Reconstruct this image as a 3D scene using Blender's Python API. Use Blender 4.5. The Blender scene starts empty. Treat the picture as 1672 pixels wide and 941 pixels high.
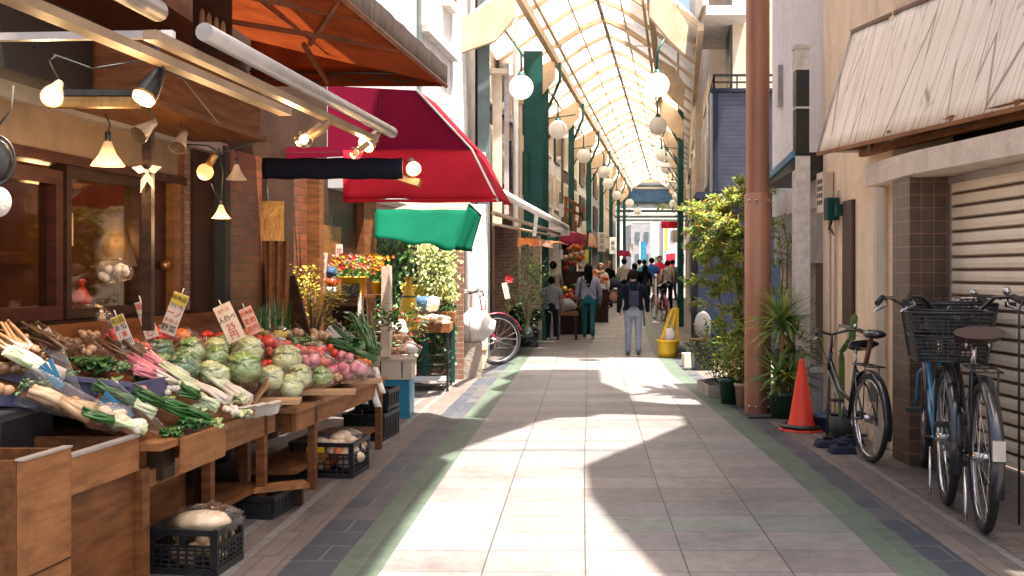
import bpy, math, random
from mathutils import Vector, Matrix, noise as mnoise
R = math.radians
random.seed(7)
scene = bpy.context.scene
col = scene.collection

# ---------------------------------------------------------------- camera
F, HX, HY, CH = 1700.0, 836.0, 445.0, 1.5      # focal in photo pixels, principal column, horizon row, eye height
cd = bpy.data.cameras.new('Camera')
cam = bpy.data.objects.new('Camera', cd); col.objects.link(cam)
cd.sensor_width = 36.0; cd.lens = 36.0 * F / 1672.0
cd.shift_y = -(470.5 - HY) / 1672.0
cd.clip_start = 0.05; cd.clip_end = 2000
cam.location = (0, 0, CH); cam.rotation_euler = (R(90), 0, 0)
scene.camera = cam
# ---------------------------------------------------------------- sky, sun, exposure
SUN = Vector((0.22, -0.16, 0.96)).normalized()
world = bpy.data.worlds.new('World'); scene.world = world; world.use_nodes = True
wn = world.node_tree.nodes; wl = world.node_tree.links
sky = wn.new('ShaderNodeTexSky'); sky.sky_type = 'NISHITA'; sky.sun_disc = False
sky.sun_elevation = math.asin(SUN.z); sky.sun_rotation = math.atan2(SUN.x, SUN.y)
sky.air_density = 1.0; sky.dust_density = 7.0; sky.ozone_density = 1.0
bg = wn['Background']; bg.inputs['Strength'].default_value = 0.082
wl.new(sky.outputs[0], bg.inputs['Color'])
sd = bpy.data.lights.new('Sun', 'SUN'); sd.energy = 5.0; sd.angle = R(0.6); sd.color = (1.0, 0.89, 0.77)
so = bpy.data.objects.new('Sun', sd); col.objects.link(so)
so.rotation_euler = SUN.to_track_quat('Z', 'Y').to_euler()
vs = scene.view_settings
vs.view_transform = 'Standard'; vs.look = 'None'; vs.exposure = 2.22; vs.gamma = 1; vs.use_curve_mapping = False
scene.cycles.max_bounces = 8; scene.cycles.transparent_max_bounces = 16; scene.cycles.diffuse_bounces = 4
scene.cycles.use_denoising = True

# ---------------------------------------------------------------- helpers
def P(px, py, Y): return Vector(((px - HX) * Y / F, Y, CH - (py - HY) * Y / F))
def G(px, py, z=0.0):
    Y = (CH - z) * F / (py - HY); return Vector(((px - HX) * Y / F, Y, z))
D = 0.149
def L(lat, Y, z): return Vector((lat + D * Y, Y, z))            # point at a sideways offset from the street line
def LY(px, lat): return lat * F / (px - HX - D * F)
def LP(px, py, lat): return P(px, py, LY(px, lat))
def S(px, py, k=0.42, z0=0.72, l0=-2.45):                        # point on the sloping market display
    a = (px - HX) / F - D; b = (py - HY) / F
    return P(px, py, (CH - z0 - l0 * k) / (b - k * a))

ORIG = {}
def tag(o, label=None, cat=None, group=None, kind=None):
    if label: o['label'] = label
    if cat: o['category'] = cat
    if group: o['group'] = group
    if kind: o['kind'] = kind
    return o
def thing(name, label, cat, loc=(0, 0, 0), group=None, rz=0):
    o = bpy.data.objects.new(name, None); o.empty_display_size = 0.1
    col.objects.link(o); o.location = loc; o.rotation_euler = (0, 0, rz)
    ORIG[o.name] = Vector(loc)
    return tag(o, label, cat, group)

class MB:
    def __init__(s): s.v = []; s.f = []; s.sm = []; s.uv = {}
    def add(s, vs_, fs, smooth=False):
        n = len(s.v); s.v += [Vector(v) for v in vs_]
        for f in fs: s.f.append([n + i for i in f]); s.sm.append(smooth)
        return s
    def box(s, c, d, rz=0, M=None):
        x, y, z = d[0] / 2, d[1] / 2, d[2] / 2
        pts = [Vector(p) for p in ((-x,-y,-z),(x,-y,-z),(x,y,-z),(-x,y,-z),(-x,-y,z),(x,-y,z),(x,y,z),(-x,y,z))]
        m = M if M is not None else Matrix.Rotation(rz, 3, 'Z')
        return s.add([m @ p + Vector(c) for p in pts], [(0,3,2,1),(4,5,6,7),(0,1,5,4),(1,2,6,5),(2,3,7,6),(3,0,4,7)])
    def hexa(s, b, t):                                            # four bottom corners, four top corners
        return s.add(list(b) + list(t), [(0,3,2,1),(4,5,6,7),(0,1,5,4),(1,2,6,5),(2,3,7,6),(3,0,4,7)])
    def wallbox(s, lat0, lat1, Y0, Y1, z0, z1, dd=D):
        q = lambda l, y, z: Vector((l + dd * y, y, z))
        return s.hexa([q(lat0,Y0,z0),q(lat1,Y0,z0),q(lat1,Y1,z0),q(lat0,Y1,z0)],[q(lat0,Y0,z1),q(lat1,Y0,z1),q(lat1,Y1,z1),q(lat0,Y1,z1)])
    def beam(s, a, b, w, h, up=(0, 0, 1)):
        a = Vector(a); b = Vector(b); d = (b - a); ln = d.length; d.normalize()
        u = Vector(up); sd_ = d.cross(u)
        if sd_.length < 1e-4: sd_ = d.cross(Vector((0, 1, 0)))
        sd_.normalize(); u = sd_.cross(d).normalized()
        o = [sd_ * (i * w / 2) + u * (j * h / 2) for i, j in ((-1,-1),(1,-1),(1,1),(-1,1))]
        return s.add([a + q for q in o] + [b + q for q in o], [(0,1,2,3),(7,6,5,4),(0,4,5,1),(1,5,6,2),(2,6,7,3),(3,7,4,0)])
    def tube(s, pts, r, n=8, cap=True, smooth=True):
        pts = [Vector(p) for p in pts]; m = len(pts)
        rs = r if isinstance(r, (list, tuple)) else [r] * m
        base = len(s.v); prev = None
        for i, p in enumerate(pts):
            t = (pts[min(i + 1, m - 1)] - pts[max(i - 1, 0)])
            t = t.normalized() if t.length > 1e-9 else Vector((0, 0, 1))
            if prev is None:
                u = t.orthogonal().normalized()
            else:
                u = prev - t * prev.dot(t); u = u.normalized() if u.length > 1e-6 else t.orthogonal().normalized()
            prev = u; w = t.cross(u)
            for k in range(n):
                a = 2 * math.pi * k / n; s.v.append(p + (u * math.cos(a) + w * math.sin(a)) * rs[i])
        for i in range(m - 1):
            for k in range(n):
                a = base + i * n + k; b = base + i * n + (k + 1) % n
                s.f.append([a, b, b + n, a + n]); s.sm.append(smooth)
        if cap:
            s.f.append([base + k for k in range(n)][::-1]); s.sm.append(False)
            s.f.append([base + (m - 1) * n + k for k in range(n)]); s.sm.append(False)
        return s
    def lathe(s, prof, c=(0, 0, 0), n=20, M=None, smooth=True, sx=1, sy=1):
        c = Vector(c); base = len(s.v); m = M if M is not None else Matrix.Identity(3)
        for r, z in prof:
            for k in range(n):
                a = 2 * math.pi * k / n; s.v.append(c + m @ Vector((r * math.cos(a) * sx, r * math.sin(a) * sy, z)))
        for i in range(len(prof) - 1):
            for k in range(n):
                a = base + i * n + k; b = base + i * n + (k + 1) % n
                s.f.append([a, b, b + n, a + n]); s.sm.append(smooth)
        return s
    def ball(s, c, r, n=12, sc=(1, 1, 1), nz=0.0, fr=3.0, M=None, seed=0.0):
        c = Vector(c); base = len(s.v); rows = max(4, n // 2 + 1); m = M if M is not None else Matrix.Identity(3)
        for i in range(rows + 1):
            th = math.pi * i / rows
            for k in range(n):
                a = 2 * math.pi * k / n
                d = Vector((math.sin(th) * math.cos(a), math.sin(th) * math.sin(a), math.cos(th)))
                q = 1 + (nz * mnoise.noise(d * fr + Vector((seed, seed * 1.7, 0))) if nz else 0)
                s.v.append(c + m @ Vector((d.x * sc[0], d.y * sc[1], d.z * sc[2])) * (r * q))
        for i in range(rows):
            for k in range(n):
                a = base + i * n + k; b = base + i * n + (k + 1) % n
                s.f.append([a, a + n, b + n, b]); s.sm.append(True)
        return s
    def leaf(s, p, d, nrm, l, w):
        d = Vector(d).normalized(); sd_ = d.cross(Vector(nrm))
        if sd_.length < 1e-3: sd_ = d.orthogonal()
        sd_.normalize(); up = sd_.cross(d); p = Vector(p)
        return s.add([p, p + d * l * .45 + sd_ * w / 2 + up * l * .05, p + d * l, p + d * l * .45 - sd_ * w / 2 + up * l * .05], [(0, 1, 2, 3)])
    def blade(s, p, d, l, w, droop, seg=5):
        p = Vector(p); d = Vector(d).normalized(); h = Vector((d.x, d.y, 0)); h = h.normalized() if h.length > 1e-3 else Vector((1, 0, 0))
        sd_ = h.cross(Vector((0, 0, 1))); base = len(s.v); q = p.copy(); dd = d.copy()
        for i in range(seg + 1):
            t = i / seg; ww = w * (1 - t ** 1.6) * (0.6 + 0.4 * min(1, t * 4)) / 2 + .0006
            s.v += [q + sd_ * ww, q + Vector((0, 0, -ww * .5)), q - sd_ * ww]
            q = q + dd * (l / seg); dd = (dd + Vector((0, 0, -droop / seg)) + h * droop * .2 / seg).normalized()
        for i in range(seg):
            a = base + 3 * i; s.f += [[a, a + 1, a + 4, a + 3], [a + 1, a + 2, a + 5, a + 4]]; s.sm += [True, True]
        return s
    def poly(s, pts, th=0.0):
        n = len(pts); pts = [Vector(p) for p in pts]
        if not th: return s.add(pts, [tuple(range(n))])
        nn = Vector((0, 0, 0))
        for i in range(n): nn += pts[i].cross(pts[(i + 1) % n])
        nn = nn.normalized() * th
        return s.add(pts + [p - nn for p in pts], [tuple(range(n)), tuple(range(2 * n - 1, n - 1, -1))] + [(i, i + n, (i + 1) % n + n, (i + 1) % n) for i in range(n)])
    def sheet(s, grid, th=0.0, smooth=True):                      # grid[i][j] of points
        a, b = len(grid), len(grid[0])
        base = len(s.v); s.v += [Vector(p) for row in grid for p in row]
        for i in range(a - 1):
            for j in range(b - 1):
                q = base + i * b + j; s.f.append([q, q + 1, q + b + 1, q + b]); s.sm.append(smooth)
        if th: s.solid = th
        return s
    def build(s, name, mat, parent=None, label=None, root=None, bevel=0, world=True):
        me = bpy.data.meshes.new(name)
        o0 = Vector((0, 0, 0))
        if parent is not None and world: o0 = ORIG.get(parent.name, o0)
        me.from_pydata([tuple(v - o0) for v in s.v], [], s.f)
        me.polygons.foreach_set('use_smooth', s.sm)
        if s.uv:
            ul = me.uv_layers.new(name='UVMap')
            for lp in me.loops: ul.data[lp.index].uv = s.uv.get(lp.vertex_index, (0, 0))
        me.materials.append(mat if not isinstance(mat, str) else M[mat]); me.update()
        o = bpy.data.objects.new(name, me); col.objects.link(o)
        if parent is not None: o.parent = parent; ORIG[o.name] = o0
        if getattr(s, 'solid', 0):
            md = o.modifiers.new('Solidify', 'SOLIDIFY'); md.thickness = s.solid
        if bevel:
            md = o.modifiers.new('Bevel', 'BEVEL'); md.width = bevel; md.segments = 2; md.limit_method = 'ANGLE'
        if label: o['label'] = label
        return o
def solo(mb, name, mat, label, cat, group=None, kind=None, **kw):
    return tag(mb.build(name, mat, **kw), label, cat, group, kind)
def struct(mb, name, mat, **kw): return tag(mb.build(name, mat, **kw), kind='structure')
def copy_tree(o, parent=None):
    c = o.copy(); col.objects.link(c)
    if parent is not None: c.parent = parent
    for ch in [x for x in o.children]: copy_tree(ch, c)
    return c

# ---------------------------------------------------------------- materials
M = {}
def nt(name):
    m = bpy.data.materials.new(name); m.use_nodes = True; M[name] = m
    return m, m.node_tree.nodes, m.node_tree.links, m.node_tree.nodes['Principled BSDF']
def mat(name, c, c2=None, rough=0.6, sc=6.0, bump=0.15, metal=0.0, spec=0.5, coat=0.0, emit=None, es=0, stretch=None, det=6, bsc=None, trans=0.0, lo=.35, hi=.68, dirt=0.0, bd=.02):
    m, n, l, b = nt(name)
    tc = n.new('ShaderNodeTexCoord'); src = tc.outputs['Object']
    if stretch:
        mp = n.new('ShaderNodeMapping'); mp.inputs['Scale'].default_value = stretch; l.new(src, mp.inputs[0]); src = mp.outputs[0]
    t = n.new('ShaderNodeTexNoise'); t.inputs['Scale'].default_value = sc; t.inputs['Detail'].default_value = det; l.new(src, t.inputs[0])
    c2 = c2 or tuple(x * .72 for x in c)
    mx = n.new('ShaderNodeMix'); mx.data_type = 'RGBA'
    mr = n.new('ShaderNodeMapRange'); mr.inputs[1].default_value = lo; mr.inputs[2].default_value = hi
    l.new(t.outputs['Fac'], mr.inputs[0]); l.new(mr.outputs[0], mx.inputs[0])
    mx.inputs[6].default_value = (*c, 1); mx.inputs[7].default_value = (*c2, 1)
    outc = mx.outputs[2]
    if dirt:
        t2 = n.new('ShaderNodeTexNoise'); t2.inputs['Scale'].default_value = 1.3; t2.inputs['Detail'].default_value = 9; t2.inputs['Roughness'].default_value = .7
        mp2 = n.new('ShaderNodeMapping'); mp2.inputs['Scale'].default_value = (2.5, 2.5, .45); l.new(tc.outputs['Object'], mp2.inputs[0]); l.new(mp2.outputs[0], t2.inputs[0])
        r2 = n.new('ShaderNodeMapRange'); r2.inputs[1].default_value = .5; r2.inputs[2].default_value = .72; r2.inputs[4].default_value = dirt
        l.new(t2.outputs['Fac'], r2.inputs[0])
        m2 = n.new('ShaderNodeMix'); m2.data_type = 'RGBA'; l.new(r2.outputs[0], m2.inputs[0]); l.new(outc, m2.inputs[6])
        m2.inputs[7].default_value = (c[0] * .35, c[1] * .3, c[2] * .25, 1); outc = m2.outputs[2]
    l.new(outc, b.inputs['Base Color'])
    b.inputs['Roughness'].default_value = rough; b.inputs['Metallic'].default_value = metal
    b.inputs['Specular IOR Level'].default_value = spec
    if coat: b.inputs['Coat Weight'].default_value = coat; b.inputs['Coat Roughness'].default_value = .12
    if bump:
        t3 = n.new('ShaderNodeTexNoise'); t3.inputs['Scale'].default_value = bsc or sc * 6; t3.inputs['Detail'].default_value = 5; l.new(src, t3.inputs[0])
        bp = n.new('ShaderNodeBump'); bp.inputs['Strength'].default_value = bump; bp.inputs['Distance'].default_value = bd
        l.new(t3.outputs['Fac'], bp.inputs['Height']); l.new(bp.outputs[0], b.inputs['Normal'])
    if emit: b.inputs['Emission Color'].default_value = (*emit, 1); b.inputs['Emission Strength'].default_value = es
    if trans:
        tr = n.new('ShaderNodeBsdfTranslucent'); l.new(outc, tr.inputs['Color'])
        ms = n.new('ShaderNodeMixShader'); ms.inputs[0].default_value = trans
        l.new(b.outputs[0], ms.inputs[1]); l.new(tr.outputs[0], ms.inputs[2]); l.new(ms.outputs[0], n['Material Output'].inputs['Surface'])
    return m
def brickmat(name, c1, c2, mortar, bw, rh, ms=.012, rough=.75, uv=False, axis='yz', offset=.5, bump=.5, mrough=0, extra=None, spec=.5):
    m, n, l, b = nt(name)
    tc = n.new('ShaderNodeTexCoord')
    if uv: src = tc.outputs['UV']
    else:
        sp = n.new('ShaderNodeSeparateXYZ'); l.new(tc.outputs['Object'], sp.inputs[0]); cb = n.new('ShaderNodeCombineXYZ')
        ad = n.new('ShaderNodeMath'); ad.operation = 'ADD'
        l.new(sp.outputs['X'], ad.inputs[0]); l.new(sp.outputs['Y'], ad.inputs[1]); l.new(ad.outputs[0], cb.inputs['X']); l.new(sp.outputs['Z'], cb.inputs['Y']); src = cb.outputs[0]
    bt = n.new('ShaderNodeTexBrick'); bt.offset = offset; bt.inputs['Scale'].default_value = 1
    bt.inputs['Brick Width'].default_value = bw; bt.inputs['Row Height'].default_value = rh; bt.inputs['Mortar Size'].default_value = ms
    bt.inputs['Mortar Smooth'].default_value = .2; bt.inputs['Bias'].default_value = 0
    bt.inputs['Color1'].default_value = (*c1, 1); bt.inputs['Color2'].default_value = (*c2, 1); bt.inputs['Mortar'].default_value = (*mortar, 1)
    l.new(src, bt.inputs['Vector'])
    ns = n.new('ShaderNodeTexNoise'); ns.inputs['Scale'].default_value = 9; ns.inputs['Detail'].default_value = 10; ns.inputs['Roughness'].default_value = .75; l.new(tc.outputs['Object'], ns.inputs[0])
    ns2 = n.new('ShaderNodeTexNoise'); ns2.inputs['Scale'].default_value = 1.1; ns2.inputs['Detail'].default_value = 8; l.new(tc.outputs['Object'], ns2.inputs[0])
    a = n.new('ShaderNodeMath'); a.operation = 'ADD'; l.new(ns.outputs['Fac'], a.inputs[0]); l.new(ns2.outputs['Fac'], a.inputs[1])
    mr = n.new('ShaderNodeMapRange'); mr.inputs[1].default_value = .72; mr.inputs[2].default_value = 1.28; mr.inputs[3].default_value = .58; mr.inputs[4].default_value = 1.3
    l.new(a.outputs[0], mr.inputs[0])
    mx = n.new('ShaderNodeMix'); mx.data_type = 'RGBA'; mx.blend_type = 'MULTIPLY'; mx.inputs[0].default_value = 1
    l.new(bt.outputs['Color'], mx.inputs[6]); l.new(mr.outputs[0], mx.inputs[7])
    if uv:                                                        # trodden gum spots and grime patches
        vg = n.new('ShaderNodeTexVoronoi'); vg.inputs['Scale'].default_value = 3.1; l.new(tc.outputs['Object'], vg.inputs[0])
        rg_ = n.new('ShaderNodeMapRange'); rg_.inputs[1].default_value = .035; rg_.inputs[2].default_value = .07; rg_.inputs[3].default_value = .62; rg_.inputs[4].default_value = 1; l.new(vg.outputs['Distance'], rg_.inputs[0])
        ng = n.new('ShaderNodeTexNoise'); ng.inputs['Scale'].default_value = .55; ng.inputs['Detail'].default_value = 9; ng.inputs['Roughness'].default_value = .7; l.new(tc.outputs['Object'], ng.inputs[0])
        rn = n.new('ShaderNodeMapRange'); rn.inputs[1].default_value = .5; rn.inputs[2].default_value = .68; rn.inputs[3].default_value = 1; rn.inputs[4].default_value = .74; l.new(ng.outputs['Fac'], rn.inputs[0])
        mu = n.new('ShaderNodeMath'); mu.operation = 'MULTIPLY'; l.new(rg_.outputs[0], mu.inputs[0]); l.new(rn.outputs[0], mu.inputs[1])
        mg = n.new('ShaderNodeMix'); mg.data_type = 'RGBA'; mg.blend_type = 'MULTIPLY'; mg.inputs[0].default_value = 1; l.new(mx.outputs[2], mg.inputs[6]); l.new(mu.outputs[0], mg.inputs[7]); mx = mg
    l.new(mx.outputs[2], b.inputs['Base Color']); b.inputs['Roughness'].default_value = rough; b.inputs['Specular IOR Level'].default_value = spec
    iv = n.new('ShaderNodeMath'); iv.operation = 'SUBTRACT'; iv.inputs[0].default_value = 1; l.new(bt.outputs['Fac'], iv.inputs[1])
    h = n.new('ShaderNodeMath'); h.operation = 'MULTIPLY_ADD'; l.new(ns.outputs['Fac'], h.inputs[0]); h.inputs[1].default_value = .25; l.new(iv.outputs[0], h.inputs[2])
    bp = n.new('ShaderNodeBump'); bp.inputs['Strength'].default_value = bump; bp.inputs['Distance'].default_value = .006
    l.new(h.outputs[0], bp.inputs['Height']); l.new(bp.outputs[0], b.inputs['Normal'])
    return m, n, l, b, bt, mx
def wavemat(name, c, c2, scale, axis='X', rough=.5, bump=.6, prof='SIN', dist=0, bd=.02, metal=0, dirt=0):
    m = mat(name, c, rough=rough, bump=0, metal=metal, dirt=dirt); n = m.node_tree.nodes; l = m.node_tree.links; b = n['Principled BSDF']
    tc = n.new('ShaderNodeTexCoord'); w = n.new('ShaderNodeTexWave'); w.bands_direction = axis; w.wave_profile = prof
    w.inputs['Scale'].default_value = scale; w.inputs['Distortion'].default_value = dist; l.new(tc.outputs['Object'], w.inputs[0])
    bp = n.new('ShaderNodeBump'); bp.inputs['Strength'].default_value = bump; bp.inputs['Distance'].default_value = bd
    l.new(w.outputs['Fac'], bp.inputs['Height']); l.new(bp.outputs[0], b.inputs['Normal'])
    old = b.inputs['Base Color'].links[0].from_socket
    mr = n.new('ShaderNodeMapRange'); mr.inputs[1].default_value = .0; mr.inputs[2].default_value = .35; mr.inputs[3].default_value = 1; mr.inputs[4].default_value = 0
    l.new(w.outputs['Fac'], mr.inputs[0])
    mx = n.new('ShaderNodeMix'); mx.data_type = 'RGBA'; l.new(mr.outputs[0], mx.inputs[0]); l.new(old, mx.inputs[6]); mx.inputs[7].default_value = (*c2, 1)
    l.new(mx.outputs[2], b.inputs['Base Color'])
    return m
def clearmat(name, tint=(1, 1, 1), fac=.12, rough=.05):
    m, n, l, b = nt(name); n.remove(b)
    tr = n.new('ShaderNodeBsdfTransparent'); tr.inputs[0].default_value = (*tint, 1)
    g = n.new('ShaderNodeBsdfGlossy'); g.inputs['Roughness'].default_value = rough
    lw = n.new('ShaderNodeLayerWeight'); lw.inputs['Blend'].default_value = .35
    ad = n.new('ShaderNodeMath'); ad.operation = 'MULTIPLY_ADD'; l.new(lw.outputs['Facing'], ad.inputs[0]); ad.inputs[1].default_value = .45 if name != 'window_glass' else .16; ad.inputs[2].default_value = fac
    no = n.new('ShaderNodeTexNoise'); no.inputs['Scale'].default_value = 14; no.inputs['Detail'].default_value = 3
    bp = n.new('ShaderNodeBump'); bp.inputs['Strength'].default_value = .5 if name == 'film' else .0; bp.inputs['Distance'].default_value = .02; l.new(no.outputs['Fac'], bp.inputs['Height']); l.new(bp.outputs[0], g.inputs['Normal'])
    ms = n.new('ShaderNodeMixShader'); l.new(ad.outputs[0], ms.inputs[0]); l.new(tr.outputs[0], ms.inputs[1]); l.new(g.outputs[0], ms.inputs[2])
    l.new(ms.outputs[0], n['Material Output'].inputs['Surface'])
    return m

# ground materials
paver, pn, pl, pb, pbt, pmx = brickmat('paver', (.185, .175, .172), (.135, .130, .132), (.045, .043, .042), .516, .40, .0045, uv=True, offset=.0, rough=.62)
# whole rows of slabs are greener or redder than their neighbours
ptc = pn.new('ShaderNodeTexCoord'); psp = pn.new('ShaderNodeSeparateXYZ'); pl.new(ptc.outputs['UV'], psp.inputs[0])
pd = pn.new('ShaderNodeMath'); pd.operation = 'DIVIDE'; pl.new(psp.outputs['Y'], pd.inputs[0]); pd.inputs[1].default_value = .40
pf = pn.new('ShaderNodeMath'); pf.operation = 'FLOOR'; pl.new(pd.outputs[0], pf.inputs[0])
pw = pn.new('ShaderNodeTexWhiteNoise'); pw.noise_dimensions = '1D'; pl.new(pf.outputs[0], pw.inputs['W'])
pr = pn.new('ShaderNodeValToRGB'); pl.new(pw.outputs['Value'], pr.inputs[0])
pr.color_ramp.interpolation = 'CONSTANT'
e = pr.color_ramp.elements; e[0].position = 0; e[0].color = (1.05, 1, .98, 1); e[1].position = .88; e[1].color = (.80, .93, .87, 1)
for p_, c_ in ((.3, (.95, .95, .98, 1)), (.55, (1.08, 1.02, 1.0, 1)), (.7, (.97, .92, .9, 1))): x_ = e.new(p_); x_.color = c_
pm = pn.new('ShaderNodeMix'); pm.data_type = 'RGBA'; pm.blend_type = 'MULTIPLY'; pm.inputs[0].default_value = 1
pl.new(pmx.outputs[2], pm.inputs[6]); pl.new(pr.outputs[0], pm.inputs[7]); pl.new(pm.outputs[2], pb.inputs['Base Color'])
brickmat('green_paver', (.07, .105, .075), (.05, .08, .06), (.1, .1, .09), .12, .34, .006, uv=True, offset=0, rough=.65)
brickmat('slate_paver', (.03, .038, .055), (.11, .095, .085), (.1, .1, .1), .3, .3, .006, uv=True, rough=.6)
M['slate_paver'].node_tree.nodes['Brick Texture'].inputs['Bias'].default_value = -.4
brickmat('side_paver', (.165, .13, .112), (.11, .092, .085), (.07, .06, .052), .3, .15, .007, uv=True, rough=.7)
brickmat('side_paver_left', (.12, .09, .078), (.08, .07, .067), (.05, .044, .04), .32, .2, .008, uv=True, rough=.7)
brickmat('band_paver', (.14, .11, .098), (.105, .09, .08), (.07, .06, .055), .12, .5, .005, uv=True, rough=.7)
mat('drain', (.20, .19, .18), (.12, .11, .10), rough=.55, sc=20)
mat('ground', (.2, .17, .15), rough=.8)
# building materials
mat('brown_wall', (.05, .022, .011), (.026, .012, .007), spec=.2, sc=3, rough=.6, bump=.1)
mat('wood', (.19, .072, .024), (.10, .035, .012), spec=.2, dirt=.4, sc=3, stretch=(1.5, 1.5, 9), rough=.5, bump=.12)
mat('wood_h', (.17, .065, .022), (.085, .032, .011), spec=.2, dirt=.4, sc=3, stretch=(9, 1.2, 9), rough=.5, bump=.12)
mat('wood_pale', (.31, .135, .052), (.19, .078, .03), spec=.2, sc=3, stretch=(8, 1.4, 8), rough=.55, bump=.15, dirt=.5)
mat('wood_top', (.34, .165, .072), (.20, .09, .038), spec=.25, sc=4, stretch=(2, 6, 6), rough=.5, bump=.1, dirt=.4)
mat('wood_dark', (.045, .02, .01), (.022, .01, .006), spec=.2, sc=3, stretch=(2, 2, 9), rough=.45)
mat('wood_red', (.055, .014, .007), (.03, .008, .004), spec=.2, sc=3, stretch=(2, 2, 8), rough=.4)
mat('wood_gold', (.22, .09, .022), (.12, .045, .012), spec=.3, sc=3, stretch=(2, 2, 8), rough=.35)
mat('rail_cream', (.34, .24, .15), (.22, .15, .09), rough=.4, sc=3, dirt=.5, bump=.05)
mat('beige_board', (.24, .16, .10), (.17, .11, .065), rough=.7, sc=4, dirt=.4)
mat('steel', (.5, .49, .48), (.36, .34, .33), rough=.32, metal=.85, sc=10, bump=.05)
mat('steel_rail', (.42, .38, .35), (.33, .31, .3), rough=.4, metal=.4, sc=8, bump=.05)
mat('dark_metal', (.016, .015, .015), (.015, .015, .015), rough=.4, sc=12, bump=.05)
mat('grey_green_steel', (.11, .15, .15), (.08, .11, .11), rough=.45, sc=4, bump=.05)
mat('green_steel', (.007, .075, .063), (.005, .05, .042), spec=.3, rough=.4, sc=5, bump=.04)
mat('navy', (.010, .012, .026), spec=.15, rough=.8, sc=9)
mat('canopy_under', (.21, .040, .010), (.12, .022, .006), spec=.1, rough=.85, sc=3, bump=.1, trans=.3)
mat('canopy_edge', (.22, .17, .13), (.09, .06, .045), rough=.8, sc=14, stretch=(.6, 3, .5), bump=.3)
mat('canopy_pole', (.22, .09, .045), (.12, .045, .025), rough=.5)
mat('red_fabric', (.27, .006, .045), (.22, .004, .032), spec=.15, rough=.8, sc=2, trans=.35, bump=.1, bsc=5)  # deeper red; on the big awning's side panel it stands for shade
mat('bright_red_fabric', (.48, .010, .030), (.36, .006, .018), spec=.15, rough=.8, sc=2, trans=.4, bump=.1, bsc=5)  # lit tone of the same awning cloth; the far red banner shares it
mat('green_fabric', (.0, .12, .065), (.0, .085, .045), spec=.12, rough=.85, sc=2, trans=.45, bump=.2, bsc=4)
mat('peach_fabric', (.62, .33, .22), rough=.6, trans=.4)
mat('white_cloth', (.78, .75, .72), (.62, .58, .54), rough=.6, sc=5, trans=.2, bump=.3, bsc=6)
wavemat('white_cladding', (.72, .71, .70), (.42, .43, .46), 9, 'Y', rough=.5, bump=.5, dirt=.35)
wavemat('lilac_cladding', (.40, .37, .38), (.25, .23, .25), 8, 'Y', rough=.5, dirt=.2)
wavemat('blue_cladding', (.06, .068, .11), (.02, .024, .045), 4.2, 'Z', rough=.5, prof='SAW', bump=.4)
mat('lilac_wall', (.55, .51, .53), (.48, .45, .47), rough=.85, sc=12, bump=.3, dirt=.35)
mat('cream_wall', (.86, .69, .49), (.79, .61, .42), rough=.85, sc=8, bump=.5, bsc=90, dirt=.45)
mat('cream_render', (.66, .55, .42), (.56, .46, .35), rough=.8, sc=5, bump=.3, dirt=.45)
mat('concrete', (.74, .63, .51), (.62, .52, .42), rough=.85, sc=7, bump=.4, dirt=.4)
mat('pale_concrete', (.60, .58, .56), (.48, .46, .44), rough=.8, sc=5, bump=.3, dirt=.4)
mat('blue_wall', (.020, .028, .05), (.016, .022, .04), spec=.1, rough=.7, sc=3, bump=.1, dirt=.3)
mat('grey_wall', (.36, .36, .37), (.26, .26, .28), rough=.8, sc=3, dirt=.4)
mat('copper', (.36, .17, .10), (.28, .125, .075), rough=.45, metal=.3, sc=2.5, bump=.06, stretch=(1, 1, .3), dirt=.45)
mat('white_paint', (.72, .69, .64), (.56, .5, .44), rough=.6, sc=14, bump=.15, dirt=.75)
mat('white_plastic', (.78, .76, .72), (.66, .62, .56), rough=.4, sc=6, bump=.05)
mat('shade_glass', (.66, .54, .40), rough=.25, bump=0, trans=.45)
mat('black_plastic', (.018, .019, .022), (.01, .011, .013), rough=.38, sc=20, bump=.1)
mat('black_fabric', (.012, .016, .034), (.02, .026, .05), rough=.8, sc=12, spec=.3)
mat('blue_plastic', (.02, .21, .36), (.03, .27, .42), rough=.4, sc=4, dirt=.4)
mat('crate_cream', (.72, .62, .50), (.60, .49, .38), rough=.5, sc=5, dirt=.6)
mat('crate_purple', (.10, .10, .20), (.07, .07, .15), rough=.5, dirt=.3)
mat('yellow_plastic', (.72, .43, .015), (.6, .34, .01), rough=.4, sc=5, dirt=.3)
mat('orange_cone', (.78, .05, .02), (.62, .04, .018), rough=.55, sc=6, dirt=.5, bump=.05)
mat('pot_green', (.02, .075, .045), (.015, .05, .03), rough=.4)
mat('pot_terra', (.52, .33, .22), (.42, .25, .16), rough=.8)
mat('pot_dark', (.04, .045, .05), rough=.6)
mat('soil', (.05, .03, .02), rough=.9)
mat('bark', (.30, .21, .13), (.2, .13, .08), rough=.9, sc=12, bump=.5)
mat('brown_shutter', (.075, .04, .028), (.05, .026, .018), rough=.5, sc=4, stretch=(1, 9, .4))
mat('paper', (.74, .66, .57), (.62, .50, .40), rough=.6, sc=8, bump=.05)
mat('paper_pink', (.78, .52, .42), (.7, .42, .33), rough=.6, sc=8, bump=.05)
mat('paper_yellow', (.75, .55, .08), rough=.6)
mat('cardboard', (.45, .28, .16), (.36, .22, .12), rough=.8)
mat('ink_red', (.62, .04, .02), rough=.6, bump=0)
mat('ink_black', (.02, .02, .03), rough=.6, bump=0)
mat('skin', (.58, .34, .24), (.5, .28, .19), rough=.5, sc=9, bump=.05)
mat('hair_black', (.006, .005, .005), (.010, .008, .007), spec=.1, rough=.6, sc=30, stretch=(4, 4, .6), bump=.5)
mat('hair_brown', (.14, .07, .035), rough=.5, sc=30)
mat('shoe_black', (.015, .015, .017), rough=.5)
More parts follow.
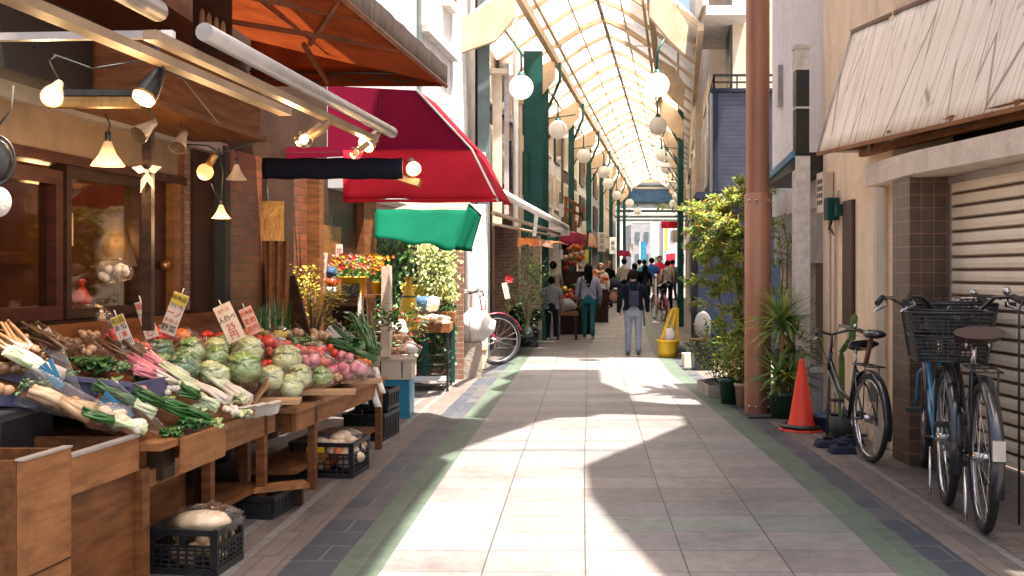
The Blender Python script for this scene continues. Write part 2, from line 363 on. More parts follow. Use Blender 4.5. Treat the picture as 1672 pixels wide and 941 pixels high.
mat('shoe_white', (.7, .7, .7), rough=.5)
for k_, c_ in dict(grey_tee=(.30, .31, .35), lilac_blouse=(.44, .46, .60), teal=(.03, .17, .20), black_top=(.004, .006, .012), grey_jean=(.22, .25, .32), beige_knit=(.36, .31, .26), dark_trouser=(.014, .017, .028), white_shirt=(.68, .66, .63), blue_shirt=(.03, .12, .42), denim=(.05, .11, .2), red_coat=(.6, .03, .06), taupe=(.42, .36, .31)).items():
    mat(k_, c_, rough=.9, sc=5, bump=.35, bsc=14, bd=.03, spec=.15)
fm_ = clearmat('film', fac=.03, rough=.05); n_ = fm_.node_tree.nodes; l_ = fm_.node_tree.links; om = n_['Material Output']; sh_ = om.inputs['Surface'].links[0].from_socket
df = n_.new('ShaderNodeBsdfDiffuse'); df.inputs[0].default_value = (.85, .85, .88, 1); m2_ = n_.new('ShaderNodeMixShader'); m2_.inputs[0].default_value = .015; l_.new(sh_, m2_.inputs[1]); l_.new(df.outputs[0], m2_.inputs[2]); l_.new(m2_.outputs[0], om.inputs['Surface'])
clearmat('window_glass', (.86, .82, .74), fac=.0, rough=.03); clearmat('lamp_glass', (1, .93, .8), fac=.12, rough=.1)
mat('globe', (.90, .88, .86), (.87, .84, .81), rough=.35, sc=3, bump=0, trans=.6)
mat('bulb_lit', (1, .75, .4), rough=.3, bump=0, emit=(1, .60, .25), es=3.2)
mat('bulb_face_lit', (.9, .7, .45), rough=.25, bump=0, emit=(1, .62, .28), es=.9, coat=.5)
mat('tyre', (.015, .015, .016), rough=.7, sc=40); mat('chrome', (.62, .62, .63), rough=.18, metal=1, bump=0)
mat('bike_black', (.012, .014, .02), rough=.25, coat=.5, bump=0); mat('bike_blue', (.03, .22, .38), (.02, .15, .3), rough=.25, coat=.5, bump=0)
mat('bike_red', (.33, .02, .06), rough=.25, coat=.5, bump=0); mat('rubber', (.02, .02, .02), rough=.6); mat('saddle_brown', (.05, .014, .012), rough=.35, coat=.3)
brickmat('brick_orange', (.22, .062, .022), (.13, .036, .015), (.10, .055, .03), .21, .075, .008, rough=.4)
brickmat('brick_plain', (.30, .14, .09), (.23, .11, .07), (.3, .24, .2), .21, .075, .008)
brickmat('brown_tile', (.105, .068, .045), (.085, .055, .038), (.26, .125, .06), .10, .10, .004, offset=0, rough=.35)
brickmat('roof_frame_board', (.1,.1,.1), (.1,.1,.1), (.1,.1,.1), .2, .2)
for nm, a, b_, tr in (('leaf_dark', (.022, .075, .018), (.045, .12, .03), .25), ('leaf_mid', (.08, .19, .035), (.15, .27, .05), .35), ('leaf_yellow', (.30, .36, .05), (.42, .40, .07), .45),
                  ('leaf_blue', (.08, .15, .12), (.12, .2, .16), .2), ('ivy_pale', (.35, .42, .13), (.5, .5, .25), .35), ('yucca_leaf', (.10, .22, .05), (.26, .36, .12), .3), ('dry_leaf', (.45, .27, .09), (.35, .2, .07), .2)):
    mat(nm, a, b_, rough=.5, sc=9, bump=0, trans=tr, lo=.42, hi=.58)
for nm, a, b_ in (('leek_green', (.022, .10, .022), (.06, .17, .045)), ('spring_green', (.012, .085, .012), (.035, .15, .025)), ('leek_white', (.68, .72, .50), (.5, .62, .32)), ('daikon', (.76, .70, .60), (.66, .58, .46)),
                  ('carrot', (.75, .2, .03), (.6, .15, .03)), ('burdock', (.20, .10, .045), (.12, .06, .03)), ('ginger', (.55, .34, .19), (.42, .24, .13)),
                  ('tomato', (.72, .05, .02), (.6, .035, .015)), ('apple', (.58, .05, .06), (.66, .25, .14)), ('pink_root', (.62, .13, .2), (.74, .4, .4)), ('potato', (.50, .33, .17), (.38, .24, .12)),
                  ('flower_red', (.55, .02, .03), (.4, .01, .02)), ('flower_orange', (.75, .25, .03), (.6, .12, .04)), ('flower_yellow', (.68, .48, .03), (.55, .4, .03)), ('flower_white', (.8, .78, .72), (.7, .68, .6)), ('onion', (.62, .33, .12), (.5, .24, .08)), ('bread', (.62, .43, .25), (.75, .6, .42))):
    mat(nm, a, b_, rough=.38, sc=16, bump=.12, coat=.35)
def cabbagemat(name, a, b_, vein):
    m = mat(name, a, b_, rough=.35, sc=12, coat=.6, bump=0); n = m.node_tree.nodes; l = m.node_tree.links; b = n['Principled BSDF']
    tc = n.new('ShaderNodeTexCoord'); vo = n.new('ShaderNodeTexVoronoi'); vo.feature = 'DISTANCE_TO_EDGE'; vo.inputs['Scale'].default_value = 13
    nn = n.new('ShaderNodeTexNoise'); nn.inputs['Scale'].default_value = 9; l.new(tc.outputs['Object'], nn.inputs[0])
    mxv = n.new('ShaderNodeMix'); mxv.data_type = 'RGBA'; mxv.inputs[0].default_value = .25; l.new(tc.outputs['Object'], mxv.inputs[6]); l.new(nn.outputs['Color'], mxv.inputs[7]); l.new(mxv.outputs[2], vo.inputs[0])
    mr = n.new('ShaderNodeMapRange'); mr.inputs[1].default_value = .0; mr.inputs[2].default_value = .1; mr.inputs[3].default_value = .85; mr.inputs[4].default_value = 0
    l.new(vo.outputs['Distance'], mr.inputs[0]); old = b.inputs['Base Color'].links[0].from_socket
    mx = n.new('ShaderNodeMix'); mx.data_type = 'RGBA'; l.new(mr.outputs[0], mx.inputs[0]); l.new(old, mx.inputs[6]); mx.inputs[7].default_value = (*vein, 1)
    l.new(mx.outputs[2], b.inputs['Base Color'])
    bp = n.new('ShaderNodeBump'); bp.inputs['Strength'].default_value = .5; bp.inputs['Distance'].default_value = .01; l.new(vo.outputs['Distance'], bp.inputs['Height']); l.new(bp.outputs[0], b.inputs['Normal'])
cabbagemat('cabbage_pale', (.42, .50, .20), (.58, .62, .34), (.74, .74, .52))
cabbagemat('cabbage_mid', (.14, .30, .07), (.30, .42, .14), (.55, .62, .34))
cabbagemat('cabbage_dark', (.05, .15, .06), (.10, .22, .08), (.32, .42, .22))
# stained cream canopy: long wandering streaks
m = mat('canopy_cream', (.93, .82, .66), (.87, .75, .59), rough=.7, sc=3, bump=.05); n = m.node_tree.nodes; l = m.node_tree.links; b = n['Principled BSDF']
tc = n.new('ShaderNodeTexCoord')
old = b.inputs['Base Color'].links[0].from_socket
for k, (sx_, sy_, wd, st_) in enumerate(((8, .5, .028, .75), (5, .3, .02, .85), (13, .8, .028, .35), (21, .4, .03, .2))):
    mp = n.new('ShaderNodeMapping'); mp.inputs['Scale'].default_value = (sx_, sy_, 1); mp.inputs['Rotation'].default_value = (0, 0, (.12, .25, -.05, .2)[k]); mp.inputs['Location'].default_value = (k * 3.3, k, 0)
    l.new(tc.outputs['UV'], mp.inputs[0])
    vo = n.new('ShaderNodeTexVoronoi'); vo.voronoi_dimensions = '2D'; vo.feature = 'DISTANCE_TO_EDGE'; vo.inputs['Scale'].default_value = 1; l.new(mp.outputs[0], vo.inputs[0])
    mr = n.new('ShaderNodeMapRange'); mr.inputs[1].default_value = 0; mr.inputs[2].default_value = wd; mr.inputs[3].default_value = st_; mr.inputs[4].default_value = 0; l.new(vo.outputs['Distance'], mr.inputs[0])
    mx = n.new('ShaderNodeMix'); mx.data_type = 'RGBA'; l.new(mr.outputs[0], mx.inputs[0]); l.new(old, mx.inputs[6]); mx.inputs[7].default_value = (.17, .09, .065, 1); old = mx.outputs[2]
l.new(old, b.inputs['Base Color'])
mat('roof_sheet', (.93, .91, .87), (.86, .82, .74), rough=.5, sc=.8, trans=.88, bump=.1, dirt=.2, bsc=4)
mat('arcade_cream', (.60, .46, .32), (.48, .36, .24), rough=.6, sc=3, bump=.05, dirt=.35)
mat('curtain', (.12, .07, .035), rough=.8, sc=3, stretch=(8, 8, .5))
mat('olive_curtain', (.08, .06, .025), (.055, .04, .016), rough=.8, sc=2)
mat('brass', (.55, .33, .12), (.32, .16, .05), rough=.3, metal=.8, sc=6)

# ================================================================= GROUND
def interp(tab, y):
    if y <= tab[0][0]: a, b_ = tab[0], tab[1]
    elif y >= tab[-1][0]: a, b_ = tab[-2], tab[-1]
    else:
        for a, b_ in zip(tab, tab[1:]):
            if a[0] <= y <= b_[0]: break
    return a[1] + (b_[1] - a[1]) * (y - a[0]) / (b_[0] - a[0])
GLI = [(3, -.78), (5.14, -.67), (8.1, -.47), (11.6, -.2), (15.5, .08), (20, .40), (30, 1.55), (60, 5.7), (90, 10.3)]
GRI = [(3, 1.86), (5.14, 1.92), (8.1, 2.07), (11.6, 2.2), (15.5, 2.35), (20, 2.68), (30, 3.8), (60, 8.0), (90, 12.6)]
YS = [-4 + .5 * i for i in range(70)] + [31 + 3 * i for i in range(24)]
gl = lambda y: interp(GLI, y); gr = lambda y: interp(GRI, y)
def ribbon(name, fa, fb, z, m, uvw=None):
    mb = MB(); g = []
    for i, y in enumerate(YS):
        for x in (fa(y), fb(y)):
            mb.uv[len(mb.v)] = (x - fa(y), y); mb.v.append(Vector((x, y, z)))
    for i in range(len(YS) - 1):
        mb.f.append([2 * i, 2 * i + 1, 2 * i + 3, 2 * i + 2]); mb.sm.append(False)
    return struct(mb, name, m)
gm = MB(); gm.box((0, 300, -.06), (1400, 1400, .1)); struct(gm, 'ground', 'ground')
ribbon('road', gl, gr, .004, 'paver')
off = lambda f, d: (lambda y: f(y) + d)
ribbon('green_kerb_band', off(gl, -.23), gl, .004, 'green_paver'); ribbon('green_kerb_band', gr, off(gr, .23), .004, 'green_paver')
ribbon('slate_kerb_band', off(gl, -.50), off(gl, -.23), .004, 'slate_paver'); ribbon('slate_kerb_band', off(gr, .23), off(gr, .42), .004, 'slate_paver')
ribbon('pavement_edge', off(gl, -.72), off(gl, -.50), .004, 'band_paver'); ribbon('pavement_edge', off(gr, .42), off(gr, .66), .004, 'band_paver')
ribbon('drain_channel', off(gl, -.78), off(gl, -.72), .002, 'drain'); ribbon('drain_channel', off(gr, .66), off(gr, .72), .002, 'drain')
ribbon('drain_channel', off(gl, -.95), off(gl, -.89), .002, 'drain')
ribbon('pavement_edge', off(gl, -.89), off(gl, -.78), .004, 'band_paver')
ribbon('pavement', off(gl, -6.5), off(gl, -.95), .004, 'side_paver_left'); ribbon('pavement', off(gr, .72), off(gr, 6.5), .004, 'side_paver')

# ================================================================= UNSEEN SHADE SHEETS added overhead, cut to cast the shadow edges on the near paving
def up(x, y, z=9.0): return Vector((x + SUN.x / SUN.z * z, y + SUN.y / SUN.z * z, z))
lp = [(-2.7, 3.2), (-1.0, 3.2), (-.85, 4), (-.71, 5.14), (-.62, 6.6), (-.49, 8.2), (-.58, 8.45), (-.22, 9.35), (.12, 10.1), (.2, 10.25), (-.42, 10.65), (-2.0, 10.65)]
mb = MB(); mb.poly([up(*p) for p in lp], .05)
solo(mb, 'shade_sheet', 'canopy_under', 'unseen flat sheet added high over the near street to shade the vegetable shop side', 'roof')
rp = [(2.5, 3.4), (.7, 3.4), (.74, 3.9), (.74, 5.1), (.60, 6.2), (.52, 7.0), (.57, 8.05), (.72, 8.35), (.95, 8.8), (1.2, 9.25), (1.45, 9.75), (1.7, 10.2), (1.77, 10.85),
      (.95, 11.0), (.78, 10.75), (.45, 10.7), (.12, 10.2), (-.42, 10.75), (-.30, 11.9), (-.12, 13.0), (-.28, 13.3), (.0, 14.3), (-.15, 14.7), (.15, 16), (1.35, 16), (1.22, 14.2), (1.45, 12.9), (1.4, 11.9), (2.5, 11.7)]
mb = MB(); mb.poly([up(*p) for p in rp], .05)
solo(mb, 'shade_sheet', 'arcade_cream', 'unseen ragged edged sheet added high over the near street to shade the shutter side', 'roof')
for y, th in ((8.75, .03), (9.25, .02), (10.55, .04)):
    mb = MB(); mb.beam(up(-.8, y, 8.9), up(2.2, y, 8.9), th, th)
    solo(mb, 'tie_beam', 'dark_metal', 'thin tie bar crossing high over the near street', 'beam', 'tie bars over the near street')

# ================================================================= LEFT: VEGETABLE SHOP BUILDING
FL = -3.6
shop = thing('vegetable_shop', 'brown timber and brick greengrocer building behind the vegetable stall', 'building', L(FL, 7, 0))
def sp(mb, name, m, par=None, **k): return mb.build(name, m, par or shop, **k)
W = lambda l0, l1, y0, y1, z0, z1: MB().wallbox(l0, l1, y0, y1, z0, z1)
sp(W(FL - .12, FL, 3.0, 8.42, 0, 1.22), 'lower_wall', 'wood_dark')
sp(W(FL - .12, FL + .03, 2.5, 7.66, 2.2, 2.43), 'fascia_board', 'beige_board')
sp(W(FL - .12, FL + .05, 2.5, 7.7, 2.14, 2.2), 'lintel', 'wood_red')
sp(W(FL - .12, FL + .10, 2.5, 8.3, 2.43, 2.52), 'gutter', 'steel_rail')
sp(W(FL - .12, FL - .02, 2.5, 12.6, 2.52, 6), 'upper_wall', 'brown_wall')
sp(W(FL - .10, FL + .62, 6.02, 7.62, 2.5, 2.9), 'sign_box', 'wood')
sp(W(FL - .10, FL + .66, 5.98, 7.66, 2.46, 2.5), 'sign_trim', 'wood_h')
sp(W(FL - .10, FL + .30, 4.9, 5.98, 2.52, 2.95), 'recess_box', 'dark_metal')
# windows: frames, glass and the room behind
def frame(y0, y1, z0, z1, t, m, name='window', glass=True, lat=FL):
    f = MB(); d0, d1 = lat - .09, lat + .015
    f.wallbox(d0, d1, y0, y0 + t, z0, z1); f.wallbox(d0, d1, y1 - t, y1, z0, z1)
    f.wallbox(d0, d1, y0 + t, y1 - t, z1 - t * 1.2, z1); f.wallbox(d0, d1, y0 + t, y1 - t, z0, z0 + t * 1.2)
    o = sp(f, name, m)
    if glass:
        g = MB(); g.wallbox(lat - .045, lat - .04, y0 + t, y1 - t, z0 + t * 1.2, z1 - t * 1.2); g.build('pane', 'window_glass', o)
    return o
frame(3.9, 6.18, 1.22, 2.1, .07, 'wood_red')
frame(6.22, 7.12, 1.22, 2.14, .05, 'wood_dark')
dr = MB(); dr.wallbox(FL - .08, FL - .01, 7.12, 7.5, .4, 2.14); dro = sp(dr, 'door', 'wood_red')
kb = MB(); kb.ball(L(FL + .03, 7.4, 1.55), .04); kb.build('door_knob', 'brass', dro)
sp(W(FL - .1, FL + .05, 7.5, 7.6, 0, 2.2), 'door_post', 'wood_gold'); sp(W(FL - .1, FL + .04, 7.6, 7.68, 0, 2.43), 'door_post', 'wood')
mb = MB().wallbox(FL - .12, FL, 7.68, 7.86, 0, 2.43); sp(mb, 'brick_strip', 'brick_plain')
sp(W(FL - .12, FL + .03, 7.86, 8.2, 0, 2.43), 'wall_board', 'brown_wall')
sp(W(FL - .1, FL + .12, 8.2, 8.3, 0, 2.5), 'dark_post', 'dark_metal')
sp(W(FL - .12, FL, 8.3, 9.25, 0, 2.52), 'brick_wall', 'brick_orange')
sp(W(FL - .12, FL + .05, 9.25, 9.9, 0, 2.52), 'wall_board', 'brown_wall')
sp(W(FL - .12, FL + .02, 9.9, 10.35, 0, 2.52), 'brick_wall', 'brick_orange')
sp(W(FL - .12, FL - .01, 10.35, 12.1, 0, 2.52), 'board_wall', 'wood_dark'); sp(W(FL - .12, FL + .12, 10.42, 10.55, 0, 2.52), 'post', 'wood')
sp(W(FL - .12, FL + .08, 12.1, 12.6, 0, 3.2), 'end_post', 'wood')
sp(W(FL - .02, FL + .0, 10.75, 11.5, 1.2, 2.0), 'notice_board', 'wood_gold')
# room behind the windows
mat('room_wood', (.26, .085, .03), (.15, .045, .016), sc=2, stretch=(3, 1, .6), rough=.5, spec=.2)
rm = MB(); rm.wallbox(FL - 1.7, FL - 1.6, 2.5, 9, 0, 3); sp(rm, 'room_wall', 'room_wood')
rm = MB(); rm.wallbox(FL - 1.6, FL - .15, 7.6, 7.7, 0, 2.4); sp(rm, 'room_wall', 'room_wood')
MB().wallbox(FL - 1.59, FL - 1.45, 5.2, 6.2, 1.2, 1.9).build('cupboard', 'wood_gold', shop); MB().wallbox(FL - 1.59, FL - 1.3, 6.7, 7.3, 1.75, 1.78).build('wall_shelf', 'wood_pale', shop)
rm = MB(); rm.wallbox(FL - 1.6, FL - .15, 2.5, 9, 2.35, 2.43); sp(rm, 'room_ceiling', 'brown_wall')
rm = MB(); rm.wallbox(FL - .3, FL - .25, 3.9, 6.0, 1.22, 1.98); sp(rm, 'window_curtain', 'olive_curtain')
rm = MB(); rm.wallbox(FL - 1.5, FL - .2, 6.3, 7.55, 1.18, 1.24); sp(rm, 'window_sill_shelf', 'wood_dark')
rm = MB(); rm.wallbox(FL - 1.55, FL - .9, 6.5, 7.4, 1.62, 1.64); sp(rm, 'glass_shelf', 'wood_gold')
# beyond window: towel, bags in the window, lamp shade inside
t = thing('hanging_towel', 'pale folded towel hanging inside the shop window', 'towel', P(112, 385, 6.95)); MB().box(P(112, 375, 6.95), (.05, .03, .22)).build('cloth', 'white_cloth', t); MB().tube([P(108, 388, 6.9), P(100, 372, 6.9)], .006).build('peg', 'white_plastic', t)
t = thing('table_lamp', 'brown fabric lamp glowing faintly inside the shop window', 'lamp', P(190, 430, 7.1)); MB().lathe([(.16, 0), (.07, .33)], P(190, 435, 7.1)).build('lamp_shade', 'curtain', t); MB().tube([P(190, 435, 7.1), P(190, 500, 7.1)], .02).build('stem', 'wood_dark', t)
for q_ in ((190, 395, 7.0), (60, 330, 6.6)):
    ld = bpy.data.lights.new('room_light', 'POINT'); ld.energy = 2.2; ld.color = (1, .62, .28); ld.shadow_soft_size = .08; lo_ = bpy.data.objects.new('room_light', ld); col.objects.link(lo_); lo_.parent = t; lo_.location = P(*q_) - ORIG[t.name]
for (x, y, r, m_, lb) in ((134, 487, .055, 'tomato', 'red knotted bag standing in the shop window'), (112, 520, .08, 'carrot', 'bag of orange and yellow sweets in the shop window'), (150, 520, .085, 'potato', 'net bag of pinkish brown bulbs in the shop window'), (188, 442, .07, 'daikon', 'tied clear bag of white bread on the inner window shelf')):
    Y = 6.62; c = P(x, y, Y); t = thing('knotted_bag', lb, 'bag', c - Vector((0, 0, r)))
    mb = MB()
    if m_ == 'tomato': mb.lathe([(0.001, -r), (r, -r * .6), (r * 1.1, 0), (r * .5, r), (r * .15, r * 1.4), (r * .5, r * 2.0), (.01, r * 2.2)], c, 10)
    else:
        for k in range(9): mb.ball(c + Vector((random.uniform(-1, 1) * r * 1.2, random.uniform(-.4, .4) * r, random.uniform(-.7, .5) * r)), r * .42, 8)
    mb.build('contents', m_, t)
    if m_ != 'tomato': MB().ball(c, r * 1.45, 12, (1.15, .8, .8), .2).build('wrap', 'film', t)

# brass plate, drapes and boards against the shop wall
t = thing('brass_plate', 'tarnished brass sheet hanging under the navy blind', 'sign', P(445, 393, 8.6)); c = P(445, 361, 8.6)
MB().box(c, (.19, .012, .33)).build('plate', 'brass', t); MB().tube([P(437, 328, 8.6), P(436, 290, 8.6)], .008).build('hook', 'steel', t)
g = []
for i in range(12):
    row = []
    for j in range(13):
        u = j / 12; v = i / 11; x = 434 + 36 * u + 6 * (1 - v) * (u - .5); row.append(P(x, 394 + v * 150, 8.75) + Vector((0, .03 * math.sin(u * 19 + v), 0)))
    g.append(row)
solo(MB().sheet(g, .004), 'drape', 'wood_pale', 'long buff dust sheet hanging below the brass plate', 'curtain')
solo(MB().beam(P(470, 455, 8.9), P(497, 560, 8.6), .14, .05, (0, 1, 0)), 'leaning_board', 'wood_dark', 'dark plank leaning beside the yellow flowers', 'board')

# awning rail assembly (two long rollers with rails)
t = thing('awning_roller', 'long pale metal awning roller running over the vegetable stall', 'awning', L(-1.77, 5.4, 2.4))
MB().tube([L(-1.77, 3.98, 2.42), L(-1.77, 6.68, 2.40)], .036, 14).build('roller_tube', 'steel_rail', t)
MB().beam(L(-1.84, 3.7, 2.345), L(-1.84, 6.55, 2.335), .05, .035).build('front_rail', 'rail_cream', t)
MB().beam(L(-2.05, 3.2, 2.36), L(-2.05, 5.6, 2.36), .07, .035).build('rail', 'rail_cream', t)
MB().ball(L(-1.77, 6.7, 2.40), .036, 12).build('end_cap', 'steel', t)
t = thing('awning_roller', 'stubby near end roller above the hanging black spotlight', 'awning', L(-1.72, 3.6, 2.48))
MB().tube([L(-1.89, 2.6, 2.49), L(-1.89, 3.86, 2.47)], .040, 14).build('roller_tube', 'steel_rail', t)
MB().ball(L(-1.89, 3.86, 2.47), .040, 12).build('end_cap', 'steel', t)
t = thing('cross_bar', 'grey square bar crossing the stall front below the rollers', 'bar', P(130, 62, 4.2))
MB().beam(P(-60, 62, 4.2), P(268, 57, 4.2), .035, .03).build('bar', 'steel_rail', t); MB().box(P(275, 60, 4.2), (.045, .04, .045)).build('bracket', 'white_plastic', t)
t = thing('heater_tube', 'slatted gold strip fitting below the dark recess', 'light fitting', P(150, 165, 5.2))
MB().box(P(152, 168, 5.2), (.46, .06, .05)).build('slatted_cover', 'brass', t); MB().box(P(152, 153, 5.2), (.48, .07, .03)).build('housing', 'dark_metal', t)
# ribbon on the pole, pole
solo(MB().beam(P(242, 205, 6.0), P(242, 540, 6.0), .055, .055), 'support_pole', 'wood_dark', 'slim brown support pole with a white ribbon standing before the shop window', 'pole')
mb = MB(); c = P(240, 280, 5.95)
for d_, l_, w_ in (((-1, 0, .25), .09, .05), ((1, 0, .3), .09, .05), ((-.3, 0, -1), .13, .035), ((.35, 0, -1), .11, .035)): mb.leaf(c, d_, (0, -1, 0), l_, w_)
mb.ball(c, .014, 8); solo(mb, 'ribbon_bow', 'white_cloth', 'white ribbon bow tied on the slim brown pole', 'ribbon')

# carved mask panel above the roller
t = thing('lattice_panel', 'pale panel of teardrop shapes high between the roller and the brown canopy', 'panel', P(345, 60, 6.9))
for k, x in enumerate((330, 341, 353, 364)):
    MB().ball(P(x, 32 + k * 7, 6.9), .035, 10, (.6, .25, 2.2)).build('teardrop', 'beige_board', t)
MB().box(P(347, 42, 6.98), (.26, .02, .4)).build('backing', 'wood_dark', t)

# brown canopy
cn = thing('brown_canopy', 'weathered brown fabric canopy with orange underside above the stall', 'awning', L(-2.4, 7.5, 3.1))
e0, e1, zc = 5.0, 8.95, 3.1
b0, b1 = L(-1.9, e0, zc), L(-1.9, e1, zc); w1, w0 = L(-3.58, e1, zc + .02), L(-3.58, e0, 3.75)
pk0, pk1 = L(-2.7, e0, 3.55), L(-2.9, e1 - .1, 3.35)
mb = MB(); mb.poly([b0, b1, pk1, pk0]); mb.poly([pk0, pk1, L(-3.58, e1, 3.5), w0]); mb.poly([b1, w1, L(-3.58, e1, 3.5), pk1]); mb.build('fabric', 'canopy_under', cn)
mb = MB(); nseg = 40
top = [b0.lerp(b1, i / nseg) + Vector((.004 * math.sin(i * 1.3), 0, .17 + .003 * math.sin(i * 2.1))) for i in range(nseg + 1)]
bot = [b0.lerp(b1, i / nseg) + Vector((.004 * math.sin(i * 1.9), 0, -.01 + .003 * math.sin(i * 1.7))) for i in range(nseg + 1)]
mb.sheet([top, bot], .008).build('edge_flap', 'canopy_edge', cn)
MB().beam(b1 + Vector((0, 0, .08)), w1 + Vector((0, 0, .06)), .02, .16).build('end_flap', 'canopy_under', cn)
MB().tube([b0, b1], .018).build('edge_bar', 'canopy_pole', cn)
for a_, c_ in ((L(-1.95, 6.2, 3.13), L(-2.85, 8.3, 3.32)), (L(-2.85, 5.6, 3.48), L(-2.85, 8.8, 3.36)), (L(-1.95, 7.6, 3.13), L(-3.5, 7.7, 3.4)), (L(-1.95, 6.7, 3.13), L(-3.5, 6.8, 3.45)), (L(-2.9, 8.3, 3.32), L(-2.9, 8.9, 3.12))):
    MB().beam(a_, c_, .03, .035).build('strut', 'canopy_pole', cn)
for k in range(9):
    a_ = b1.lerp(w1, k / 9) + Vector((0, -.04, .02 + .05 * (k % 2))); c_ = b1.lerp(w1, (k + 1) / 9) + Vector((0, -.04, .02 + .05 * ((k + 1) % 2)))
    MB().beam(a_, c_, .01, .012).build('lattice_bar', 'dark_metal', cn)
MB().tube([b1 + Vector((0, -.04, .1)), w1 + Vector((0, -.04, .1))], .01, 6).build('lattice_rail', 'dark_metal', cn)

# crimson awning: shade on the side panel is put into its darker red
def clothq(a, b_, c, d, n1=16, n2=8, amp=.006, f=9):
    g = []
    nn = (Vector(b_) - Vector(a)).cross(Vector(d) - Vector(a)).normalized()
    for i in range(n2 + 1):
        v = i / n2; row = []
        for j in range(n1 + 1):
            u = j / n1; p = (Vector(a) * (1 - u) + Vector(b_) * u) * (1 - v) + (Vector(d) * (1 - u) + Vector(c) * u) * v
            row.append(p + nn * amp * (math.sin(u * f + v * 2) + .6 * math.sin(v * 5 + u * 17)) * (.3 + v))
        g.append(row)
    return g
aw = thing('red_awning', 'large crimson awning behind the brown canopy', 'awning', P(640, 328, 9.6))
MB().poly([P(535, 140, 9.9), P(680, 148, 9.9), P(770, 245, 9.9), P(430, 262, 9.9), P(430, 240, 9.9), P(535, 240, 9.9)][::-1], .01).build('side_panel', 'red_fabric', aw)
mb = MB().sheet(clothq(P(560, 246, 9.9), P(771, 244, 9.9), P(812, 326, 9.35), P(560, 326, 9.35)), .004); mb.build('sloping_panel', 'bright_red_fabric', aw)
mb = MB().sheet(clothq(P(560, 326, 9.35), P(812, 326, 9.35), P(812, 331, 9.33), P(560, 331, 9.33), amp=.004), .004); mb.build('hem', 'bright_red_fabric', aw)
a_, b_ = P(770, 244, 9.9), P(680, 147, 9.9); far = Vector((.12, .75, 0))
MB().sheet(clothq(b_, b_ + far, a_ + far, a_, amp=.005), .004).build('top_panel', 'bright_red_fabric', aw)
MB().sheet(clothq(a_, a_ + far, P(812, 328, 9.35) + far, P(812, 328, 9.35), amp=.008), .004).build('street_panel', 'bright_red_fabric', aw)
mb = MB(); mb.beam(P(620, 150, 9.885), P(620, 250, 9.885), .012, .006); mb.beam(P(430, 250, 9.885), P(770, 246, 9.885), .008, .012); mb.build('seam', mat('seam_red', (.15, .004, .02), rough=.9), aw)
MB().tube([P(680, 147, 9.89), P(770, 244, 9.89), P(812, 328, 9.34)], .012).build('frame_tube', 'white_plastic', aw)
mb = MB(); g = []
for i in range(5):
    g.append([P(430 + 228 * j / 20, 262 + i * 7, 8.6) + Vector((0, -.03 * math.sin(i * .8), .004 * math.sin(j * 1.3))) for j in range(21)])
solo(mb.sheet(g, .03), 'rolled_blind', 'navy', 'navy rolled fabric blind across the shop front', 'blind')

# green awning
ga = thing('green_awning', 'bright green awning hanging before the ivy wall', 'awning', P(690, 405, 12.2))
MB().sheet(clothq(P(612, 342, 12.5), P(765, 343, 12.5), P(742, 408, 12.1), P(612, 388, 12.1), amp=.02, f=14), .004).build('front_panel', 'green_fabric', ga)
MB().sheet(clothq(P(765, 331, 12.5), P(786, 352, 12.8), P(769, 411, 12.4), P(742, 408, 12.1), 8, 8, .01), .004).build('side_panel', 'green_fabric', ga)
MB().poly([P(640, 343, 12.52), P(765, 343, 12.52), P(765, 330, 12.9), P(680, 330, 12.9)], .006).build('top_band', 'peach_fabric', ga)
MB().tube([P(765, 331, 12.49), P(787, 352, 12.8), P(770, 411, 12.4)], .012).build('edge_tube', 'white_plastic', ga)

# white tall cladding building
wb = thing('white_building', 'tall white corrugated building behind the red awning', 'building', P(680, 445, 16) * 1)
lw = -3.45
q = lambda y: LY(y, lw)
z_of = lambda px, py, lat: LP(px, py, lat).z
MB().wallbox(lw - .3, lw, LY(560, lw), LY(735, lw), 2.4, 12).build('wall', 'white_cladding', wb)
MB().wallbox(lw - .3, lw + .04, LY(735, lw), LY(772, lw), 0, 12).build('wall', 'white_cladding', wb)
MB().wallbox(lw - .25, lw + .04, LY(680, lw), LY(684, lw), 3.0, 12).build('expansion_strip', 'grey_green_steel', wb)
wn_ = MB().wallbox(lw, lw + .12, LY(722, lw), LY(734, lw), 5.6, 7.2).build('window', 'white_paint', wb)
MB().wallbox(lw + .12, lw + .13, LY(724, lw), LY(733, lw), 5.75, 7.1).build('pane', 'window_glass', wn_)
MB().beam(L(lw + .08, LY(684, lw), 4.9), L(lw + .08, LY(735, lw), 4.9), .12, .1).build('ledge', 'pale_concrete', wb)

# ivy wall + brick end + pillar
iv = thing('ivy_wall', 'ivy covered wall with a pale flowering creeper below the green awning', 'plant', P(670, 600, 14))
MB().box(P(670, 445, 14.6) , (1.5, .1, 3.0)).build('backing_wall', 'brick_plain', iv)
mb = MB(); mc = MB(); mw = MB()
for k in range(2600):
    px = random.uniform(605, 742); py = random.uniform(370, 600); Y = 14.5 - abs(random.gauss(0, .12)); p = P(px, py, Y)
    d_ = Vector((random.gauss(0, .6), -.5 + random.gauss(0, .3), -.6 + random.gauss(0, .5)))
    (mb if random.random() < .72 else mc).leaf(p, d_, (random.gauss(0, .5), -1, random.gauss(0, .5)), random.uniform(.05, .1), random.uniform(.035, .07))
for k in range(1400):
    s_ = random.choice((690, 700, 712, 722, 733)); px = random.gauss(s_, 5 + 5 * random.random()); py = random.uniform(392, 490); Y = 14.2 - abs(random.gauss(0, .12))
    d_ = Vector((random.gauss(0, .6), -.6, -.4 + random.gauss(0, .6)))
    mw.leaf(P(px, py, Y), d_, (random.gauss(0, .4), -1, .4), random.uniform(.04, .09), random.uniform(.02, .045))
